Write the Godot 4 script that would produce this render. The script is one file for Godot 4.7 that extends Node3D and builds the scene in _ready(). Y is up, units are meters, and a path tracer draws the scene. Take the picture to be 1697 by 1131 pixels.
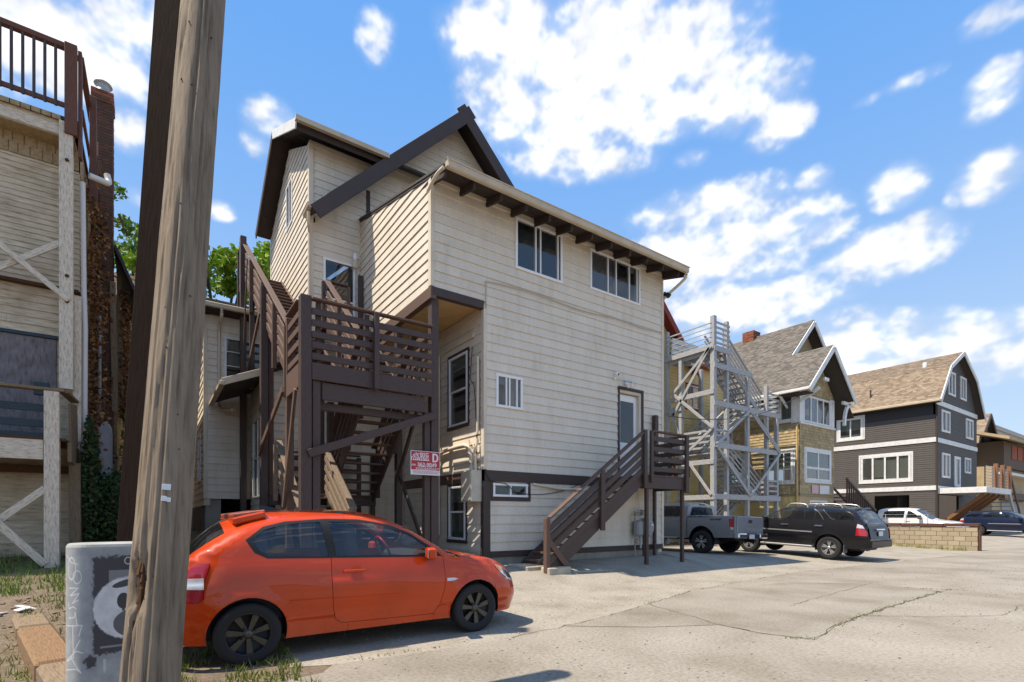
extends Node3D

const EYE := Vector3(0, 1.40, 0)
var M := {}
var T := {}
var WX := {}
var used := {}
var rng := RandomNumberGenerator.new()
var box_cache := {}

func _ready() -> void:
	rng.seed = 7
	set_camera()
	set_sky()
	set_sun()
	make_textures()
	make_materials()
	build_ground()
	build_beige_house()
	build_brown_staircase()
	build_entry_stairs()
	build_house_fittings()
	build_derelict_house()
	build_stair_tower()
	build_neighbours()
	build_block_wall()
	build_vehicles()
	build_foreground()
	build_plants()

# ---------------------------------------------------------------- camera, sky, sun
func set_camera() -> void:
	var c := Camera3D.new()
	c.name = "camera"
	add_child(c)
	c.projection = Camera3D.PROJECTION_FRUSTUM
	c.keep_aspect = Camera3D.KEEP_HEIGHT
	c.near = 0.1
	c.far = 600.0
	c.size = 0.1 * 1131.0 / 850.0
	c.frustum_offset = Vector2(0.0, 0.1 * 292.5 / 850.0)
	c.position = EYE
	c.look_at_from_position(EYE, EYE + Vector3(0.57435, 0, -0.81861), Vector3.UP)
	c.current = true

func set_sky() -> void:
	var w := 2560
	var h := 1280
	var hh := h / 2
	var blobs := PackedFloat32Array([-7.4,34.7,6.0,2.4,1.00, -1.6,37.7,2.7,1.7,0.90, -3.1,34.9,2.4,1.3,0.90, -1.9,31.3,1.5,1.3,0.80, -0.9,26.7,0.9,0.6,0.50, 9.9,35.0,2.0,1.2,0.75,
8.8,33.1,1.3,0.8,0.50, 5.4,27.5,1.0,0.6,0.80, 20.0,42.1,1.5,1.3,0.60, 21.3,42.9,0.9,0.8,0.40, 34.8,43.2,5.7,2.7,1.00, 34.3,39.8,4.0,2.7,0.90,
45.2,41.7,8.2,3.3,1.10, 52.8,40.3,6.5,2.7,1.05, 42.5,37.9,9.0,2.4,1.00, 50.3,38.0,8.9,2.3,1.00, 59.2,36.8,4.3,1.9,0.90, 62.5,34.3,2.3,1.4,0.90,
38.5,34.9,3.0,1.2,0.90, 44.2,34.3,5.2,1.2,0.85, 54.3,33.5,1.4,0.6,0.50, 64.6,29.7,1.0,0.4,0.40, 56.4,29.3,6.1,1.6,0.80, 63.0,27.1,4.0,1.6,0.80,
65.6,25.6,2.4,1.2,0.70, 55.2,25.8,6.2,2.2,1.00, 61.4,24.0,3.2,1.4,0.70, 59.2,20.5,6.9,1.8,0.95, 53.4,22.9,3.6,2.1,0.70, 65.3,29.6,1.3,0.8,0.75,
72.0,27.3,1.7,1.2,0.95, 78.0,25.9,1.8,1.3,0.90, 75.8,25.0,0.6,0.5,0.60, 71.2,22.6,3.8,1.6,0.95, 73.6,23.5,1.8,1.2,0.85, 78.4,31.6,1.5,1.1,0.85,
78.0,30.3,1.4,0.7,0.70, 72.9,33.9,1.8,0.4,0.35, 69.9,33.8,0.9,0.3,0.35, 78.7,35.4,2.0,0.7,0.70, 76.5,35.3,0.7,0.3,0.30, 69.4,15.4,5.8,1.9,0.85,
75.0,15.0,6.1,1.2,0.75, 78.7,12.4,4.0,1.4,0.75, 71.7,13.2,6.0,1.5,0.75, 66.0,18.0,4.0,1.0,0.6])
	var r := RandomNumberGenerator.new()
	r.seed = 21
	for i in 150:   # the rest of the sky goes on with clouds of the same kind
		var az := r.randf_range(86.0, 346.0)
		var el := r.randf_range(11.0, 62.0)
		var size := r.randf_range(0.8, 7.0)
		blobs.append_array([az, el, size / cos(deg_to_rad(el)), size * r.randf_range(0.25, 0.45), r.randf_range(0.6, 1.0)])
	for i in 14:
		blobs.append_array([r.randf_range(-180, 180), r.randf_range(62.0, 85.0), r.randf_range(6, 20), r.randf_range(1.0, 4.0), r.randf_range(0.6, 1.0)])
	var env := PackedFloat32Array()
	env.resize(w * hh)
	for i in blobs.size() / 5:
		var az := blobs[i * 5]
		var el := blobs[i * 5 + 1]
		var ra := blobs[i * 5 + 2] * 1.62
		var re := blobs[i * 5 + 3] * 1.62
		var wt := blobs[i * 5 + 4]
		var x0 := floori((az - ra) / 360.0 * w)
		var x1 := floori((az + ra) / 360.0 * w)
		var y0 := maxi(0, int((90.0 - el - re) / 180.0 * h))
		var y1 := mini(hh - 1, int((90.0 - el + re) / 180.0 * h))
		for y in range(y0, y1 + 1):
			var dy := (90.0 - (y + 0.5) / h * 180.0 - el) / re
			for x in range(x0, x1 + 1):
				var dx := ((x + 0.5) / w * 360.0 - az) / ra
				var f := 1.0 - dx * dx - dy * dy
				if f > 0.0:
					var k := y * w + posmod(x, w)
					env[k] = maxf(env[k], f * wt)
	var n1 := FastNoiseLite.new()
	n1.seed = 5
	n1.noise_type = FastNoiseLite.TYPE_SIMPLEX_SMOOTH
	n1.frequency = 16.0
	n1.fractal_octaves = 7
	n1.fractal_gain = 0.58
	var n2 := FastNoiseLite.new()
	n2.seed = 9
	n2.noise_type = FastNoiseLite.TYPE_SIMPLEX_SMOOTH
	n2.frequency = 6.0
	n2.fractal_octaves = 4
	var data := PackedFloat32Array()
	data.resize(w * h * 3)
	var i3 := 0
	for y in h:
		var el := PI / 2 - (y + 0.5) / h * PI
		var s := sin(el)
		var c := cos(el)
		var t := clampf(s / 0.75, 0.0, 1.0)
		var k := pow(1.0 - t, 1.75)
		var base := Color(0.095, 0.250, 0.555).lerp(Color(0.45, 0.55, 0.62), k)
		if y >= hh:
			base = Color(0.30, 0.28, 0.25)
		for x in w:
			var cr := base.r
			var cg := base.g
			var cb := base.b
			if y < hh:
				var e := env[y * w + x]
				var az := (x + 0.5) / w * TAU
				if e > 0.02:
					var p := Vector3(sin(az) * c, s * 1.5, -cos(az) * c)
					var nn := n1.get_noise_3dv(p)
					var d := pow(e, 0.8) * 1.25 + nn * 0.95 - 0.34
					var veil := 0.42 * smoothstep(0.0, 0.9, e + 0.35 * nn)
					if d > 0.0 or veil > 0.0:
						var a := clampf(d / 0.85, 0.0, 1.0)
						a = maxf(a * a * (3.0 - 2.0 * a), veil)
						var b := 0.575 + 0.13 * clampf(d, 0.0, 1.2) + 0.16 * n2.get_noise_3dv(p * 2.2)
						cr = lerpf(cr, b * 0.985, a * 0.97)
						cg = lerpf(cg, b * 1.0, a * 0.97)
						cb = lerpf(cb, b * 1.03, a * 0.97)
			data[i3] = cr
			data[i3 + 1] = cg
			data[i3 + 2] = cb
			i3 += 3
	var im := Image.create_from_data(w, h, false, Image.FORMAT_RGBF, data.to_byte_array())
	var pm := PanoramaSkyMaterial.new()
	pm.panorama = ImageTexture.create_from_image(im)
	var sky := Sky.new()
	sky.sky_material = pm
	var e2 := Environment.new()
	e2.background_mode = Environment.BG_SKY
	e2.sky = sky
	e2.background_energy_multiplier = 1.0
	e2.tonemap_mode = Environment.TONE_MAPPER_LINEAR
	e2.tonemap_exposure = 1.65
	e2.sdfgi_enabled = true
	e2.ssao_enabled = true
	e2.ssil_enabled = true
	var we := WorldEnvironment.new()
	we.name = "world_environment"
	we.environment = e2
	add_child(we)

func set_sun() -> void:
	var l := DirectionalLight3D.new()
	l.name = "sun"
	add_child(l)
	l.look_at_from_position(Vector3.ZERO, Vector3(0.5, -1.0, 0.155), Vector3.FORWARD)
	l.light_energy = 1.42
	l.light_color = Color(1.0, 0.945, 0.86)
	l.light_angular_distance = 0.5
	l.shadow_enabled = true

# ---------------------------------------------------------------- textures and materials
func noise_tex(seed_: int, freq: float, octaves: int, lo: Color, hi: Color, size := 512, kind := FastNoiseLite.TYPE_SIMPLEX_SMOOTH, mid := 0.5, gain := 0.55) -> NoiseTexture2D:
	var n := FastNoiseLite.new()
	n.seed = seed_
	n.noise_type = kind
	n.frequency = freq
	n.fractal_octaves = octaves
	n.fractal_gain = gain
	var t := NoiseTexture2D.new()
	t.width = size
	t.height = size
	t.seamless = true
	t.noise = n
	var g := Gradient.new()
	g.offsets = PackedFloat32Array([0.0, mid, 1.0])
	g.colors = PackedColorArray([lo.linear_to_srgb(), lo.lerp(hi, 0.6).linear_to_srgb(), hi.linear_to_srgb()])
	t.color_ramp = g
	return t

func make_textures() -> void:
	T.patch = noise_tex(1, 0.006, 5, Color(0.80, 0.79, 0.77), Color(1, 1, 1))
	T.fine = noise_tex(2, 0.06, 4, Color(0.84, 0.835, 0.83), Color(1, 1, 1))
	T.grain = noise_tex(3, 0.02, 5, Color(0.55, 0.53, 0.50), Color(1, 1, 1))
	T.speckle = noise_tex(4, 0.13, 4, Color(0.40, 0.385, 0.36), Color(1, 1, 1))
	T.bump = noise_tex(5, 0.05, 4, Color(0.02, 0.02, 0.02), Color(1, 1, 1))
	T.coarse = noise_tex(6, 0.010, 6, Color(0.62, 0.60, 0.56), Color(1.0, 1.0, 1.0))
	T.rot = noise_tex(8, 0.02, 6, Color(0.30, 0.26, 0.22), Color(1.0, 0.99, 0.97), 512, FastNoiseLite.TYPE_SIMPLEX_SMOOTH, 0.34)
	T.brick_tone = noise_tex(9, 0.008, 4, Color(0.7, 0.66, 0.62), Color(1, 1, 1))
	T.grit = noise_tex(14, 0.055, 5, Color(0.42, 0.40, 0.375), Color(1.0, 1.0, 1.0), 1024, FastNoiseLite.TYPE_SIMPLEX_SMOOTH, 0.5, 0.82)
	T.streak = noise_tex(15, 0.012, 5, Color(0.80, 0.78, 0.74), Color(1, 1, 1), 512, FastNoiseLite.TYPE_SIMPLEX_SMOOTH, 0.35)
	T.stain = noise_tex(11, 0.005, 7, Color(0.58, 0.55, 0.49), Color(1.0, 1.0, 1.0))

func mk(called: String, c: Color, rough: float, o := {}) -> StandardMaterial3D:
	var m := StandardMaterial3D.new()
	m.resource_name = called
	var s := c.linear_to_srgb()
	s.a = o.get("alpha", 1.0)
	m.albedo_color = s
	m.roughness = rough
	m.metallic = o.get("metal", 0.0)
	m.metallic_specular = o.get("spec", 0.5)
	if o.has("tex"):
		m.albedo_texture = T[o.tex]
		m.uv1_triplanar = true
		m.uv1_world_triplanar = o.get("world", false)
		m.uv1_scale = o.get("ts", Vector3.ONE)
	if o.has("bump"):
		m.heightmap_enabled = true
		m.heightmap_texture = T[o.bump]
		m.heightmap_scale = o.get("bs", 0.3)
		m.uv1_triplanar = true
		m.uv1_world_triplanar = o.get("world", false)
		m.uv1_scale = o.get("ts", Vector3.ONE)
	if o.has("det"):
		m.detail_enabled = true
		m.detail_albedo = T[o.det]
		m.detail_blend_mode = BaseMaterial3D.BLEND_MODE_MUL
		m.detail_uv_layer = BaseMaterial3D.DETAIL_UV_2
		m.uv2_triplanar = true
		m.uv2_world_triplanar = o.get("dworld", o.get("world", false))
		m.uv2_scale = o.get("ds", Vector3.ONE * 0.2)
	if o.has("coat"):
		m.clearcoat_enabled = true
		m.clearcoat = o.coat
		m.clearcoat_roughness = o.get("coatr", 0.04)
	if o.has("alpha"):
		m.transparency = BaseMaterial3D.TRANSPARENCY_ALPHA
	if o.get("vc", false):
		m.vertex_color_use_as_albedo = true
	if o.has("back"):
		m.backlight_enabled = true
		m.backlight = o.back
	M[called] = m
	return m

func make_materials() -> void:
	var along := Vector3(0.5, 5, 5)
	mk("asphalt", Color(0.405, 0.372, 0.32), 0.92, {"tex": "grit", "ts": Vector3(0.31, 0.31, 0.31), "world": true, "det": "stain", "ds": Vector3(0.13, 0.13, 0.13), "bump": "bump", "bs": 0.5})
	mk("pad", Color(0.44, 0.405, 0.345), 0.92, {"tex": "grit", "ts": Vector3(0.27, 0.27, 0.27), "world": true, "det": "coarse", "ds": Vector3(0.2, 0.2, 0.2), "bump": "bump", "bs": 0.7})
	mk("patch_asphalt", Color(0.39, 0.36, 0.31), 0.92, {"tex": "grit", "ts": Vector3(0.36, 0.36, 0.36), "world": true, "det": "stain", "ds": Vector3(0.17, 0.17, 0.17), "bump": "bump", "bs": 0.5})
	mk("soil", Color(0.22, 0.17, 0.12), 0.95, {"tex": "grain", "ts": Vector3(0.8, 0.8, 0.8), "world": true, "det": "coarse", "ds": Vector3(0.3, 0.3, 0.3), "bump": "bump", "bs": 1.5})
	mk("crack", Color(0.09, 0.075, 0.05), 0.95, {"tex": "grain", "ts": Vector3(2, 2, 2), "world": true})
	for i in 3:
		mk("beige" if i == 0 else "beige_%d" % i, Color(0.755, 0.68, 0.57) * [1.0, 0.965, 1.03][i], 0.6, {"tex": "fine", "ts": Vector3(0.4, 0.4, 0.4), "world": true, "det": "streak", "ds": Vector3(0.35, 0.10, 0.35)})
	mk("beige_trim", Color(0.68, 0.60, 0.48), 0.6, {"tex": "patch", "ts": Vector3(0.3, 0.3, 0.3), "world": true})
	mk("beige_wall", Color(0.55, 0.48, 0.38), 0.8)
	mk("gutter", Color(0.55, 0.46, 0.33), 0.5, {"tex": "patch", "ts": Vector3(0.5, 0.5, 0.5), "world": true})
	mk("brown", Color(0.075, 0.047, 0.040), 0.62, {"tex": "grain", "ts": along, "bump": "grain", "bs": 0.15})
	mk("brown_worn_sunlit", Color(0.135, 0.080, 0.060), 0.7, {"tex": "grain", "ts": along, "bump": "grain", "bs": 0.2})  # paler brown of worn boards, with sunlight painted in on left-facing ones
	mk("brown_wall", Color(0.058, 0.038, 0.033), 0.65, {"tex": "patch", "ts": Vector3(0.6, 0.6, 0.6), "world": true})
	mk("tread_worn_sunlit", Color(0.24, 0.18, 0.13), 0.8, {"tex": "rot", "ts": Vector3(0.6, 3, 3), "bump": "grain", "bs": 0.2})  # worn treads; on the flight rails sunlight is painted into the colour
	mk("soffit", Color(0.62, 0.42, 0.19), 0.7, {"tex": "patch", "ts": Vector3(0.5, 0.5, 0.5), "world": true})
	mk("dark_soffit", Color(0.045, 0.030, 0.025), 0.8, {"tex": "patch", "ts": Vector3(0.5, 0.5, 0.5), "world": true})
	mk("white_trim", Color(0.74, 0.74, 0.73), 0.45, {"tex": "patch", "ts": Vector3(0.7, 0.7, 0.7), "world": true})
	mk("vinyl", Color(0.78, 0.78, 0.78), 0.35)
	mk("glass", Color(0.020, 0.026, 0.032), 0.03, {"alpha": 0.30, "spec": 0.62})
	mk("screen", Color(0.045, 0.047, 0.05), 0.7)
	mk("curtain_grey", Color(0.30, 0.27, 0.26), 0.9, {"tex": "grain", "ts": Vector3(6, 0.2, 6), "world": true})
	mk("curtain_pale", Color(0.52, 0.53, 0.55), 0.9, {"tex": "grain", "ts": Vector3(5, 0.2, 5), "world": true})
	mk("curtain_green", Color(0.30, 0.38, 0.34), 0.9, {"tex": "grain", "ts": Vector3(5, 0.2, 5), "world": true})
	mk("blind", Color(0.42, 0.44, 0.36), 0.8)
	mk("room", Color(0.05, 0.045, 0.04), 0.9)
	mk("concrete", Color(0.36, 0.335, 0.29), 0.9, {"tex": "fine", "ts": Vector3(1, 1, 1), "world": true, "det": "coarse", "ds": Vector3(0.4, 0.4, 0.4), "bump": "bump", "bs": 0.5})
	mk("pale_concrete", Color(0.52, 0.47, 0.38), 0.9, {"tex": "fine", "ts": Vector3(1, 1, 1), "world": true, "det": "coarse", "ds": Vector3(0.4, 0.4, 0.4), "bump": "bump", "bs": 0.5})
	mk("galv", Color(0.40, 0.41, 0.42), 0.45, {"metal": 0.35, "tex": "patch", "ts": Vector3(2, 2, 2), "world": true})
	mk("meter_grey", Color(0.30, 0.31, 0.32), 0.5, {"tex": "patch", "ts": Vector3(3, 3, 3), "world": true})
	mk("box_beige", Color(0.52, 0.48, 0.40), 0.5, {"tex": "patch", "ts": Vector3(1, 1, 1), "world": true})
	mk("black", Color(0.012, 0.012, 0.013), 0.5)
	mk("wire", Color(0.015, 0.014, 0.014), 0.6)
	mk("sign_red", Color(0.46, 0.016, 0.03), 0.35, {"tex": "patch", "ts": Vector3(2, 2, 2)})
	mk("sign_white", Color(0.72, 0.70, 0.70), 0.4)
	mk("pole_wood", Color(0.30, 0.24, 0.18), 0.9, {"tex": "rot", "ts": Vector3(4, 0.22, 4), "bump": "grain", "bs": 1.1, "det": "coarse", "ds": Vector3(0.9, 0.25, 0.9)})
	mk("rotten", Color(0.10, 0.05, 0.02), 0.95, {"tex": "rot", "ts": Vector3(6, 0.8, 6), "bump": "grain", "bs": 2.0})
	mk("tarred", Color(0.030, 0.020, 0.016), 0.85, {"spec": 0.15, "tex": "grain", "ts": Vector3(0.3, 6, 6), "bump": "grain", "bs": 0.6})
	mk("old_white", Color(0.78, 0.69, 0.56), 0.8, {"tex": "rot", "ts": Vector3(0.6, 2.5, 2.5), "bump": "grain", "bs": 0.3})
	mk("old_siding", Color(0.78, 0.67, 0.50), 0.8, {"tex": "rot", "ts": Vector3(0.25, 1.2, 0.25), "world": true, "det": "coarse", "ds": Vector3(0.3, 0.3, 0.3)})
	mk("old_shingle", Color(0.42, 0.31, 0.17), 0.85, {"tex": "grain", "ts": Vector3(1, 1, 1), "world": true})
	mk("plywood", Color(0.26, 0.235, 0.25), 0.85, {"tex": "rot", "ts": Vector3(1.5, 0.35, 1.5), "world": true, "det": "coarse", "ds": Vector3(0.6, 0.6, 0.6)})
	mk("teal", Color(0.020, 0.045, 0.06), 0.6, {"tex": "grain", "ts": along})
	mk("redwood", Color(0.155, 0.058, 0.030), 0.7, {"tex": "grain", "ts": along, "bump": "grain", "bs": 0.2})
	mk("baluster", Color(0.062, 0.042, 0.040), 0.6, {"tex": "grain", "ts": along})
	mk("brick", Color(0.17, 0.075, 0.045), 0.9, {"tex": "fine", "ts": Vector3(2, 2, 2), "world": true, "det": "coarse", "ds": Vector3(1.2, 1.2, 1.2)})
	mk("brick_dark", Color(0.10, 0.055, 0.038), 0.9, {"tex": "fine", "ts": Vector3(2, 2, 2), "world": true})
	mk("brick_red", Color(0.33, 0.10, 0.055), 0.9, {"tex": "fine", "ts": Vector3(2, 2, 2), "world": true})
	mk("mortar", Color(0.16, 0.12, 0.09), 0.95, {"tex": "fine", "ts": Vector3(2, 2, 2), "world": true})
	mk("pvc", Color(0.62, 0.61, 0.59), 0.45)
	mk("tank", Color(0.30, 0.31, 0.34), 0.5, {"tex": "patch", "ts": Vector3(1, 1, 1), "world": true})
	mk("tower_grey", Color(0.43, 0.44, 0.46), 0.55, {"tex": "grain", "ts": Vector3(0.4, 3, 3)})
	mk("tower_sheet", Color(0.62, 0.61, 0.57), 0.7, {"tex": "patch", "ts": Vector3(1, 1, 1), "world": true})
	mk("tan_shingle", Color(1, 1, 1), 0.85, {"vc": true})
	mk("tan_back", Color(0.30, 0.24, 0.14), 0.9)
	mk("roof", Color(1, 1, 1), 0.9, {"vc": true, "tex": "speckle", "ts": Vector3(3, 3, 3), "world": true})
	mk("roof_dark", Color(0.06, 0.055, 0.05), 0.9)
	mk("charcoal", Color(0.085, 0.074, 0.066), 0.65, {"tex": "patch", "ts": Vector3(0.5, 2, 0.5), "world": true})
	mk("charcoal_band", Color(0.024, 0.023, 0.025), 0.65)
	mk("yellow", Color(0.72, 0.55, 0.24), 0.7, {"tex": "patch", "ts": Vector3(0.4, 0.4, 0.4), "world": true})
	mk("far_stucco", Color(0.48, 0.36, 0.21), 0.8, {"tex": "patch", "ts": Vector3(0.3, 0.3, 0.3), "world": true})
	mk("far_brown", Color(0.11, 0.08, 0.055), 0.8)
	mk("far_white", Color(0.55, 0.52, 0.46), 0.8, {"tex": "coarse", "ts": Vector3(0.5, 0.5, 0.5), "world": true})
	mk("roof_red", Color(0.22, 0.030, 0.018), 0.7)
	mk("cedar", Color(0.30, 0.13, 0.05), 0.6, {"tex": "grain", "ts": along})
	mk("block", Color(1, 1, 1), 0.9, {"tex": "fine", "ts": Vector3(1, 1, 1), "world": true, "bump": "bump", "bs": 0.5, "vc": true})
	mk("rust_cap", Color(0.13, 0.055, 0.035), 0.9, {"tex": "rot", "ts": Vector3(1.5, 1.5, 1.5), "world": true, "bump": "grain", "bs": 1.0})
	mk("rubber", Color(0.016, 0.016, 0.017), 0.85, {"tex": "fine", "ts": Vector3(3, 3, 3)})
	mk("orange", Color(0.55, 0.050, 0.004), 0.38, {"metal": 0.0, "spec": 0.2, "coat": 0.85, "coatr": 0.02, "tex": "patch", "ts": Vector3(0.4, 0.4, 0.4)})
	mk("orange_faded", Color(0.42, 0.10, 0.06), 0.5, {"coat": 0.3, "coatr": 0.3, "tex": "rot", "ts": Vector3(1.2, 1.2, 1.2)})
	mk("silver_paint", Color(0.26, 0.262, 0.285), 0.34, {"metal": 0.3, "coat": 0.6})
	mk("tonneau", Color(0.62, 0.62, 0.63), 0.35)
	mk("black_paint", Color(0.013, 0.013, 0.016), 0.35, {"coat": 0.45, "spec": 0.2})
	mk("white_paint", Color(0.74, 0.74, 0.75), 0.3, {"coat": 1.0})
	mk("blue_paint", Color(0.012, 0.018, 0.045), 0.35, {"coat": 0.5, "spec": 0.2})
	mk("car_glass", Color(0.016, 0.020, 0.026), 0.015, {"alpha": 0.38, "spec": 0.75})
	mk("dark_glass", Color(0.010, 0.011, 0.013), 0.02, {"alpha": 0.78, "spec": 0.65})
	mk("plastic", Color(0.022, 0.022, 0.024), 0.55)
	mk("grey_plastic", Color(0.10, 0.10, 0.105), 0.5)
	mk("interior", Color(0.045, 0.046, 0.055), 0.85)
	mk("seat", Color(0.06, 0.065, 0.085), 0.9)
	mk("tail_red", Color(0.36, 0.010, 0.018), 0.12, {"coat": 1.0})
	mk("lamp_clear", Color(0.62, 0.60, 0.60), 0.1, {"coat": 1.0, "metal": 0.3})
	mk("amber", Color(0.75, 0.23, 0.02), 0.15, {"coat": 1.0})
	mk("chrome", Color(0.72, 0.72, 0.72), 0.12, {"metal": 1.0})
	mk("alloy", Color(0.52, 0.51, 0.50), 0.35, {"metal": 0.7})
	mk("dark_alloy", Color(0.055, 0.050, 0.046), 0.3, {"metal": 0.5, "coat": 0.6})
	mk("bronze_alloy", Color(0.13, 0.11, 0.095), 0.3, {"metal": 0.6, "coat": 0.6})
	mk("grey_trim", Color(0.022, 0.023, 0.025), 0.6, {"spec": 0.3})
	mk("plate", Color(0.62, 0.63, 0.66), 0.4)
	mk("ink", Color(0.02, 0.02, 0.03), 0.6)
	mk("leaf", Color(1, 1, 1), 0.75, {"vc": true, "back": Color(0.5, 0.6, 0.25)})
	mk("dead_leaf", Color(1, 1, 1), 0.85, {"vc": true})
	mk("bark", Color(0.10, 0.075, 0.055), 0.95, {"tex": "grain", "ts": Vector3(3, 0.5, 3)})
	mk("box_concrete", Color(0.40, 0.415, 0.41), 0.75, {"tex": "patch", "ts": Vector3(1.2, 1.2, 1.2), "det": "coarse", "ds": Vector3(0.8, 0.8, 0.8)})
	var gm := mk("graffiti", Color(1, 1, 1), 0.7)
	gm.albedo_texture = paint_graffiti()
	mk("paper", Color(0.70, 0.69, 0.68), 0.85)
	mk("pale_blue_paper", Color(0.50, 0.58, 0.68), 0.85)
	mk("pink_paper", Color(0.62, 0.42, 0.42), 0.85)
	mk("timber", Color(0.26, 0.195, 0.125), 0.9, {"tex": "rot", "ts": Vector3(0.5, 4, 4), "bump": "grain", "bs": 1.2})
	mk("split_timber", Color(0.27, 0.165, 0.085), 0.9, {"tex": "rot", "ts": Vector3(0.5, 6, 6), "bump": "grain", "bs": 1.5})

# ---------------------------------------------------------------- nodes
func numbered(n: String) -> String:
	if not used.has(n):
		used[n] = 0
		return n
	used[n] += 1
	return "%s_%03d" % [n, used[n]]

func obj(parent: Node3D, called: String, mesh: Mesh, mat: Material, xf := Transform3D.IDENTITY) -> MeshInstance3D:
	var o := MeshInstance3D.new()
	o.mesh = mesh
	o.material_override = mat
	var top: bool = parent == self
	o.name = numbered(called) if top else called
	parent.add_child(o, true)
	WX[o] = xf
	o.transform = xf if top else (WX[parent] as Transform3D).affine_inverse() * xf
	return o

func thing(called: String, label: String, category: String, at := Vector3.ZERO, group := "") -> Node3D:
	var o := Node3D.new()
	o.name = numbered(called)
	add_child(o)
	o.position = at
	WX[o] = Transform3D(Basis.IDENTITY, at)
	tag(o, label, category, group)
	return o

func tag(o: Node, label: String, category: String, group := "") -> void:
	o.set_meta("label", label)
	o.set_meta("category", category)
	if group:
		o.set_meta("group", group)

func structure(o: Node) -> Node:
	o.set_meta("kind", "structure")
	return o

func stuff(o: Node) -> Node:
	o.set_meta("kind", "stuff")
	return o

# ---------------------------------------------------------------- meshes
func new_st() -> SurfaceTool:
	var st := SurfaceTool.new()
	st.begin(Mesh.PRIMITIVE_TRIANGLES)
	return st

func tri(st: SurfaceTool, a: Vector3, b: Vector3, c: Vector3, n := Vector3.ZERO) -> void:
	# given counter-clockwise seen from outside
	var nn := n
	if nn == Vector3.ZERO:
		nn = (b - a).cross(c - a)
		if nn.length_squared() < 1e-14:
			return
		nn = nn.normalized()
	for p: Vector3 in [a, c, b]:
		st.set_normal(nn)
		st.add_vertex(p)

func quad(st: SurfaceTool, a: Vector3, b: Vector3, c: Vector3, d: Vector3) -> void:
	tri(st, a, b, c)
	tri(st, a, c, d)

func bbox(st: SurfaceTool, c: Vector3, s: Vector3, b := Basis.IDENTITY, bevel := 0.006) -> void:
	# a box with chamfered edges
	var h := s * 0.5
	var e := minf(bevel, minf(h.x, minf(h.y, h.z)) * 0.45)
	var P := func(x: float, y: float, z: float) -> Vector3: return c + b * Vector3(x, y, z)
	for ax in 3:
		for sg: float in [-1.0, 1.0]:
			var u := (ax + 1) % 3
			var v := (ax + 2) % 3
			var q := []
			for k: Array in [[-1, -1], [1, -1], [1, 1], [-1, 1]]:
				var p := Vector3.ZERO
				p[ax] = sg * h[ax]
				p[u] = k[0] * (h[u] - e) * sg
				p[v] = k[1] * (h[v] - e)
				q.append(c + b * p)
			quad(st, q[0], q[1], q[2], q[3])
	if e < 0.0005:
		return
	for ax in 3:
		var u := (ax + 1) % 3
		var v := (ax + 2) % 3
		for su: float in [-1.0, 1.0]:
			for sv: float in [-1.0, 1.0]:
				var q := []
				for k: Array in [[-1, 0], [1, 0], [1, 1], [-1, 1]]:
					var p := Vector3.ZERO
					p[ax] = k[0] * (h[ax] - e)
					p[u] = su * (h[u] - (e if k[1] == 1 else 0.0))
					p[v] = sv * (h[v] - (0.0 if k[1] == 1 else e))
					q.append(c + b * p)
				var out := Vector3.ZERO
				out[u] = su
				out[v] = sv
				if ((q[1] as Vector3) - q[0]).cross(q[2] - q[0]).dot(b * out) > 0:
					quad(st, q[0], q[1], q[2], q[3])
				else:
					quad(st, q[3], q[2], q[1], q[0])
	for sx: float in [-1.0, 1.0]:
		for sy: float in [-1.0, 1.0]:
			for sz: float in [-1.0, 1.0]:
				var p0: Vector3 = P.call(sx * h.x, sy * (h.y - e), sz * (h.z - e))
				var p1: Vector3 = P.call(sx * (h.x - e), sy * h.y, sz * (h.z - e))
				var p2: Vector3 = P.call(sx * (h.x - e), sy * (h.y - e), sz * h.z)
				if sx * sy * sz > 0:
					tri(st, p0, p1, p2)
				else:
					tri(st, p0, p2, p1)

func box_mesh(s: Vector3, bevel := 0.006) -> ArrayMesh:
	var key := "%.3f %.3f %.3f %.4f" % [s.x, s.y, s.z, bevel]
	if not box_cache.has(key):
		var st := new_st()
		bbox(st, Vector3.ZERO, s, Basis.IDENTITY, bevel)
		box_cache[key] = st.commit()
	return box_cache[key]

func bx(parent: Node3D, called: String, c: Vector3, s: Vector3, mat: String, b := Basis.IDENTITY, bevel := 0.006) -> MeshInstance3D:
	return obj(parent, called, box_mesh(s, bevel), M[mat], Transform3D(b, c))

func span(parent: Node3D, called: String, lo: Vector3, hi: Vector3, mat: String, bevel := 0.006) -> MeshInstance3D:
	return bx(parent, called, (lo + hi) * 0.5, (hi - lo).abs(), mat, Basis.IDENTITY, bevel)

func beam_basis(a: Vector3, b: Vector3, up := Vector3.UP) -> Basis:
	var x := (b - a).normalized()
	var z := x.cross(up)
	if z.length() < 0.01:
		z = x.cross(Vector3.FORWARD)
	z = z.normalized()
	return Basis(x, z.cross(x), z)

func beam(parent: Node3D, called: String, a: Vector3, b: Vector3, w: float, h: float, mat: String, up := Vector3.UP, bevel := 0.006) -> MeshInstance3D:
	return obj(parent, called, box_mesh(Vector3(a.distance_to(b), h, w), bevel), M[mat], Transform3D(beam_basis(a, b, up), (a + b) * 0.5))

func st_beam(st: SurfaceTool, a: Vector3, b: Vector3, w: float, h: float, up := Vector3.UP, bevel := 0.004) -> void:
	bbox(st, (a + b) * 0.5, Vector3(a.distance_to(b), h, w), beam_basis(a, b, up), bevel)

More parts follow.
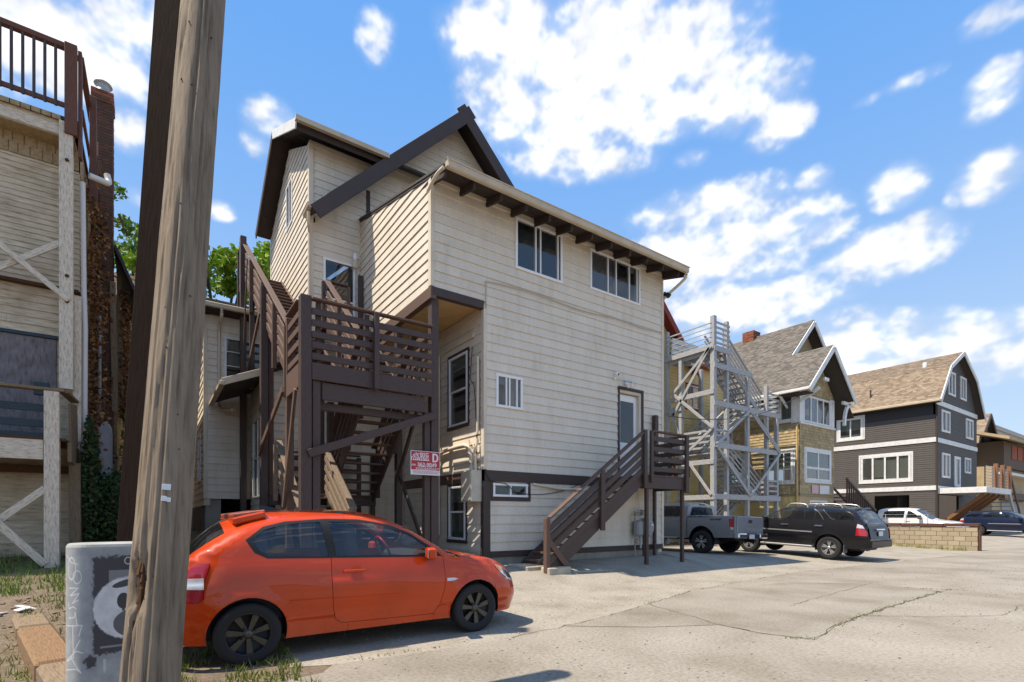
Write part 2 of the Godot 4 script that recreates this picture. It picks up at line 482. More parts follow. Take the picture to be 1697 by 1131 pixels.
func st_tube(st: SurfaceTool, pts: Array, r: float, n := 8) -> void:
	var rings := []
	for i in pts.size():
		var d: Vector3
		if i == 0:
			d = pts[1] - pts[0]
		elif i == pts.size() - 1:
			d = pts[i] - pts[i - 1]
		else:
			d = (pts[i + 1] - pts[i]).normalized() + (pts[i] - pts[i - 1]).normalized()
		d = d.normalized()
		var s := d.cross(Vector3.UP)
		if s.length() < 0.05:
			s = d.cross(Vector3.RIGHT)
		s = s.normalized()
		var t := s.cross(d)
		var ring := []
		for k in n:
			var a := TAU * k / n
			ring.append([pts[i] + (s * cos(a) + t * sin(a)) * r, s * cos(a) + t * sin(a)])
		rings.append(ring)
	for i in rings.size() - 1:
		for k in n:
			var k2 := (k + 1) % n
			for q: Array in [[rings[i][k], rings[i][k2], rings[i + 1][k2]], [rings[i][k], rings[i + 1][k2], rings[i + 1][k]]]:
				for v: Array in q:
					st.set_normal(v[1])
					st.add_vertex(v[0])
	for e: int in [0, rings.size() - 1]:
		for k in range(1, n - 1):
			tri(st, rings[e][0][0], rings[e][k][0], rings[e][k + 1][0])

func tube(parent: Node3D, called: String, pts: Array, r: float, mat: String, n := 8) -> MeshInstance3D:
	var st := new_st()
	st_tube(st, pts, r, n)
	return obj(parent, called, st.commit(), M[mat])

func smooth_path(pts: Array, steps := 6) -> Array:
	var c := Curve3D.new()
	for i in pts.size():
		var a: Vector3 = pts[maxi(0, i - 1)]
		var b: Vector3 = pts[mini(pts.size() - 1, i + 1)]
		c.add_point(pts[i], -(b - a) / 6.0, (b - a) / 6.0)
	var out := []
	for i in pts.size() - 1:
		for k in steps:
			out.append(c.sample(i, float(k) / steps))
	out.append(pts[pts.size() - 1])
	return out

func st_lathe(st: SurfaceTool, prof: Array, n: int, xf: Transform3D) -> void:
	# prof: Vector2(radius, along local z); turned round local z, smooth
	var nm := []
	for i in prof.size():
		var a: Vector2 = prof[maxi(0, i - 1)]
		var b: Vector2 = prof[mini(prof.size() - 1, i + 1)]
		var d := (b - a).normalized()
		nm.append(Vector2(d.y, -d.x))
	for i in prof.size() - 1:
		for k in n:
			var q := []
			for j: Array in [[i, k], [i, k + 1], [i + 1, k + 1], [i + 1, k]]:
				var a: float = TAU * j[1] / n
				var p: Vector2 = prof[j[0]]
				var m: Vector2 = nm[j[0]]
				q.append([xf * Vector3(cos(a) * p.x, sin(a) * p.x, p.y), (xf.basis * Vector3(cos(a) * m.x, sin(a) * m.x, m.y)).normalized()])
			for t: Array in [[0, 2, 1], [0, 3, 2]]:
				for v: int in t:
					st.set_normal(q[v][1])
					st.add_vertex(q[v][0])

func lathe(parent: Node3D, called: String, prof: Array, mat: String, xf: Transform3D, n := 28) -> MeshInstance3D:
	var st := new_st()
	st_lathe(st, prof, n, Transform3D.IDENTITY)
	return obj(parent, called, st.commit(), M[mat], xf)

func prism(parent: Node3D, called: String, pts: Array, depth: Vector3, mat: String) -> MeshInstance3D:
	# a flat polygon (points in order) pushed along depth
	var st := new_st()
	st_prism(st, pts, depth)
	return obj(parent, called, st.commit(), M[mat])

func st_prism(st: SurfaceTool, pts: Array, depth: Vector3) -> void:
	var n := Vector3.ZERO
	for i in pts.size():
		n += (pts[i] as Vector3).cross(pts[(i + 1) % pts.size()])
	n = n.normalized()
	var u: Vector3 = ((pts[1] as Vector3) - pts[0]).normalized()
	var v := n.cross(u)
	var flat := PackedVector2Array()
	for p: Vector3 in pts:
		flat.append(Vector2((p - pts[0]).dot(u), (p - pts[0]).dot(v)))
	var idx := Geometry2D.triangulate_polygon(flat)
	var flip := depth.dot(n) > 0.0
	for i in range(0, idx.size(), 3):
		var a: Vector3 = pts[idx[i]]
		var b: Vector3 = pts[idx[i + 1]]
		var c: Vector3 = pts[idx[i + 2]]
		if (b - a).cross(c - a).dot(n) < 0.0:
			var t := b
			b = c
			c = t
		if flip:
			tri(st, a, c, b)
			tri(st, a + depth, b + depth, c + depth)
		else:
			tri(st, a, b, c)
			tri(st, a + depth, c + depth, b + depth)
	for i in pts.size():
		var a: Vector3 = pts[i]
		var b: Vector3 = pts[(i + 1) % pts.size()]
		if flip:
			quad(st, a, b, b + depth, a + depth)
		else:
			quad(st, b, a, a + depth, b + depth)

# ---------------------------------------------------------------- walls: a face stands at O, runs along U (s) and looks along N; polygons are (s, y)
func cut_bands(poly: PackedVector2Array, holes: Array, ys: Array) -> Array:
	# [[y0, y1, [[a0, b0, a1, b1], ...]], ...] pieces of the polygon without its holes
	var breaks := {}
	for y: float in ys:
		breaks[snappedf(y, 0.0001)] = true
	for p in poly:
		breaks[snappedf(p.y, 0.0001)] = true
	for h: Rect2 in holes:
		breaks[snappedf(h.position.y, 0.0001)] = true
		breaks[snappedf(h.end.y, 0.0001)] = true
	var list := breaks.keys()
	list.sort()
	var out := []
	for i in list.size() - 1:
		var y0: float = list[i]
		var y1: float = list[i + 1]
		if y1 - y0 < 0.0005:
			continue
		var lo := crossings(poly, y0 + 0.00005)
		var hi := crossings(poly, y1 - 0.00005)
		if lo.size() != hi.size() or lo.size() < 2:
			continue
		var pieces := []
		for k in range(0, lo.size() - 1, 2):
			pieces.append([lo[k], lo[k + 1], hi[k], hi[k + 1]])
		for h: Rect2 in holes:
			if h.position.y > y0 + 0.0002 or h.end.y < y1 - 0.0002:
				continue
			var next := []
			for p: Array in pieces:
				var a: float = h.position.x
				var b: float = h.end.x
				if b <= minf(p[0], p[2]) or a >= maxf(p[1], p[3]):
					next.append(p)
					continue
				if a > minf(p[0], p[2]) + 0.001:
					next.append([minf(p[0], a), a, minf(p[2], a), a])
				if b < maxf(p[1], p[3]) - 0.001:
					next.append([b, maxf(p[1], b), b, maxf(p[3], b)])
			pieces = next
		if pieces:
			out.append([y0, y1, pieces])
	return out

func crossings(poly: PackedVector2Array, y: float) -> Array:
	var xs := []
	for i in poly.size():
		var a := poly[i]
		var b := poly[(i + 1) % poly.size()]
		if (a.y > y) != (b.y > y):
			xs.append(a.x + (b.x - a.x) * (y - a.y) / (b.y - a.y))
	xs.sort()
	return xs

func wall_core(parent: Node3D, O: Vector3, U: Vector3, N: Vector3, poly: PackedVector2Array, holes: Array, mat: String, thick := 0.14) -> MeshInstance3D:
	var st := new_st()
	for band: Array in cut_bands(poly, holes, []):
		for p: Array in band[2]:
			var q := []
			for k: Array in [[p[0], band[0]], [p[1], band[0]], [p[3], band[1]], [p[2], band[1]]]:
				q.append(O + U * k[0] + Vector3.UP * k[1])
			if U.cross(Vector3.UP).dot(N) < 0:
				q.reverse()
			quad(st, q[0], q[1], q[2], q[3])
			var d := -N * thick
			quad(st, q[3] + d, q[2] + d, q[1] + d, q[0] + d)
			for i in 4:
				var a: Vector3 = q[i]
				var b: Vector3 = q[(i + 1) % 4]
				quad(st, a + d, b + d, b, a)
	return obj(parent, "wall", st.commit(), M[mat])

func siding(parent: Node3D, O: Vector3, U: Vector3, N: Vector3, poly: PackedVector2Array, holes: Array, y_start: float, expo: float, mat: String, joined := false, thick := 0.022, called := "siding_board", joint := 3.66) -> void:
	var ymin := 1e9
	var ymax := -1e9
	for p in poly:
		ymin = minf(ymin, p.y)
		ymax = maxf(ymax, p.y)
	var ys := []
	var k := floori((ymin - y_start) / expo)
	while y_start + k * expo < ymax:
		ys.append(y_start + k * expo)
		k += 1
	var bands := cut_bands(poly, holes, ys)
	var flip := U.cross(Vector3.UP).dot(N) < 0
	var by_course := {}
	for b: Array in bands:
		var c := floori(((b[0] + b[1]) * 0.5 - y_start) / expo)
		if not by_course.has(c):
			by_course[c] = []
		by_course[c].append(b)
	var all := new_st()
	for c: int in by_course:
		var ylo := y_start + c * expo
		var wob := rng.randf_range(-0.0025, 0.0025)
		# boards interrupted by a window are separate boards
		var runs := []
		var jobs := []
		for b: Array in by_course[c]:
			for p: Array in b[2]:
				var rest: Array = p
				if not joined and joint > 0.0:   # butt joints between lengths of board
					var j := fposmod(c * 1.37, joint) + floorf(minf(p[0], p[2]) / joint) * joint
					while j < minf(rest[1], rest[3]):
						if j > maxf(rest[0], rest[2]) + 0.5 and j < minf(rest[1], rest[3]) - 0.5:
							jobs.append([b, [rest[0], j - 0.0015, rest[2], j - 0.0015]])
							rest = [j + 0.0015, rest[1], j + 0.0015, rest[3]]
						j += joint
				jobs.append([b, rest])
		for job: Array in jobs:
			for p: Array in [job[1]]:
				var b: Array = job[0]
				var lo := minf(p[0], p[2])
				var hi := maxf(p[1], p[3])
				var items := [[b, p]]
				var keep := []
				for r: Array in runs:
					if r[0] < hi - 0.001 and r[1] > lo + 0.001:
						lo = minf(lo, r[0])
						hi = maxf(hi, r[1])
						items.append_array(r[2])
					else:
						keep.append(r)
				keep.append([lo, hi, items])
				runs = keep
		for run: Array in runs:
			var st: SurfaceTool = all if joined else new_st()
			for bp: Array in run[2]:
				var b: Array = bp[0]
				var p: Array = bp[1]
				var d0: float = thick * (1.0 - (b[0] - ylo) / expo) + 0.004 + wob
				var d1: float = thick * (1.0 - (b[1] - ylo) / expo) + 0.004 + wob
				var A: Vector3 = O + U * p[0] + Vector3.UP * b[0]
				var B: Vector3 = O + U * p[1] + Vector3.UP * b[0]
				var C: Vector3 = O + U * p[3] + Vector3.UP * b[1]
				var D: Vector3 = O + U * p[2] + Vector3.UP * b[1]
				var q := [A + N * d0, B + N * d0, C + N * d1, D + N * d1]
				if flip:
					quad(st, q[1], q[0], q[3], q[2])
					quad(st, q[0], q[1], B, A)
				else:
					quad(st, q[0], q[1], q[2], q[3])
					quad(st, q[1], q[0], A, B)
				quad(st, A, q[0], q[3], D)
				quad(st, q[1], B, C, q[2])
			if not joined:
				var vr := rng.randi() % 4
				obj(parent, called, st.commit(), M["%s_%d" % [mat, vr]] if M.has("%s_%d" % [mat, vr]) else M[mat])
	if joined:
		stuff(obj(parent, called, all.commit(), M[mat]))

func rect(s0: float, y0: float, s1: float, y1: float) -> PackedVector2Array:
	return PackedVector2Array([Vector2(s0, y0), Vector2(s1, y0), Vector2(s1, y1), Vector2(s0, y1)])

func R2(s0: float, y0: float, s1: float, y1: float) -> Rect2:
	return Rect2(s0, y0, s1 - s0, y1 - y0)

func window(parent: Node3D, O: Vector3, U: Vector3, N: Vector3, h: Rect2, o := {}) -> Node3D:
	# frame, mullions, panes and what hangs behind them
	var fw: float = o.get("fw", 0.055)
	var mat: String = o.get("mat", "vinyl")
	var outp: float = o.get("out", 0.045)
	var P := func(s: float, y: float, d: float) -> Vector3: return O + U * s + Vector3.UP * y + N * d
	var s0 := h.position.x
	var s1 := h.end.x
	var y0 := h.position.y
	var y1 := h.end.y
	var st := new_st()
	var dep := outp + 0.07
	var mid := outp - dep * 0.5
	for e: Array in [[s0 - 0.01, y0 + fw * 0.5, s1 + 0.01, y0 + fw * 0.5], [s0 - 0.01, y1 - fw * 0.5, s1 + 0.01, y1 - fw * 0.5]]:
		st_beam(st, P.call(e[0], e[1], mid), P.call(e[2], e[3], mid), dep, fw)
	for e: float in [s0 + fw * 0.5, s1 - fw * 0.5]:
		st_beam(st, P.call(e, y0 + fw, mid), P.call(e, y1 - fw, mid), dep - 0.004, fw, U)
	var frame := obj(parent, o.get("called", "window"), st.commit(), M[mat])
	var cols: Array = o.get("cols", [0.5])
	var rows: Array = o.get("rows", [])
	var ss := [s0 + fw]
	for c: float in cols:
		ss.append(lerpf(s0, s1, c))
	ss.append(s1 - fw)
	var yy := [y0 + fw]
	for r: float in rows:
		yy.append(lerpf(y0, y1, r))
	yy.append(y1 - fw)
	var mw: float = o.get("mw", 0.045)
	for c in range(1, ss.size() - 1):
		beam(frame, "mullion", P.call(ss[c], y0 + fw, mid + 0.008), P.call(ss[c], y1 - fw, mid + 0.008), dep - 0.03, mw, mat, U, 0.004)
	for r in range(1, yy.size() - 1):
		beam(frame, "rail", P.call(s0 + fw, yy[r], mid + 0.004), P.call(s1 - fw, yy[r], mid + 0.004), dep - 0.04, mw, mat, Vector3.UP, 0.004)
	for c in ss.size() - 1:
		for r in yy.size() - 1:
			var g := new_st()
			var off := 0.004 + 0.012 * ((c + r) % 2)
			var a: Vector3 = P.call(ss[c], yy[r], off)
			var b: Vector3 = P.call(ss[c + 1], yy[r + 1], off)
			bbox(g, (a + b) * 0.5, (U * absf(ss[c + 1] - ss[c])).abs() + Vector3.UP * absf(yy[r + 1] - yy[r]) + N.abs() * 0.005, Basis.IDENTITY, 0.0)
			obj(frame, "pane", g.commit(), M[o.get("glass", "glass")])
			var be: Array = o.get("behind", [])
			for k: Array in be:   # [col, row, material, part of height covered from the top]
				if k[0] == c and k[1] == r:
					var top: float = yy[r + 1]
					var bot: float = lerpf(top, yy[r], k[3])
					var ct: Vector3 = P.call((ss[c] + ss[c + 1]) * 0.5, (top + bot) * 0.5, -0.05 - 0.03 * (c % 2))
					bx(frame, "curtain", ct, (U * absf(ss[c + 1] - ss[c])).abs() + Vector3.UP * (top - bot) + N.abs() * 0.012, k[2], Basis.IDENTITY, 0.002)
	if o.get("dark", false):   # the unlit room behind
		var rc: Vector3 = P.call((s0 + s1) * 0.5, (y0 + y1) * 0.5, -0.62)
		var room := new_st()
		var rw := (U * (s1 - s0 + 0.5)).abs() + Vector3.UP * (y1 - y0 + 0.3) + N.abs() * 0.02
		bbox(room, rc, rw, Basis.IDENTITY, 0.0)
		obj(frame, "room_wall", room.commit(), M.room)
	if o.has("trim"):
		var tw: float = o.get("tw", 0.09)
		var tm: String = o.trim
		var td := 0.034
		beam(frame, "trim", P.call(s0 - tw, y1 + tw * 0.5 + 0.001, td * 0.5), P.call(s1 + tw, y1 + tw * 0.5 + 0.001, td * 0.5), td, tw, tm, Vector3.UP, 0.004)
		beam(frame, "sill", P.call(s0 - tw - o.get("horn", 0.0), y0 - tw * 0.5 - 0.001, td * 0.5 + 0.01), P.call(s1 + tw + o.get("horn", 0.0), y0 - tw * 0.5 - 0.001, td * 0.5 + 0.01), td + 0.02, tw, tm, Vector3.UP, 0.004)
		for s: float in [s0 - tw * 0.5 - 0.011, s1 + tw * 0.5 + 0.011]:
			beam(frame, "trim", P.call(s, y0, td * 0.5), P.call(s, y1, td * 0.5), td, tw - 0.02, tm, U, 0.004)
	return frame

func shingles(parent: Node3D, a: Vector3, b: Vector3, c: Vector3, d: Vector3, expo: float, tab: float, tones: Array, mat := "roof", called := "shingles") -> void:
	# a..b along the eave, d..c along the ridge; every tab has its own tone and lifts a little
	var st := new_st()
	var len_ := maxf(a.distance_to(b), d.distance_to(c))
	var rise := maxf(a.distance_to(d), b.distance_to(c))
	var rows := maxi(1, roundi(rise / expo))
	var cols := maxi(1, roundi(len_ / tab))
	var n := (b - a).cross(d - a).normalized()
	if n.y < -0.001:
		n = -n
	var ccw := (b - a).cross(d - a).dot(n) > 0
	for r in rows:
		var t0 := float(r) / rows
		var t1 := float(r + 1) / rows
		var off := 0.5 * (r % 2) / cols
		for k in range(-1, cols + 1):
			var u0 := clampf(float(k) / cols + off, 0, 1)
			var u1 := clampf(float(k + 1) / cols + off, 0, 1)
			if u1 - u0 < 1e-4:
				continue
			var lift := 0.010 + rng.randf() * 0.008
			var col: Color = tones[rng.randi() % tones.size()]
			col = col * rng.randf_range(0.86, 1.1)
			col.a = 1.0
			st.set_color(col)
			var p0 := a.lerp(b, u0).lerp(d.lerp(c, u0), t0)
			var p1 := a.lerp(b, u1).lerp(d.lerp(c, u1), t0)
			var p2 := a.lerp(b, u1).lerp(d.lerp(c, u1), t1)
			var p3 := a.lerp(b, u0).lerp(d.lerp(c, u0), t1)
			var q := [p0 + n * lift, p1 + n * lift, p2 + n * 0.002, p3 + n * 0.002]
			if ccw:
				quad(st, q[0], q[1], q[2], q[3])
				quad(st, p0, p1, q[1], q[0])
			else:
				quad(st, q[3], q[2], q[1], q[0])
				quad(st, q[0], q[1], p1, p0)
	stuff(obj(parent, called, st.commit(), M[mat]))

func leaf_mass(n: int, size: float, place: Callable, tones: Array, droop := 0.0) -> ArrayMesh:
	# leaves are small folded diamonds; place() gives each its point
	var st := new_st()
	for i in n:
		var p: Vector3 = place.call(i)
		var d := Vector3(rng.randfn(), rng.randfn() - droop, rng.randfn()).normalized()
		var s := d.cross(Vector3(rng.randfn(), rng.randfn(), rng.randfn())).normalized()
		var l := size * rng.randf_range(0.6, 1.3)
		var up := d.cross(s) * l * 0.12
		var col: Color = tones[rng.randi() % tones.size()]
		col = col * rng.randf_range(0.7, 1.25)
		col.a = 1
		st.set_color(col)
		var t0 := p - d * l * 0.5
		var t1 := p + d * l * 0.5
		var l0 := p + s * l * 0.32 + up
		var r0 := p - s * l * 0.32 + up
		tri(st, t0, l0, t1)
		tri(st, t0, t1, r0)
	return st.commit()

func ground_y(x: float, z: float) -> float:
	var t := clampf((-6.8 - z) / 3.0, 0.0, 1.0)
	t = t * t * (3.0 - 2.0 * t)
	var amp := 0.33
	if x > 12.0:
		amp = lerpf(0.33, 0.19, clampf((x - 12.0) / 3.0, 0.0, 1.0))
	if x > 15.0:
		amp = lerpf(0.19, 0.12, clampf((x - 15.0) / 3.0, 0.0, 1.0))
	var y := amp * t
	if x < 6.0:
		y += clampf((-10.4 - z) / 6.5, 0.0, 1.0) * 0.62 * clampf((6.0 - x) / 2.0, 0.0, 1.0)
	return y

# ---------------------------------------------------------------- the ground
func sheet(parent: Node3D, called: String, poly: PackedVector2Array, cell: float, lift: float, mat: String) -> MeshInstance3D:
	# a sheet that follows the ground; poly in (x, z)
	var lo := Vector2(1e9, 1e9)
	var hi := -lo
	for p in poly:
		lo = lo.min(p)
		hi = hi.max(p)
	var st := new_st()
	for i in ceili((hi.x - lo.x) / cell):
		for j in ceili((hi.y - lo.y) / cell):
			var x := lo.x + i * cell
			var z := lo.y + j * cell
			for piece in Geometry2D.intersect_polygons(poly, PackedVector2Array([Vector2(x, z), Vector2(x + cell, z), Vector2(x + cell, z + cell), Vector2(x, z + cell)])):
				var idx := Geometry2D.triangulate_polygon(piece)
				for k in range(0, idx.size(), 3):
					var v := []
					for m in 3:
						var p := piece[idx[k + m]]
						v.append(Vector3(p.x, ground_y(p.x, p.y) + lift, p.y))
					if ((v[1] as Vector3) - v[0]).cross(v[2] - v[0]).y < 0:
						v.reverse()
					for p: Vector3 in [v[0], v[2], v[1]]:
						st.set_normal(ground_normal(p.x, p.z))
						st.add_vertex(p)
	return obj(parent, called, st.commit(), M[mat])

func ground_normal(x: float, z: float) -> Vector3:
	var e := 0.05
	return Vector3(ground_y(x - e, z) - ground_y(x + e, z), 2 * e, ground_y(x, z - e) - ground_y(x, z + e)).normalized()

func ribbon(parent: Node3D, called: String, pts: Array, w: float, lift: float, mat: String) -> MeshInstance3D:
	# a ragged crack line on the ground through (x, z) points
	var fine := []
	for i in pts.size() - 1:
		var a: Vector2 = pts[i]
		var b: Vector2 = pts[i + 1]
		var n := maxi(2, int(a.distance_to(b) / 0.12))
		for k in n:
			var p := a.lerp(b, float(k) / n)
			var s := (b - a).normalized().orthogonal()
			fine.append(p + s * rng.randf_range(-0.035, 0.035))
	fine.append(pts[-1])
	var st := new_st()
	var last := []
	for i in fine.size():
		var p: Vector2 = fine[i]
		var d: Vector2 = (fine[mini(i + 1, fine.size() - 1)] - fine[maxi(0, i - 1)])
		var s: Vector2 = d.normalized().orthogonal() * w * rng.randf_range(0.15, 0.9)
		var l := Vector3(p.x + s.x, ground_y(p.x, p.y) + lift, p.y + s.y)
		var r := Vector3(p.x - s.x, ground_y(p.x, p.y) + lift, p.y - s.y)
		if last:
			var v := [last[0], l, r, last[1]]
			if ((v[1] as Vector3) - v[0]).cross(v[2] - v[0]).y < 0:
				v.reverse()
			quad(st, v[0], v[1], v[2], v[3])
		last = [l, r]
	return obj(parent, called, st.commit(), M[mat])

func build_ground() -> void:
	var st := new_st()
	var xs := []
	var zs := []
	var x := -14.0
	while x < 32.0:
		xs.append(x)
		x += 0.5
	xs.append_array([36.0, 45.0, 60.0, 90.0, 160.0, 300.0])
	xs = [-300.0, -100.0, -50.0, -30.0, -20.0] + xs
	var z := -26.0
	while z < 2.0:
		zs.append(z)
		z += 0.5
	zs = [-300.0, -150.0, -90.0, -60.0, -45.0, -34.0] + zs + [6.0, 14.0, 30.0, 60.0, 150.0]
	for i in xs.size() - 1:
		for j in zs.size() - 1:
			for t: Array in [[[0, 0], [0, 1], [1, 1]], [[0, 0], [1, 1], [1, 0]]]:
				var v := []
				for k: Array in t:
					var px: float = xs[i + k[0]]
					var pz: float = zs[j + k[1]]
					v.append(Vector3(px, ground_y(px, pz), pz))
				for p: Vector3 in [v[0], v[2], v[1]]:
					st.set_normal(ground_normal(p.x, p.z))
					st.add_vertex(p)
	structure(obj(self, "ground", st.commit(), M.soil))
	# the alley, with a ragged left edge where the grass begins
	var edge := [Vector2(140, 20), Vector2(140, -5.6), Vector2(29.0, -5.9), Vector2(13.0, -6.5), Vector2(8.4, -6.0), Vector2(5.2, -5.1), Vector2(3.6, -4.85), Vector2(2.0, -4.9)]
	edge.append_array([Vector2(1.4, -4.95), Vector2(1.25, -4.75), Vector2(0.95, -4.7), Vector2(0.9, -4.4), Vector2(0.6, -4.3), Vector2(0.7, -3.6), Vector2(0.3, -3.0), Vector2(0.4, -2.0), Vector2(0.0, -1.0), Vector2(-1.2, 0.5), Vector2(-3, 2), Vector2(-30, 4), Vector2(-30, 20)])
	var alley := sheet(self, "alley", PackedVector2Array(edge), 1.0, 0.004, "asphalt")
	structure(alley)
	# the parking pads in front of the houses, an older and paler surface
	var pad := [Vector2(140, -5.6), Vector2(140, -12.6), Vector2(60, -12.6), Vector2(30, -13.0), Vector2(12.5, -14.5), Vector2(12.5, -9.6), Vector2(5.2, -9.75), Vector2(1.9, -9.9), Vector2(0.9, -8.4), Vector2(0.75, -7.2), Vector2(1.0, -6.5), Vector2(0.85, -6.0), Vector2(1.1, -5.5), Vector2(1.05, -5.1), Vector2(1.4, -4.95), Vector2(2.0, -4.9), Vector2(3.6, -4.85), Vector2(5.2, -5.1), Vector2(8.4, -6.0), Vector2(13.0, -6.5), Vector2(29.0, -5.9)]
	structure(sheet(self, "parking_pad", PackedVector2Array(pad), 0.5, 0.004, "pad"))
	# an older darker patch between the seams
	structure(sheet(self, "asphalt_patch", PackedVector2Array([Vector2(4.3, -5.02), Vector2(5.2, -5.12), Vector2(8.4, -6.02), Vector2(11.2, -5.6), Vector2(12.4, -4.5), Vector2(12.2, -3.28), Vector2(10.1, -3.18), Vector2(8.24, -3.1), Vector2(7.2, -3.0), Vector2(6.2, -2.8), Vector2(6.0, -3.3), Vector2(6.02, -3.9), Vector2(5.2, -4.3)]), 0.5, 0.009, "patch_asphalt"))
	for c: Array in [
		[Vector2(3.4, -4.86), Vector2(5.2, -5.12), Vector2(8.4, -6.02), Vector2(13.0, -6.5), Vector2(20, -6.2)],
		[Vector2(6.5, -5.45), Vector2(6.02, -3.9), Vector2(6.0, -3.27), Vector2(6.15, -2.8)],
		[Vector2(6.15, -2.8), Vector2(7.2, -3.0), Vector2(8.24, -3.1), Vector2(10.07, -3.18), Vector2(12.2, -3.27), Vector2(13.5, -3.05)],
		[Vector2(8.2, -4.08), Vector2(10.2, -4.3), Vector2(12.4, -4.5)],
		[Vector2(8.24, -3.08), Vector2(8.96, -2.47), Vector2(9.9, -1.95), Vector2(11.3, -2.0)],
		[Vector2(12.2, -3.85), Vector2(12.7, -2.9)]]:
		stuff(ribbon(alley, "crack", c, 0.008, 0.013, "crack"))
	# grit and small stones
	var gr := new_st()
	for i in 1500:
		var px := rng.randf_range(1.5, 20.0)
		var pz := rng.randf_range(-8.5, -1.5)
		var sz := rng.randf_range(0.006, 0.022)
		bbox(gr, Vector3(px, ground_y(px, pz) + 0.006 + sz * 0.2, pz), Vector3(sz, sz * 0.6, sz * 0.8), Basis.from_euler(Vector3(rng.randf(), rng.randf() * 3, rng.randf())), sz * 0.2)
	tag(stuff(obj(self, "loose_grit", gr.commit(), M.concrete)), "loose grit and small stones strewn over the alley paving", "grit")

# ---------------------------------------------------------------- the beige house
const ZW := -9.7      # the alley wall
const XL := 4.758     # left face of the overhanging upper floor
const XB := 6.05      # left face of the floors below it
const XR := 12.13     # right face
const ZM := -14.16    # main wall behind the stairs
const XC := 3.403     # left face of the tall part
const EXPO := 0.205

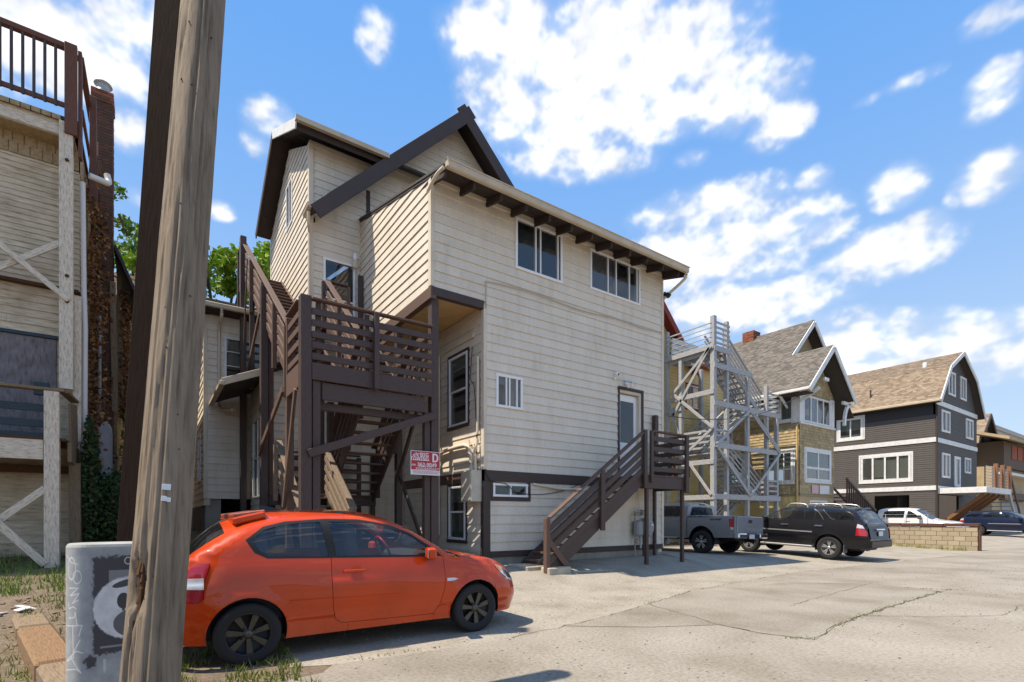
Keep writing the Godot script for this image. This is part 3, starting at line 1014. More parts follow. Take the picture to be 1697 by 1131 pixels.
func build_beige_house() -> void:
	var H := thing("beige_house", "beige lap-sided three-storey house with dark brown trim and a gutter along the alley", "house", Vector3(9, 0.3, -14))
	var Xp := Vector3.RIGHT
	var Zp := Vector3(0, 0, 1)
	var Zn := Vector3(0, 0, -1)
	var Xn := Vector3.LEFT
	# --- alley wall (s = x)
	var O := Vector3(0, 0, ZW)
	var w1 := R2(6.885, 7.18, 8.31, 8.385)
	var w2 := R2(9.255, 7.31, 11.165, 8.365)
	var w3 := R2(6.35, 3.90, 7.09, 4.66)
	var w4 := R2(6.27, 1.87, 7.235, 2.175)
	var door := R2(10.35, 2.50, 11.24, 4.885)
	var upper := PackedVector2Array([Vector2(XB, 2.46), Vector2(XR, 2.42), Vector2(XR, 8.50), Vector2(XL, 8.50), Vector2(XL, 6.21), Vector2(XB, 6.21)])
	wall_core(H, O, Xp, Zp, upper, [w1, w2, w3, door], "beige_wall")
	siding(H, O, Xp, Zp, PackedVector2Array([Vector2(XB + 0.05, 2.46), Vector2(XR - 0.05, 2.42), Vector2(XR - 0.05, 8.50), Vector2(XL + 0.05, 8.50), Vector2(XL + 0.05, 6.21), Vector2(XB + 0.05, 6.21)]), [w1, w2, w3, R2(10.28, 2.50, 11.31, 4.95)], 2.46, EXPO, "beige")
	var lower := PackedVector2Array([Vector2(XB, 0.60), Vector2(XR, 0.56), Vector2(XR, 2.42), Vector2(XB, 2.46)])
	wall_core(H, O, Xp, Zp, lower, [w4], "beige_wall")
	siding(H, O, Xp, Zp, PackedVector2Array([Vector2(XB + 0.15, 0.64), Vector2(XR - 0.05, 0.62), Vector2(XR - 0.05, 2.2), Vector2(XB + 0.15, 2.22)]), [R2(6.0, 1.78, 7.33, 2.3)], 0.64, EXPO, "beige")
	span(H, "band", Vector3(XB + 0.001, 2.215, ZW), Vector3(XR, 2.452, ZW + 0.038), "brown_wall")
	span(H, "corner_board", Vector3(XB - 0.038, 0.5, ZW - 0.1), Vector3(XB + 0.145, 2.213, ZW + 0.036), "brown_wall")
	span(H, "base_trim", Vector3(XB + 0.146, 0.50, ZW), Vector3(XR, 0.63, ZW + 0.036), "brown_wall")
	span(H, "foundation", Vector3(XB + 0.02, -0.2, ZW - 0.2), Vector3(XR, 0.50, ZW - 0.01), "concrete")
	span(H, "corner_board", Vector3(XB - 0.034, 2.47, ZW - 0.09), Vector3(XB + 0.05, 6.13, ZW + 0.034), "beige_trim")
	span(H, "corner_board", Vector3(XL - 0.036, 6.22, ZW - 0.09), Vector3(XL + 0.05, 8.46, ZW + 0.034), "beige_trim")
	span(H, "corner_board", Vector3(XR - 0.05, 0.64, ZW - 0.09), Vector3(XR + 0.034, 8.46, ZW + 0.034), "beige_trim")
	span(H, "skirt", Vector3(XL, 6.03, ZW - 0.1), Vector3(XB - 0.035, 6.208, ZW + 0.04), "brown_wall")
	span(H, "trim_panel", Vector3(6.196, 1.775, ZW), Vector3(7.325, 1.868, ZW + 0.036), "brown_wall")
	span(H, "trim_panel", Vector3(6.196, 1.869, ZW), Vector3(6.268, 2.213, ZW + 0.036), "brown_wall")
	span(H, "trim_panel", Vector3(7.237, 1.869, ZW), Vector3(7.325, 2.213, ZW + 0.036), "brown_wall")
	var frieze := span(H, "frieze", Vector3(XL + 0.05, 8.415, ZW), Vector3(XR - 0.05, 8.5, ZW + 0.03), "beige_trim")
	window(H, O, Xp, Zp, w1, {"cols": [0.42, 0.52, 0.9], "mw": 0.035, "fw": 0.06, "behind": [[0, 0, "curtain_pale", 0.14], [2, 0, "screen", 1.0], [0, 0, "screen", 0.98]]})
	window(H, O, Xp, Zp, w2, {"cols": [0.34, 0.5, 0.77, 0.93], "mw": 0.035, "fw": 0.055, "behind": [[0, 0, "curtain_grey", 1.0], [1, 0, "curtain_grey", 1.0], [3, 0, "curtain_pale", 0.12]]})
	window(H, O, Xp, Zp, w3, {"cols": [0.38, 0.5, 0.78], "mw": 0.04, "fw": 0.06, "behind": [[0, 0, "curtain_pale", 0.25], [1, 0, "curtain_pale", 1.0], [2, 0, "curtain_pale", 1.0]]})
	window(H, O, Xp, Zp, w4, {"cols": [0.5], "mw": 0.04, "fw": 0.05, "behind": [[0, 0, "screen", 0.7]]})
	# the back door in its brown casing
	for a: Array in [[Vector3(10.282, 2.5, ZW), Vector3(10.352, 4.882, ZW + 0.036)], [Vector3(11.238, 2.5, ZW), Vector3(11.308, 4.882, ZW + 0.036)], [Vector3(10.282, 4.883, ZW), Vector3(11.308, 4.955, ZW + 0.04)]]:
		span(H, "door_casing", a[0], a[1], "brown_wall")
	for a: Array in [[Vector3(11.16, 2.5, ZW - 0.16), Vector3(11.237, 4.88, ZW - 0.0)], [Vector3(10.353, 4.80, ZW - 0.16), Vector3(11.159, 4.88, ZW - 0.002)], [Vector3(10.353, 2.5, ZW - 0.16), Vector3(10.38, 4.799, ZW - 0.003)]]:
		span(H, "door_jamb", a[0], a[1], "beige_trim")
	var leaf := new_st()
	for a: Array in [[10.382, 2.52, 10.50, 4.78], [11.04, 2.52, 11.156, 4.78], [10.501, 4.60, 11.039, 4.78], [10.501, 2.52, 11.039, 3.46]]:
		bbox(leaf, Vector3((a[0] + a[2]) * 0.5, (a[1] + a[3]) * 0.5, ZW - 0.12), Vector3(a[2] - a[0], a[3] - a[1], 0.045), Basis.IDENTITY, 0.004)
	var dr := obj(H, "door", leaf.commit(), M.vinyl)
	span(dr, "pane", Vector3(10.5, 3.46, ZW - 0.125), Vector3(11.04, 4.6, ZW - 0.115), "glass", 0.0)
	span(dr, "door_handle", Vector3(10.40, 3.36, ZW - 0.10), Vector3(10.48, 3.39, ZW - 0.05), "alloy", 0.004)
	# --- left face of the overhanging upper floor (s = distance back from the alley wall)
	var OL := Vector3(XL, 0, ZW)
	var topL := PackedVector2Array([Vector2(0, 6.21), Vector2(4.46, 6.21), Vector2(4.46, 9.66), Vector2(0, 8.50)])
	wall_core(H, OL, Zn, Xn, topL, [], "beige_wall")
	siding(H, OL, Zn, Xn, PackedVector2Array([Vector2(0.09, 6.21), Vector2(4.45, 6.21), Vector2(4.45, 9.66), Vector2(0.09, 8.52)]), [], 6.21, EXPO, "beige")
	span(H, "skirt", Vector3(XL - 0.038, 5.96, ZW - 4.4), Vector3(XL + 0.1, 6.208, ZW + 0.038), "brown_worn_sunlit")  # same brown as the front skirt, sunlight painted into the colour
	# soffit under the overhang: boards
	for i in 12:
		var z0 := ZW - 0.105 - i * 0.36
		span(H, "soffit_board", Vector3(XL + 0.1, 6.13, z0 - 0.352), Vector3(XB, 6.15, z0), "soffit", 0.003)
	# --- left face of the lower floors
	var OB := Vector3(XB, 0, ZW)
	var v1 := R2(0.70, 3.61, 1.60, 5.30)
	var v2 := R2(0.80, 0.86, 1.62, 2.15)
	var polyB := rect(0, 0.55, 4.4, 6.13)
	wall_core(H, OB, Zn, Xn, polyB, [v1, v2], "beige_wall")
	siding(H, OB, Zn, Xn, rect(0.09, 2.46, 4.4, 6.12), [R2(0.62, 3.53, 1.68, 5.38)], 2.46, EXPO, "beige")
	siding(H, OB, Zn, Xn, rect(0.12, 0.6, 4.4, 2.215), [R2(0.72, 0.78, 1.70, 2.22)], 0.64, EXPO, "beige")
	span(H, "band", Vector3(XB - 0.036, 2.216, ZW - 4.4), Vector3(XB, 2.452, ZW - 0.101), "brown_worn_sunlit")  # same brown as the alley band, with sunlight painted in
	span(H, "foundation", Vector3(XB, -0.2, ZW - 4.4), Vector3(XB + 0.2, 0.55, ZW - 0.21), "concrete")
	span(H, "ledge", Vector3(XB - 0.06, 5.52, ZW - 4.4), Vector3(XB - 0.004, 5.64, ZW - 0.4), "beige_trim")
	window(H, OB, Zn, Xn, v1, {"cols": [], "rows": [0.5], "trim": "brown_wall", "tw": 0.075, "behind": [[0, 1, "blind", 0.35]]})
	window(H, OB, Zn, Xn, v2, {"cols": [], "rows": [0.52], "trim": "brown_wall", "tw": 0.075, "behind": [[0, 0, "curtain_green", 1.0], [0, 1, "blind", 0.6]]})
	# --- main wall behind the staircase, with the gable over it (s = x)
	var OM := Vector3(0, 0, ZM)
	var XD := 2.45
	var mw := R2(3.745, 6.25, 4.605, 8.38)
	var gable := PackedVector2Array([Vector2(XC, 5.1), Vector2(12.1, 5.1), Vector2(12.1, 9.35), Vector2(7.8, 13.6), Vector2(XC, 9.25)])
	wall_core(H, OM, Xp, Zp, gable, [mw], "beige_wall")
	siding(H, OM, Xp, Zp, PackedVector2Array([Vector2(XC + 0.09, 5.1), Vector2(6.2, 5.1), Vector2(6.2, 9.4), Vector2(12.1, 9.4), Vector2(7.8, 13.55), Vector2(XC + 0.09, 9.2)]), [mw], 5.1, EXPO, "beige")
	window(H, OM, Xp, Zp, mw, {"cols": [], "rows": [0.5], "fw": 0.06, "behind": [[0, 0, "curtain_pale", 0.3]]})
	span(H, "seam_board", Vector3(4.92, 9.66, ZM), Vector3(5.03, 10.6, ZM + 0.03), "brown_wall")
	span(H, "corner_board", Vector3(XC - 0.034, 5.2, ZM - 0.09), Vector3(XC + 0.09, 11.3, ZM + 0.034), "beige_trim")
	# lower main wall, wider to the left
	var lowM := rect(XD, 0.95, XB, 5.25)
	wall_core(H, OM, Xp, Zp, lowM, [], "beige_wall")
	siding(H, OM, Xp, Zp, rect(XD + 0.06, 0.95, XB, 5.1), [], 0.95, EXPO, "beige")
	span(H, "corner_board", Vector3(XD - 0.034, 0.95, ZM - 0.08), Vector3(XD + 0.06, 5.1, ZM + 0.034), "beige_trim")
	# low left face with its window, lit through the stairs
	var OD := Vector3(XD, 0, ZM)
	var dw := R2(1.0, 1.95, 2.55, 4.2)
	wall_core(H, OD, Zn, Xn, rect(0, 1.55, 3.2, 5.2), [dw], "beige_wall")
	siding(H, OD, Zn, Xn, rect(0.08, 1.55, 3.14, 5.0), [dw], 1.55, EXPO, "beige")
	window(H, OD, Zn, Xn, dw, {"cols": [0.5], "rows": [0.5], "mat": "white_trim", "behind": [[0, 0, "curtain_pale", 1.0], [1, 0, "curtain_pale", 1.0]]})
	# tall part: left face with its gable (s = back from the main wall)
	var OC := Vector3(XC, 0, ZM)
	var cw := R2(1.95, 10.15, 2.75, 11.50)
	var cg := PackedVector2Array([Vector2(0, 5.1), Vector2(5.3, 5.1), Vector2(5.3, 11.15), Vector2(2.45, 12.55), Vector2(0, 11.25)])
	wall_core(H, OC, Zn, Xn, cg, [cw], "beige_wall")
	siding(H, OC, Zn, Xn, PackedVector2Array([Vector2(0.09, 5.1), Vector2(5.22, 5.1), Vector2(5.22, 11.12), Vector2(2.45, 12.5), Vector2(0.09, 11.25)]), [cw], 5.1, EXPO, "beige")
	window(H, OC, Zn, Xn, cw, {"cols": [0.5], "fw": 0.07, "behind": []})
	span(H, "corner_board", Vector3(XC - 0.034, 5.1, ZM - 5.34), Vector3(XC + 0.02, 11.1, ZM - 5.22), "beige_trim")
	# tall part: front face, up to the main roof
	var cf := PackedVector2Array([Vector2(XC, 9.25), Vector2(5.5, 11.35), Vector2(XC, 11.35)])
	wall_core(H, OM + Vector3(0, 0, -0.02), Xp, Zp, PackedVector2Array([Vector2(XC, 9.2), Vector2(5.55, 11.4), Vector2(XC, 11.4)]), [], "beige_wall")
	siding(H, OM + Vector3(0, 0, -0.018), Xp, Zp, PackedVector2Array([Vector2(XC + 0.09, 9.35), Vector2(5.5, 11.35), Vector2(XC + 0.09, 11.35)]), [], 5.1, EXPO, "beige")
	# cross gable roof: ridge along x at z -16.64
	var rid := Vector3(0, 12.86, -16.64)
	var r0 := 2.96
	var r1 := 8.0
	for side: Array in [[-13.6, 11.30], [-19.68, 11.18]]:
		var e := Vector3(0, side[1], side[0])
		var dirn := (rid - e)
		var nrm := Vector3(0, absf(dirn.z), dirn.y * signf(side[0] - rid.z)).normalized()
		prism(H, "roof", [Vector3(r0, e.y, e.z), Vector3(r1, e.y, e.z), Vector3(r1, rid.y, rid.z), Vector3(r0, rid.y, rid.z)], nrm * 0.05, "roof_dark")
		for k in 4:
			var a := Vector3(r0 + 0.05, e.y, e.z).lerp(Vector3(r0 + 0.05, rid.y, rid.z), k / 4.0) - nrm * 0.012
			var b := Vector3(r0 + 0.05, e.y, e.z).lerp(Vector3(r0 + 0.05, rid.y, rid.z), (k + 1) / 4.0 - 0.012) - nrm * 0.012
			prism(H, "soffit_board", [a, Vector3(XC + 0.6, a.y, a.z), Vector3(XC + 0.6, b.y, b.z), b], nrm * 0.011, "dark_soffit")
		var bd := beam(H, "barge_board", Vector3(r0 - 0.02, e.y - 0.03, e.z), Vector3(r0 - 0.02, rid.y - 0.03, rid.z), 0.035, 0.24, "white_trim" if side[0] > -15.0 else "brown_wall", Vector3.UP)
	var st := new_st()
	st_beam(st, Vector3(r0 - 0.05, 11.36, -13.54), Vector3(5.35, 11.36, -13.54), 0.11, 0.13)
	obj(H, "gutter", st.commit(), M.gutter)
	span(H, "fascia", Vector3(r0, 11.16, -13.70), Vector3(5.3, 11.29, -13.66), "dark_soffit")
	# main gable roof: ridge along z
	var zf := -13.58
	var zb := -25.0
	var pk := Vector3(7.82, 13.80, 0)
	for side: Array in [[3.30, 9.28], [12.55, 9.07]]:
		var e := Vector3(side[0], side[1], 0)
		var dd := pk - e
		var nrm := Vector3(-dd.y * signf(dd.x), absf(dd.x), 0).normalized()
		var inn := e.lerp(pk, 0.06) if side[0] < 5.0 else e   # behind the front the left slope starts inside the tall wall
		prism(H, "roof", [Vector3(e.x, e.y, zf), Vector3(e.x, e.y, ZM - 0.03), Vector3(inn.x, inn.y, ZM - 0.03), Vector3(inn.x, inn.y, zb), Vector3(pk.x, pk.y, zb), Vector3(pk.x, pk.y, zf)], nrm * 0.06, "roof_dark")
		beam(H, "barge_board", Vector3(e.x, e.y, zf + 0.03) - nrm * 0.13, Vector3(pk.x, pk.y, zf + (0.03 if side[0] < 5 else 0.026)) - nrm * 0.13 + dd.normalized() * 0.15, 0.045, 0.36, "brown_wall", Vector3.UP)
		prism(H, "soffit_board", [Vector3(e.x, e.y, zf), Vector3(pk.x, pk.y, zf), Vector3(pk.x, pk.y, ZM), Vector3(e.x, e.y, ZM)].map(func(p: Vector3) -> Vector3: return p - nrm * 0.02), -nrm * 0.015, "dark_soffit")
	tube(H, "gutter_end", [Vector3(3.28, 9.34, -13.55), Vector3(3.28, 9.30, -14.1)], 0.075, "gutter", 8)
	tube(H, "downspout", smooth_path([Vector3(3.28, 9.25, -13.75), Vector3(3.30, 9.02, -13.85), Vector3(3.37, 8.9, -14.05), Vector3(3.37, 8.6, -14.08), Vector3(3.37, 5.4, -14.08)], 4), 0.04, "beige_trim", 8)
	# shed roof over the alley wing: rafters, deck, gutter
	var slope := 1.16 / 4.46
	var eave_z := ZW + 0.62
	var ey := 8.52 - 0.62 * slope
	prism(H, "roof", [Vector3(XL - 0.05, ey, eave_z), Vector3(XR + 0.25, ey, eave_z), Vector3(XR + 0.25, ey + 5.1 * slope, eave_z - 5.1), Vector3(XL - 0.05, ey + 5.1 * slope, eave_z - 5.1)], Vector3(0, 0.05, 0), "roof_dark")
	for i in 12:
		var x := XL + 0.02 + i * 0.668
		beam(H, "rafter", Vector3(x, ey - 0.10, eave_z - 0.02), Vector3(x, ey - 0.10 + 1.0 * slope, eave_z - 1.02), 0.06, 0.17, "dark_soffit")
	for i in 4:
		var z0 := eave_z - 0.01 - i * 0.16
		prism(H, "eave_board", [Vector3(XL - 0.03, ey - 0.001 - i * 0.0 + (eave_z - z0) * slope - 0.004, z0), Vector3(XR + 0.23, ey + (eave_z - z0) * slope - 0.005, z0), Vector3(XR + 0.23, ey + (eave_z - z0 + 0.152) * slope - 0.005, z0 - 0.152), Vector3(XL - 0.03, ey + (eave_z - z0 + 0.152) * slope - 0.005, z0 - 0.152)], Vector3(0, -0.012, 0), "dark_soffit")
	beam(H, "fly_rafter", Vector3(XL - 0.02, ey - 0.02, eave_z), Vector3(XL - 0.02, ey - 0.02 + 5.0 * slope, eave_z - 5.0), 0.03, 0.09, "dark_soffit")
	beam(H, "fly_rafter", Vector3(XR + 0.21, ey - 0.07, eave_z), Vector3(XR + 0.21, ey - 0.07 + 5.0 * slope, eave_z - 5.0), 0.04, 0.16, "dark_soffit")
	var gs := new_st()
	st_beam(gs, Vector3(XL - 0.02, ey + 0.01, eave_z + 0.07), Vector3(XR + 0.27, ey + 0.01, eave_z + 0.07), 0.12, 0.15, Vector3.UP, 0.025)
	st_beam(gs, Vector3(XL - 0.03, ey + 0.085, eave_z + 0.13), Vector3(XR + 0.28, ey + 0.085, eave_z + 0.13), 0.03, 0.025, Vector3.UP, 0.008)
	obj(H, "gutter", gs.commit(), M.gutter)
	tube(H, "downspout", smooth_path([Vector3(XR + 0.2, ey - 0.06, eave_z + 0.05), Vector3(XR + 0.19, ey - 0.22, eave_z + 0.02), Vector3(XR + 0.14, ey - 0.52, ZW + 0.02), Vector3(XR + 0.08, ey - 0.66, ZW - 0.02), Vector3(XR + 0.075, ey - 1.0, ZW - 0.04), Vector3(XR + 0.075, 0.5, ZW - 0.04)], 4), 0.042, "beige_trim", 8)
	tube(H, "gutter_drop", smooth_path([Vector3(XL - 0.06, ey - 0.06, eave_z + 0.04), Vector3(XL - 0.1, ey - 0.10, eave_z - 0.2), Vector3(XL - 0.1, ey - 0.22, ZW + 0.02)], 4), 0.035, "beige_trim", 8)
	# hidden right and back walls close the rooms
	wall_core(H, Vector3(XR, 0, ZW), Zn, Xp, PackedVector2Array([Vector2(0.01, 0.4), Vector2(15.2, 0.4), Vector2(15.2, 9.6), Vector2(4.46, 9.6), Vector2(0.01, 8.5)]), [], "beige_trim")
	wall_core(H, Vector3(0, 0, -24.9), Xp, Zn, PackedVector2Array([Vector2(2.4, 0.4), Vector2(12.0, 0.4), Vector2(12.0, 9.4), Vector2(7.8, 13.5), Vector2(3.5, 9.4), Vector2(2.4, 9.4)]), [], "beige_trim")
	wall_core(H, Vector3(XC, 0, -19.46), Zn, Xn, rect(0.0, 5.1, 5.4, 9.3), [], "beige_trim")
	span(H, "floor_slab", Vector3(XC + 0.02, 5.12, -24.8), Vector3(XR - 0.15, 5.22, ZM - 0.16), "room")
	span(H, "floor_slab", Vector3(XB + 0.16, 6.16, ZM), Vector3(XR - 0.15, 6.30, ZW - 0.16), "room")
	span(H, "floor_slab", Vector3(XB + 0.16, 2.3, ZM), Vector3(XR - 0.15, 2.44, ZW - 0.16), "room")
	span(H, "floor_slab", Vector3(XL + 0.15, 6.215, ZM), Vector3(XB + 0.158, 6.30, ZW - 0.16), "room")
	# --- the low wing at the back left
	var zD := -17.3
	var ow := Vector3(0, 0, zD)
	var xw := 1.24
	var bw := R2(1.74, 5.05, 2.9, 6.75)
	wall_core(H, ow, Xp, Zp, rect(xw, 1.95, 3.42, 7.35), [bw], "beige_wall")
	siding(H, ow, Xp, Zp, rect(xw + 0.07, 1.95, 3.36, 7.3), [bw], 1.95, EXPO, "beige")
	window(H, ow, Xp, Zp, bw, {"cols": [0.5], "rows": [0.3, 0.5, 0.75], "fw": 0.06, "mw": 0.025, "mat": "white_trim", "behind": [[0, 1, "curtain_pale", 0.2], [0, 2, "blind", 1.0], [0, 3, "blind", 1.0], [1, 2, "blind", 1.0], [1, 3, "blind", 1.0]]})
	wall_core(H, Vector3(xw, 0, zD), Zn, Xn, rect(0.0, 1.75, 7.4, 7.35), [], "beige_wall")
	siding(H, Vector3(xw, 0, zD), Zn, Xn, rect(0.06, 1.75, 7.3, 7.3), [R2(1.2, 2.6, 2.2, 4.0)], 1.95, EXPO, "beige")
	window(H, Vector3(xw, 0, zD), Zn, Xn, R2(1.2, 2.6, 2.2, 4.0), {"cols": [], "rows": [0.5], "trim": "white_trim"})
	span(H, "corner_board", Vector3(xw - 0.034, 1.95, zD - 0.08), Vector3(xw + 0.07, 7.3, zD + 0.034), "beige_trim")
	span(H, "pier", Vector3(xw + 0.02, 0.6, zD - 0.45), Vector3(xw + 0.42, 1.95, zD - 0.05), "concrete")
	span(H, "crawl_space_wall", Vector3(xw + 0.1, 0.6, zD - 2.2), Vector3(3.4, 1.95, zD - 2.1), "room")
	span(H, "floor_slab", Vector3(xw + 0.05, 1.97, zD - 7.4), Vector3(3.4, 2.07, zD - 0.16), "room")
	span(H, "floor_slab", Vector3(XD + 0.15, 1.0, -17.2), Vector3(XB, 1.1, ZM - 0.15), "room")
	span(H, "foundation", Vector3(xw - 0.03, 0.4, zD - 7.4), Vector3(xw + 0.1, 1.75, zD - 0.5), "mortar")
	prism(H, "roof", [Vector3(xw - 0.35, 7.42, zD + 0.5), Vector3(3.4, 7.42, zD + 0.5), Vector3(3.4, 9.2, zD - 4.0), Vector3(xw - 0.35, 9.2, zD - 4.0)], Vector3(0, 0.05, 0), "roof_dark")
	prism(H, "roof", [Vector3(xw - 0.35, 9.2, zD - 4.0), Vector3(3.4, 9.2, zD - 4.0), Vector3(3.4, 7.42, zD - 7.9), Vector3(xw - 0.35, 7.42, zD - 7.9)], Vector3(0, 0.05, 0), "roof_dark")
	shingles(H, Vector3(xw - 0.35, 7.48, zD + 0.5), Vector3(3.4, 7.48, zD + 0.5), Vector3(3.4, 9.26, zD - 4.0), Vector3(xw - 0.35, 9.26, zD - 4.0), 0.14, 0.3, [Color(0.20, 0.185, 0.16), Color(0.25, 0.22, 0.19), Color(0.16, 0.15, 0.135)])
	span(H, "gutter", Vector3(xw - 0.38, 7.36, zD + 0.49), Vector3(3.3, 7.50, zD + 0.60), "gutter", 0.02)
	span(H, "soffit_board", Vector3(xw - 0.3, 7.33, zD), Vector3(3.3, 7.36, zD + 0.48), "dark_soffit")
	tube(H, "downspout", smooth_path([Vector3(1.62, 7.36, zD + 0.54), Vector3(1.62, 7.15, zD + 0.5), Vector3(1.60, 6.95, zD + 0.10), Vector3(1.60, 6.6, zD + 0.06), Vector3(1.60, 4.9, zD + 0.06), Vector3(1.60, 4.62, zD + 0.10), Vector3(1.72, 4.50, zD + 0.4), Vector3(1.85, 4.46, zD + 0.8)], 5), 0.045, "beige_trim", 8)
	# little lean-to roof over the low window
	prism(H, "lean_to_roof", [Vector3(1.45, 4.72, -14.35), Vector3(3.42, 5.58, -14.35), Vector3(3.42, 5.58, -17.2), Vector3(1.45, 4.72, -17.2)], Vector3(-0.02, 0.05, 0), "roof_dark")
	var lt := new_st()
	st_beam(lt, Vector3(1.40, 4.70, -14.3), Vector3(1.40, 4.70, -17.25), 0.12, 0.12, Vector3.UP, 0.02)
	obj(H, "gutter", lt.commit(), M.gutter)
	beam(H, "barge_board", Vector3(1.40, 4.72, -14.33), Vector3(2.45, 5.18, -14.33), 0.03, 0.17, "gutter")
	beam(H, "barge_board", Vector3(2.45, 5.16, -14.12), Vector3(3.42, 5.56, -14.12), 0.03, 0.16, "dark_soffit")
	prism(H, "roof", [Vector3(2.3, 5.14, -14.02), Vector3(3.42, 5.62, -14.02), Vector3(3.42, 5.62, -14.36), Vector3(2.3, 5.14, -14.36)], Vector3(-0.02, 0.05, 0), "roof_dark")

# ---------------------------------------------------------------- stairs
func flight(S: Node3D, a: Vector3, b: Vector3, side: Vector3, n: int, mat: String, tread_mat: String) -> void:
	# from the nosing line a (bottom) to b (top); side spans the width
	var d := b - a
	var up := Vector3.UP
	for k: float in [0.0, 1.0]:
		var o := side * k
		beam(S, "stringer", a + o + Vector3(0, -0.06, 0), b + o + Vector3(0, -0.06, 0), 0.05, 0.27, mat)
	var run := Vector3(d.x, 0, d.z) / n
	var inset := side.normalized() * 0.026
	for i in n:
		var p := a + d * (float(i) / n) + run * 0.5 + Vector3(0, d.y / n * 0.5, 0)
		beam(S, "tread", p + inset, p + side - inset, run.length() * 0.95, 0.045, tread_mat, up)

func slope_rail(S: Node3D, a: Vector3, b: Vector3, mat: String, rows: Array, cap_mat: String, posts: Array, post_top := 1.06, low := -0.25, t := 0.04) -> void:
	# boards that follow the slope a..b; rows are heights over it
	var across := (b - a).cross(Vector3.UP).normalized()
	for h: float in rows:
		beam(S, "rail_board", a + Vector3(0, h, 0), b + Vector3(0, h, 0), t, 0.125, mat)
	beam(S, "handrail", a + Vector3(0, post_top + 0.02, 0), b + Vector3(0, post_top + 0.02, 0), 0.14, 0.04, cap_mat)
	for f: float in posts:
		var p := a.lerp(b, f) - across * (t * 0.5 + 0.046)
		beam(S, "rail_post", p + Vector3(0, low, 0), p + Vector3(0, post_top - 0.005, 0), 0.09, 0.09, mat, (b - a).normalized())

func level_rail(S: Node3D, a: Vector3, b: Vector3, mat: String, rows: Array, cap_y: float, cap_mat: String, t := 0.04) -> void:
	for h: float in rows:
		beam(S, "rail_board", a + Vector3(0, h, 0), b + Vector3(0, h, 0), t, 0.12, mat)
	if cap_y > 0:
		beam(S, "handrail", a + Vector3(0, cap_y, 0), b + Vector3(0, cap_y, 0), 0.13, 0.04, cap_mat)

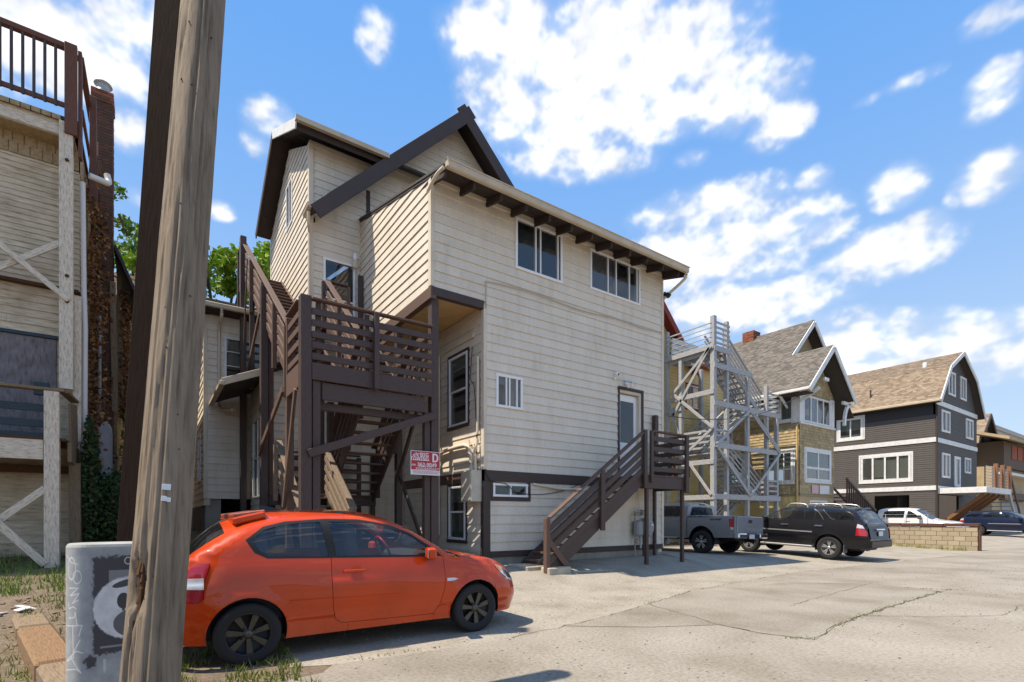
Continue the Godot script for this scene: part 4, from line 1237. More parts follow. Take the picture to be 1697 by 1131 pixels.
func build_brown_staircase() -> void:
	var S := thing("outdoor_staircase", "tall dark brown wooden staircase with slatted railings climbing the side of the beige house", "staircase", Vector3(3.5, 0.35, -11.5))
	var dk := 4.20   # deck floor
	var g := 0.33
	var rows := [0.13, 0.34, 0.53, 0.74, 0.95]
	# --- front deck
	beam(S, "post", Vector3(2.27, g, -9.78), Vector3(2.27, 5.42, -9.78), 0.19, 0.19, "brown", Vector3.RIGHT)
	beam(S, "post", Vector3(2.46, g, -9.80), Vector3(2.46, 3.9, -9.80), 0.14, 0.14, "brown", Vector3.RIGHT)
	beam(S, "post", Vector3(4.86, g, -9.82), Vector3(4.86, 6.0, -9.82), 0.17, 0.17, "brown", Vector3.RIGHT)
	beam(S, "post", Vector3(4.70, g, -9.83), Vector3(4.70, 3.6, -9.83), 0.13, 0.13, "brown", Vector3.RIGHT)
	beam(S, "post", Vector3(4.82, g, -11.6), Vector3(4.82, 5.95, -11.6), 0.15, 0.15, "brown", Vector3.RIGHT)
	beam(S, "post", Vector3(3.42, 0.5, -12.3), Vector3(3.42, 4.1, -12.3), 0.14, 0.14, "brown", Vector3.RIGHT)
	level_rail(S, Vector3(2.37, dk, -9.70), Vector3(4.77, dk, -9.70), "brown", rows, 1.17, "brown_worn_sunlit")
	beam(S, "rim_joist", Vector3(2.37, 4.06, -9.70), Vector3(4.77, 4.06, -9.70), 0.05, 0.31, "brown")
	beam(S, "rim_joist", Vector3(2.56, 3.73, -9.76), Vector3(4.62, 3.73, -9.76), 0.05, 0.32, "brown")
	beam(S, "joist", Vector3(2.46, 3.48, -9.95), Vector3(4.7, 3.48, -9.95), 0.09, 0.14, "brown")
	beam(S, "rail_post", Vector3(3.55, 3.88, -9.63), Vector3(3.55, 5.35, -9.63), 0.10, 0.10, "brown", Vector3.RIGHT)
	beam(S, "rail_post", Vector3(2.50, 4.1, -9.78), Vector3(2.50, 5.35, -9.78), 0.08, 0.09, "brown", Vector3.RIGHT)
	beam(S, "rail_post", Vector3(3.40, 4.1, -9.77), Vector3(3.40, 5.32, -9.77), 0.09, 0.09, "brown", Vector3.RIGHT)
	for i in 8:
		var z0 := -9.74 - i * 0.15
		var xe := 3.44 if i > 1 else 4.78
		span(S, "deck_board", Vector3(2.20, dk - 0.04, z0 - 0.143), Vector3(xe, dk, z0), "brown_worn_sunlit", 0.004)
	for i in 5:
		var x := 2.35 + i * 0.28
		beam(S, "joist", Vector3(x, 4.06, -9.73), Vector3(x, 4.06, -10.92), 0.045, 0.18, "brown")
	for x: float in [4.0, 4.35, 4.7]:
		beam(S, "joist", Vector3(x, 4.06, -9.73), Vector3(x, 4.06, -10.05), 0.045, 0.18, "brown")
	beam(S, "brace", Vector3(2.30, 2.55, -9.655), Vector3(4.86, 3.54, -9.695), 0.05, 0.15, "brown")
	# left side of the deck: rails along z, sunlight painted into their paler brown
	level_rail(S, Vector3(2.20, dk, -9.88), Vector3(2.20, dk, -10.80), "brown_worn_sunlit", [0.14, 0.40, 0.66, 0.92], 1.15, "brown_worn_sunlit")
	beam(S, "rim_joist", Vector3(2.20, 4.0, -9.88), Vector3(2.20, 4.0, -10.95), 0.05, 0.44, "brown_worn_sunlit")
	# right side: rails along z under the overhang
	level_rail(S, Vector3(4.74, dk, -9.95), Vector3(4.74, dk, -11.5), "brown_worn_sunlit", [0.13, 0.36, 0.58, 0.80, 1.02], 0.0, "brown_worn_sunlit")  # sunlight on these boards is painted as a paler brown
	level_rail(S, Vector3(4.76, dk, -11.7), Vector3(4.76, dk, -13.9), "brown_worn_sunlit", [0.36, 0.80, 1.25, 1.6], 0.0, "brown_worn_sunlit")
	# --- flight 1: from the ground away from the alley
	var mid := 1.95
	flight(S, Vector3(2.38, 0.36, -10.35), Vector3(2.38, mid, -12.5), Vector3(0.98, 0, 0), 8, "brown", "tread_worn_sunlit")
	slope_rail(S, Vector3(2.33, 0.5, -10.35), Vector3(2.33, mid + 0.1, -12.5), "tread_worn_sunlit", [0.15, 0.42, 0.68], "tread_worn_sunlit", [0.98])  # brown boards, the sunlight on them painted as a paler tone
	slope_rail(S, Vector3(3.36, 0.5, -10.40), Vector3(3.36, mid + 0.05, -12.5), "tread_worn_sunlit", [0.13, 0.36, 0.60, 0.82], "tread_worn_sunlit", [0.02])
	# --- half landing
	for i in 8:
		var z0 := -12.5 - i * 0.15
		span(S, "deck_board", Vector3(2.33, mid - 0.04, z0 - 0.143), Vector3(4.62, mid, z0), "brown_worn_sunlit", 0.004)
	beam(S, "rim_joist", Vector3(2.33, mid - 0.16, -12.53), Vector3(4.6, mid - 0.16, -12.53), 0.05, 0.22, "brown")
	beam(S, "rim_joist", Vector3(2.31, mid - 0.16, -12.5), Vector3(2.31, mid - 0.16, -13.7), 0.05, 0.22, "brown")
	level_rail(S, Vector3(2.36, mid, -13.72), Vector3(4.6, mid, -13.72), "brown", [0.14, 0.42, 0.68, 0.95], 1.1, "brown")
	for p: Vector2 in [Vector2(2.42, -13.66), Vector2(4.55, -13.66), Vector2(4.55, -12.6)]:
		beam(S, "post", Vector3(p.x, 0.7, p.y), Vector3(p.x, mid + 1.05, p.y), 0.1, 0.1, "brown", Vector3.RIGHT)
	# --- flight 2: back towards the alley, up to the deck
	flight(S, Vector3(3.50, mid, -12.55), Vector3(3.50, dk - 0.05, -10.05), Vector3(1.02, 0, 0), 11, "brown", "brown_worn_sunlit")
	slope_rail(S, Vector3(3.47, mid + 0.1, -12.55), Vector3(3.47, dk, -10.1), "brown", [0.15, 0.42, 0.70], "brown", [0.04, 0.5])
	slope_rail(S, Vector3(4.56, mid + 0.1, -12.55), Vector3(4.56, dk, -10.1), "brown", [0.15, 0.42, 0.70], "brown", [0.04, 0.5])
	# --- flight 3: from the deck up the left side of the tall part
	var f3a := Vector3(2.30, dk, -10.9)
	var f3b := Vector3(2.30, 8.75, -17.35)
	flight(S, f3a, f3b, Vector3(1.0, 0, 0), 23, "brown_worn_sunlit", "brown_worn_sunlit")
	slope_rail(S, f3a + Vector3(-0.05, 0, 0), f3b + Vector3(-0.05, 0, 0), "brown_worn_sunlit", [0.02, 0.26, 0.48, 0.70], "brown_worn_sunlit", [0.01, 0.2, 0.42, 0.70, 0.99], 0.98, -0.45)
	beam(S, "post", Vector3(2.20, 0.6, -13.55), Vector3(2.20, 6.95, -13.55), 0.16, 0.22, "brown", Vector3(0, 0, 1))
	beam(S, "post", Vector3(2.36, 0.6, -13.62), Vector3(2.36, 5.8, -13.62), 0.12, 0.14, "brown_worn_sunlit", Vector3(0, 0, 1))
	beam(S, "post", Vector3(2.20, 0.9, -17.0), Vector3(2.20, 9.7, -17.0), 0.16, 0.2, "brown", Vector3(0, 0, 1))
	beam(S, "post", Vector3(2.22, 4.9, -15.5), Vector3(2.22, 8.3, -15.5), 0.12, 0.12, "brown", Vector3(0, 0, 1))
	beam(S, "post", Vector3(2.24, g, -10.92), Vector3(2.24, 5.35, -10.92), 0.14, 0.14, "brown_worn_sunlit", Vector3(0, 0, 1))
	beam(S, "brace", Vector3(2.10, 2.95, -13.6), Vector3(2.12, 3.95, -10.95), 0.05, 0.14, "brown_worn_sunlit")
	beam(S, "brace", Vector3(2.12, 5.35, -15.6), Vector3(2.12, 6.35, -13.6), 0.05, 0.13, "brown_worn_sunlit")
	beam(S, "brace", Vector3(2.14, 1.6, -11.0), Vector3(2.14, 3.75, -9.95), 0.05, 0.12, "brown_worn_sunlit")
	beam(S, "brace", Vector3(2.16, 5.0, -17.0), Vector3(2.16, 8.6, -15.9), 0.03, 0.07, "brown_worn_sunlit")
	beam(S, "brace", Vector3(4.78, 0.6, -9.95), Vector3(4.80, 2.4, -11.5), 0.05, 0.1, "brown")
	beam(S, "brace", Vector3(4.78, 2.4, -11.5), Vector3(4.80, 3.9, -10.4), 0.05, 0.1, "brown")
	# upper landing at the top of flight 3
	for i in 6:
		var z0 := -17.35 - i * 0.15
		span(S, "deck_board", Vector3(2.25, 8.70, z0 - 0.143), Vector3(3.34, 8.74, z0), "brown_worn_sunlit", 0.004)
	beam(S, "rim_joist", Vector3(2.25, 8.58, -17.36), Vector3(2.25, 8.58, -18.3), 0.05, 0.24, "brown")
	beam(S, "post", Vector3(2.25, 2.0, -18.2), Vector3(2.25, 9.7, -18.2), 0.12, 0.12, "brown", Vector3(0, 0, 1))
	level_rail(S, Vector3(2.25, 8.74, -17.4), Vector3(2.25, 8.74, -18.25), "brown", [0.2, 0.45, 0.7], 0.96, "brown")
	# --- flight 4: from the deck to the upper door, sunlight painted into its left rail
	flight(S, Vector3(3.55, dk, -10.9), Vector3(3.55, 6.2, -13.0), Vector3(1.02, 0, 0), 10, "brown", "brown_worn_sunlit")
	slope_rail(S, Vector3(3.50, dk, -10.55), Vector3(3.50, 6.1, -12.85), "brown_worn_sunlit", [0.12, 0.34, 0.56, 0.78], "brown_worn_sunlit", [0.5])
	for i in 7:
		var z0 := -13.0 - i * 0.15
		span(S, "deck_board", Vector3(3.5, 6.16, z0 - 0.143), Vector3(4.7, 6.2, z0), "brown_worn_sunlit", 0.004)
	level_rail(S, Vector3(3.50, 6.2, -13.02), Vector3(4.05, 6.2, -13.02), "brown", [0.2, 0.47, 0.74], 1.05, "brown")
	beam(S, "rail_post", Vector3(3.47, 6.1, -13.08), Vector3(3.47, 7.25, -13.08), 0.09, 0.09, "brown", Vector3.RIGHT)
	beam(S, "rail_post", Vector3(4.08, 6.1, -13.08), Vector3(4.08, 7.25, -13.08), 0.09, 0.09, "brown", Vector3.RIGHT)
	beam(S, "post", Vector3(4.66, 4.1, -13.85), Vector3(4.66, 8.0, -13.85), 0.10, 0.12, "brown", Vector3.RIGHT)
	beam(S, "post", Vector3(3.56, 1.9, -13.6), Vector3(3.56, 6.15, -13.6), 0.12, 0.12, "brown", Vector3.RIGHT)

func build_entry_stairs() -> void:
	var S := thing("entry_stairs", "brown wooden steps and railed landing rising to the back door of the beige house", "stairs", Vector3(9.3, 0.2, -9.1))
	var dk := 2.47
	var zf := -8.55   # front face
	var zb := -9.62
	var top := Vector3(10.02, dk, zf)
	var bot := Vector3(7.05, 0.30, zf)
	flight(S, Vector3(7.05, 0.32, zb + 0.06), Vector3(10.02, dk, zb + 0.06), Vector3(0, 0, zf - zb - 0.09), 12, "brown", "brown_worn_sunlit")
	# front rail
	slope_rail(S, bot + Vector3(-0.1, 0.02, 0.02), top + Vector3(0, 0.02, 0.02), "brown", [0.14, 0.37, 0.60, 0.83], "brown_worn_sunlit", [], 1.05)
	beam(S, "newel_post", Vector3(6.88, 0.22, zf + 0.04), Vector3(6.88, 1.38, zf + 0.04), 0.11, 0.11, "brown_worn_sunlit", Vector3.RIGHT)
	beam(S, "kick_board", Vector3(6.9, 0.92, zf + 0.06), Vector3(7.50, 0.26, zf + 0.06), 0.035, 0.13, "brown_worn_sunlit")
	beam(S, "rail_post", Vector3(8.50, 1.10, zf + 0.075), Vector3(8.50, 2.48, zf + 0.075), 0.06, 0.13, "brown", Vector3.RIGHT)
	beam(S, "rail_post", Vector3(9.98, 2.2, zf + 0.07), Vector3(9.98, 3.56, zf + 0.07), 0.06, 0.11, "brown", Vector3.RIGHT)
	beam(S, "rail_post", Vector3(10.24, 2.28, zf + 0.05), Vector3(10.24, 3.56, zf + 0.05), 0.07, 0.10, "brown", Vector3.RIGHT)
	# landing
	for i in 11:
		var x0 := 10.0 + i * 0.152
		span(S, "deck_board", Vector3(x0, dk - 0.035, zb), Vector3(x0 + 0.146, dk, zf + 0.03), "brown_worn_sunlit", 0.004)
	beam(S, "rim_joist", Vector3(10.0, dk - 0.19, zf), Vector3(11.68, dk - 0.19, zf), 0.05, 0.30, "brown")
	beam(S, "rim_joist", Vector3(11.66, dk - 0.19, zf - 0.03), Vector3(11.66, dk - 0.19, zb), 0.05, 0.30, "brown")
	for x: float in [10.4, 10.85, 11.3]:
		beam(S, "joist", Vector3(x, dk - 0.15, zf - 0.03), Vector3(x, dk - 0.15, zb), 0.045, 0.2, "brown")
	level_rail(S, Vector3(10.28, dk, zf + 0.02), Vector3(11.68, dk, zf + 0.02), "brown", [0.15, 0.40, 0.66, 0.92], 1.10, "brown_worn_sunlit")
	level_rail(S, Vector3(11.68, dk, zf), Vector3(11.68, dk, zb + 0.05), "brown", [0.15, 0.40, 0.66, 0.92], 1.10, "brown_worn_sunlit")
	beam(S, "rail_post", Vector3(11.62, 2.05, zf + 0.07), Vector3(11.62, 3.56, zf + 0.07), 0.07, 0.12, "brown", Vector3.RIGHT)
	beam(S, "rail_post", Vector3(11.66, 2.2, zf - 0.5), Vector3(11.66, 3.5, zf - 0.5), 0.09, 0.09, "brown", Vector3.RIGHT)
	beam(S, "rail_post", Vector3(11.72, 2.3, zb + 0.02), Vector3(11.72, 4.3, zb + 0.02), 0.12, 0.14, "brown", Vector3.RIGHT)
	# posts
	for p: Vector2 in [Vector2(10.16, zf - 0.05), Vector2(11.58, zf - 0.05), Vector2(11.66, zb + 0.04)]:
		beam(S, "post", Vector3(p.x, ground_y(p.x, p.y) - 0.05, p.y), Vector3(p.x, 2.2, p.y), 0.085, 0.085, "brown", Vector3.RIGHT)
	# concrete blocks under the foot of the stairs
	bx(S, "footing", Vector3(7.15, 0.23, zf + 0.02), Vector3(0.62, 0.20, 0.30), "pale_concrete", Basis.IDENTITY, 0.02)
	bx(S, "footing", Vector3(6.9, 0.24, zb + 0.42), Vector3(0.66, 0.2, 0.78), "pale_concrete", Basis.IDENTITY, 0.02)

# ---------------------------------------------------------------- things on the beige house
func st_text(text: String, size: float, depth := 0.004) -> TextMesh:
	var t := TextMesh.new()
	var f := SystemFont.new()
	f.font_names = PackedStringArray(["Droid Sans"])
	f.font_weight = 700
	t.font = f
	t.text = text
	t.font_size = 64
	t.pixel_size = size / 64.0
	t.depth = depth
	return t

func build_house_fittings() -> void:
	# the towing sign on the post
	var at := Vector3(4.60, 2.515, -9.655)
	var S := thing("towing_sign", "red and white towing company sign nailed to the dark brown post", "sign", at)
	bx(S, "board", at, Vector3(0.66, 0.49, 0.012), "sign_white", Basis.IDENTITY, 0.003)
	bx(S, "red_panel", at + Vector3(0, 0.045, 0.0075), Vector3(0.635, 0.375, 0.004), "sign_red", Basis.IDENTITY, 0.001)
	for l: Array in [["BIG", 0.115, -0.03, 0.165], ["TOWING", 0.10, -0.13, 0.085], ["D", 0.25, 0.215, 0.115], ["362-9049", 0.105, 0.03, -0.035]]:
		obj(S, "lettering", st_text(l[0], l[1], 0.003), M.sign_white, Transform3D(Basis.IDENTITY, at + Vector3(l[2], l[3], 0.0115)))
	obj(S, "lettering", st_text("(206)", 0.045, 0.003), M.sign_white, Transform3D(Basis.IDENTITY, at + Vector3(-0.27, -0.045, 0.0115)))
	for l: Array in [[0.0, -0.075, 0.30], [0.03, -0.105, 0.50], [0.0, -0.130, 0.44]]:   # rows of print too small to read
		var st := new_st()
		var x: float = -l[2] * 0.5
		while x < l[2] * 0.5:
			var w := rng.randf_range(0.02, 0.06)
			bbox(st, Vector3(x + w * 0.5 + l[0], l[1], 0), Vector3(w, 0.012, 0.003), Basis.IDENTITY, 0.0)
			x += w + 0.012
		obj(S, "small_print", st.commit(), M.sign_white, Transform3D(Basis.IDENTITY, at + Vector3(0, 0, 0.011)))
	for l: Array in [[0.0, -0.168, 0.56], [0.0, -0.190, 0.58], [0.0, -0.212, 0.54]]:
		var st := new_st()
		var x: float = -l[2] * 0.5
		while x < l[2] * 0.5:
			var w := rng.randf_range(0.015, 0.05)
			bbox(st, Vector3(x + w * 0.5 + l[0], l[1], 0), Vector3(w, 0.008, 0.003), Basis.IDENTITY, 0.0)
			x += w + 0.012
		obj(S, "small_print", st.commit(), M.sign_red, Transform3D(Basis.IDENTITY, at + Vector3(0, 0, 0.0075)))
	var em := new_st()   # the tow-hook mark left of the name
	st_beam(em, Vector3(-0.27, 0.12, 0), Vector3(-0.20, 0.20, 0), 0.003, 0.022)
	st_beam(em, Vector3(-0.24, 0.19, 0), Vector3(-0.16, 0.13, 0), 0.003, 0.022)
	st_beam(em, Vector3(-0.28, 0.16, 0), Vector3(-0.13, 0.185, 0), 0.003, 0.016)
	st_beam(em, Vector3(-0.28, 0.14, 0), Vector3(-0.24, 0.115, 0), 0.003, 0.02)
	st_beam(em, Vector3(-0.29, 0.055, 0), Vector3(0.08, 0.055, 0), 0.003, 0.014)
	obj(S, "emblem", em.commit(), M.sign_white, Transform3D(Basis.IDENTITY, at + Vector3(0, 0, 0.0112)))
	# electric service box with its conduits
	at = Vector3(5.88, 2.10, -9.98)
	var E := thing("electric_box", "beige metal electric service box on the corner of the house beside the lower window", "electric box", at)
	bx(E, "cabinet", at, Vector3(0.28, 0.70, 0.46), "box_beige", Basis.IDENTITY, 0.012)
	bx(E, "cover", at + Vector3(-0.147, 0.0, 0), Vector3(0.012, 0.64, 0.40), "box_beige", Basis.IDENTITY, 0.004)
	tube(E, "conduit", smooth_path([Vector3(5.92, 2.44, -9.86), Vector3(5.92, 2.9, -9.86), Vector3(5.96, 3.3, -9.84), Vector3(5.97, 5.0, -9.84)], 5), 0.032, "beige_trim")
	tube(E, "conduit", smooth_path([Vector3(5.90, 2.44, -10.0), Vector3(5.90, 2.75, -10.02), Vector3(5.92, 3.0, -10.2), Vector3(5.95, 3.08, -10.5), Vector3(5.96, 3.05, -11.4), Vector3(5.96, 2.95, -11.7), Vector3(5.96, 2.6, -11.75)], 6), 0.05, "beige_trim")
	tube(E, "conduit", [Vector3(5.97, 5.5, -11.75), Vector3(5.97, 0.95, -11.75)], 0.035, "beige_trim")
	tube(E, "cable", smooth_path([Vector3(5.98, 5.3, -10.1), Vector3(5.99, 4.6, -10.2), Vector3(5.97, 4.35, -10.0), Vector3(5.98, 3.4, -9.92), Vector3(5.96, 2.6, -9.86)], 5), 0.010, "wire", 6)
	for i in 3:
		tube(E, "cable", smooth_path([Vector3(5.93, 2.44, -9.90 - i * 0.03), Vector3(5.95, 2.9 + i * 0.06, -9.92 - i * 0.05), Vector3(5.97, 3.05 + i * 0.07, -10.05 - i * 0.08), Vector3(5.99, 3.1, -10.25)], 4), 0.009, "beige_trim", 6)
	# cables tacked along the alley wall
	var K := thing("wall_cable", "thin dark cable tacked in a shallow line across the beige siding under the upper windows", "cable", Vector3(8.6, 6.7, ZW + 0.03))
	tube(K, "cable", smooth_path([Vector3(6.07, 6.05, ZW + 0.05), Vector3(6.075, 6.55, ZW + 0.05), Vector3(6.2, 6.66, ZW + 0.045), Vector3(7.5, 6.72, ZW + 0.045), Vector3(8.9, 6.66, ZW + 0.045), Vector3(10.3, 6.74, ZW + 0.045), Vector3(11.2, 6.70, ZW + 0.045), Vector3(12.08, 6.76, ZW + 0.045)], 6), 0.012, "gutter", 6)
	var K2 := thing("wall_cable", "black cable sagging below the brown band beside the low basement window", "cable", Vector3(7, 2.1, ZW + 0.04))
	tube(K2, "cable", smooth_path([Vector3(6.03, 2.44, ZW + 0.06), Vector3(6.2, 2.22, ZW + 0.06), Vector3(6.6, 2.16, ZW + 0.06), Vector3(6.9, 1.98, ZW + 0.07), Vector3(7.6, 1.95, ZW + 0.05), Vector3(8.3, 2.06, ZW + 0.05), Vector3(8.9, 2.25, ZW + 0.06)], 6), 0.009, "wire", 6)
	tube(K2, "pipe", smooth_path([Vector3(7.38, 2.19, ZW + 0.05), Vector3(7.9, 2.13, ZW + 0.06), Vector3(8.3, 2.10, ZW + 0.06), Vector3(8.9, 2.12, ZW + 0.05)], 5), 0.03, "beige_trim")
	# lamp over the door and camera beside it
	at = Vector3(10.65, 5.03, ZW + 0.03)
	var L := thing("flood_lamp", "twin-head white flood lamp mounted above the back door", "lamp", at)
	lathe(L, "base", [Vector2(0.0, 0.05), Vector2(0.05, 0.05), Vector2(0.06, 0.0)], "galv", Transform3D(Basis.IDENTITY, at + Vector3(-0.05, 0.05, 0.0)), 16)
	for s: Array in [[-0.10, -0.05, 0.13, 0.5], [0.12, 0.02, 0.10, -0.5]]:
		lathe(L, "lamp_head", [Vector2(0.0, -0.12), Vector2(0.035, -0.12), Vector2(0.04, -0.05), Vector2(0.075, 0.03), Vector2(0.07, 0.035), Vector2(0.0, 0.0)], "vinyl", Transform3D(Basis.from_euler(Vector3(0.7, s[3], 0)), at + Vector3(s[0], s[1], s[2])), 18)
	tube(L, "arm", [at + Vector3(-0.08, 0.03, 0.04), at + Vector3(-0.11, 0.0, 0.09)], 0.012, "galv", 6)
	tube(L, "arm", [at + Vector3(-0.02, 0.05, 0.04), at + Vector3(0.09, 0.04, 0.07)], 0.012, "galv", 6)
	at = Vector3(10.14, 5.2, ZW + 0.03)
	var C := thing("security_camera", "small white security camera on the siding left of the flood lamp", "camera", at)
	lathe(C, "mount", [Vector2(0, 0.03), Vector2(0.035, 0.03), Vector2(0.04, 0.0)], "vinyl", Transform3D(Basis.IDENTITY, at + Vector3(0, -0.08, 0)), 14)
	lathe(C, "head", [Vector2(0, -0.06), Vector2(0.04, -0.055), Vector2(0.055, 0.0), Vector2(0.05, 0.05), Vector2(0.0, 0.055)], "vinyl", Transform3D(Basis.from_euler(Vector3(0.35, 0.2, 0)), at + Vector3(0, 0.03, 0.09)), 16)
	lathe(C, "lens", [Vector2(0.026, -0.005), Vector2(0.026, 0.01), Vector2(0.0, 0.016)], "black", Transform3D(Basis.from_euler(Vector3(0.35, 0.2, 0)), at + Vector3(0.009, 0.012, 0.142)), 14)
	tube(C, "arm", [at + Vector3(0, -0.07, 0.02), at + Vector3(0, 0.0, 0.06)], 0.012, "vinyl", 6)
	# upper floor lamp by the far corner
	at = Vector3(4.56, 8.55, -14.0)
	var L2 := thing("wall_lamp", "small white wall lamp at the corner above the upper door of the stair landing", "lamp", at)
	lathe(L2, "shade", [Vector2(0.0, -0.1), Vector2(0.045, -0.09), Vector2(0.06, 0.0), Vector2(0.045, 0.08), Vector2(0.0, 0.1)], "vinyl", Transform3D(Basis.from_euler(Vector3(PI / 2, 0, 0)), at), 14)
	bx(L2, "base", at + Vector3(0, -0.2, -0.02), Vector3(0.12, 0.2, 0.1), "beige_trim", Basis.IDENTITY, 0.02)
	# eave lamp on the right
	at = Vector3(XR + 0.10, 7.86, ZW + 0.06)
	var L3 := thing("eave_lamp", "small black flood lamp under the right end of the gutter", "lamp", at)
	bx(L3, "bracket", at + Vector3(0, 0.05, -0.03), Vector3(0.06, 0.12, 0.06), "black", Basis.IDENTITY, 0.01)
	lathe(L3, "lamp_head", [Vector2(0.0, -0.08), Vector2(0.05, -0.07), Vector2(0.075, 0.05), Vector2(0.06, 0.06), Vector2(0.0, 0.04)], "black", Transform3D(Basis.from_euler(Vector3(0.9, 0.5, 0)), at + Vector3(0.04, 0.0, 0.05)), 16)
	# gas meter
	at = Vector3(11.15, 1.15, ZW + 0.16)
	var G := thing("gas_meter", "grey gas meter with pipes and a regulator against the beige wall under the landing", "gas meter", at)
	lathe(G, "body", [Vector2(0.0, -0.16), Vector2(0.17, -0.15), Vector2(0.2, -0.08), Vector2(0.2, 0.08), Vector2(0.17, 0.15), Vector2(0.0, 0.16)], "meter_grey", Transform3D(Basis.from_euler(Vector3(0, 0, 0)).scaled(Vector3(1.0, 1.35, 0.8)), at + Vector3(0.1, -0.02, 0.02)), 20)
	bx(G, "diaphragm", at + Vector3(-0.22, -0.05, 0.0), Vector3(0.25, 0.42, 0.2), "meter_grey", Basis.IDENTITY, 0.05)
	bx(G, "index_box", at + Vector3(-0.02, 0.38, 0.02), Vector3(0.20, 0.16, 0.14), "meter_grey", Basis.IDENTITY, 0.02)
	bx(G, "dial", at + Vector3(-0.02, 0.38, 0.092), Vector3(0.13, 0.09, 0.006), "sign_white", Basis.IDENTITY, 0.002)
	bx(G, "tag", at + Vector3(0.14, 0.04, 0.19), Vector3(0.09, 0.04, 0.008), "sign_white", Basis.IDENTITY, 0.002)
	tube(G, "pipe", smooth_path([at + Vector3(-0.35, -0.95, 0), at + Vector3(-0.35, 0.2, 0), at + Vector3(-0.33, 0.32, 0), at + Vector3(-0.2, 0.36, 0), at + Vector3(-0.1, 0.36, 0)], 4), 0.022, "meter_grey")
	tube(G, "pipe", [at + Vector3(-0.38, 0.22, 0.02), at + Vector3(-0.38, 0.40, 0.02), at + Vector3(-0.12, 0.42, 0.02)], 0.02, "galv")
	tube(G, "pipe", [at + Vector3(0.0, -0.25, 0), at + Vector3(0.0, -0.92, 0)], 0.03, "brown_wall")
	tube(G, "pipe", [at + Vector3(-0.12, -0.25, 0), at + Vector3(-0.12, -0.6, 0)], 0.03, "galv")
	tube(G, "riser", [at + Vector3(-0.10, 0.4, -0.06), at + Vector3(-0.10, 1.0, -0.09)], 0.014, "beige_trim", 6)
	var pts := []
	for i in 9:
		pts.append(at + Vector3(-0.33 + 0.05 * sin(TAU * i / 8.0), -0.4 + 0.06 * cos(TAU * i / 8.0), 0.05))
	tube(G, "cable_loop", pts, 0.008, "wire", 6)
	# conduit arch on the wall behind the stairs
	var A := thing("conduit_arch", "grey conduit pipe bent in an arch on the siding behind the brown staircase", "pipe", Vector3(5.2, 2.6, ZM + 0.06))
	tube(A, "pipe", smooth_path([Vector3(5.05, 0.95, ZM + 0.07), Vector3(5.05, 2.7, ZM + 0.07), Vector3(5.12, 3.05, ZM + 0.07), Vector3(5.35, 3.2, ZM + 0.07), Vector3(6.0, 3.2, ZM + 0.07)], 6), 0.05, "beige_trim")

# ---------------------------------------------------------------- the derelict house on the left
func brick_stack(parent: Node3D, lo: Vector3, hi: Vector3, mats: Array, called := "bricks") -> void:
	# courses of single bricks round a mortar core, joined by tone
	var core := span(parent, "mortar_core", lo + Vector3(0.012, 0, 0.012), hi - Vector3(0.012, 0.01, 0.012), "mortar", 0.0)
	var sts := []
	for m in mats:
		sts.append(new_st())
	var y := lo.y
	var row := 0
	while y < hi.y - 0.03:
		for f in 4:
			var a := Vector3(lo.x, y, hi.z)
			var b := Vector3(hi.x, y, hi.z)
			if f == 1:
				a = Vector3(hi.x, y, hi.z)
				b = Vector3(hi.x, y, lo.z)
			elif f == 2:
				a = Vector3(hi.x, y, lo.z)
				b = Vector3(lo.x, y, lo.z)
			elif f == 3:
				a = Vector3(lo.x, y, lo.z)
				b = Vector3(lo.x, y, hi.z)
			var L := a.distance_to(b)
			var d := (b - a) / L
			var nrm := d.cross(Vector3.UP)
			var s := -0.1 * (row % 2)
			while s < L:
				var s0 := maxf(s + 0.006, 0.0)
				var s1 := minf(s + 0.205, L)
				if s1 - s0 > 0.03:
					var st: SurfaceTool = sts[rng.randi() % sts.size()]
					var out := rng.randf_range(-0.004, 0.004)
					bbox(st, a + d * (s0 + s1) * 0.5 + Vector3(0, 0.033, 0) + nrm * (out - 0.03), Vector3(absf(d.x) * (s1 - s0) + absf(d.z) * 0.06, 0.062, absf(d.z) * (s1 - s0) + absf(d.x) * 0.06), Basis.IDENTITY, 0.003)
				s += 0.21
		y += 0.072
		row += 1
	for i in mats.size():
		stuff(obj(parent, called, sts[i].commit(), M[mats[i]]))

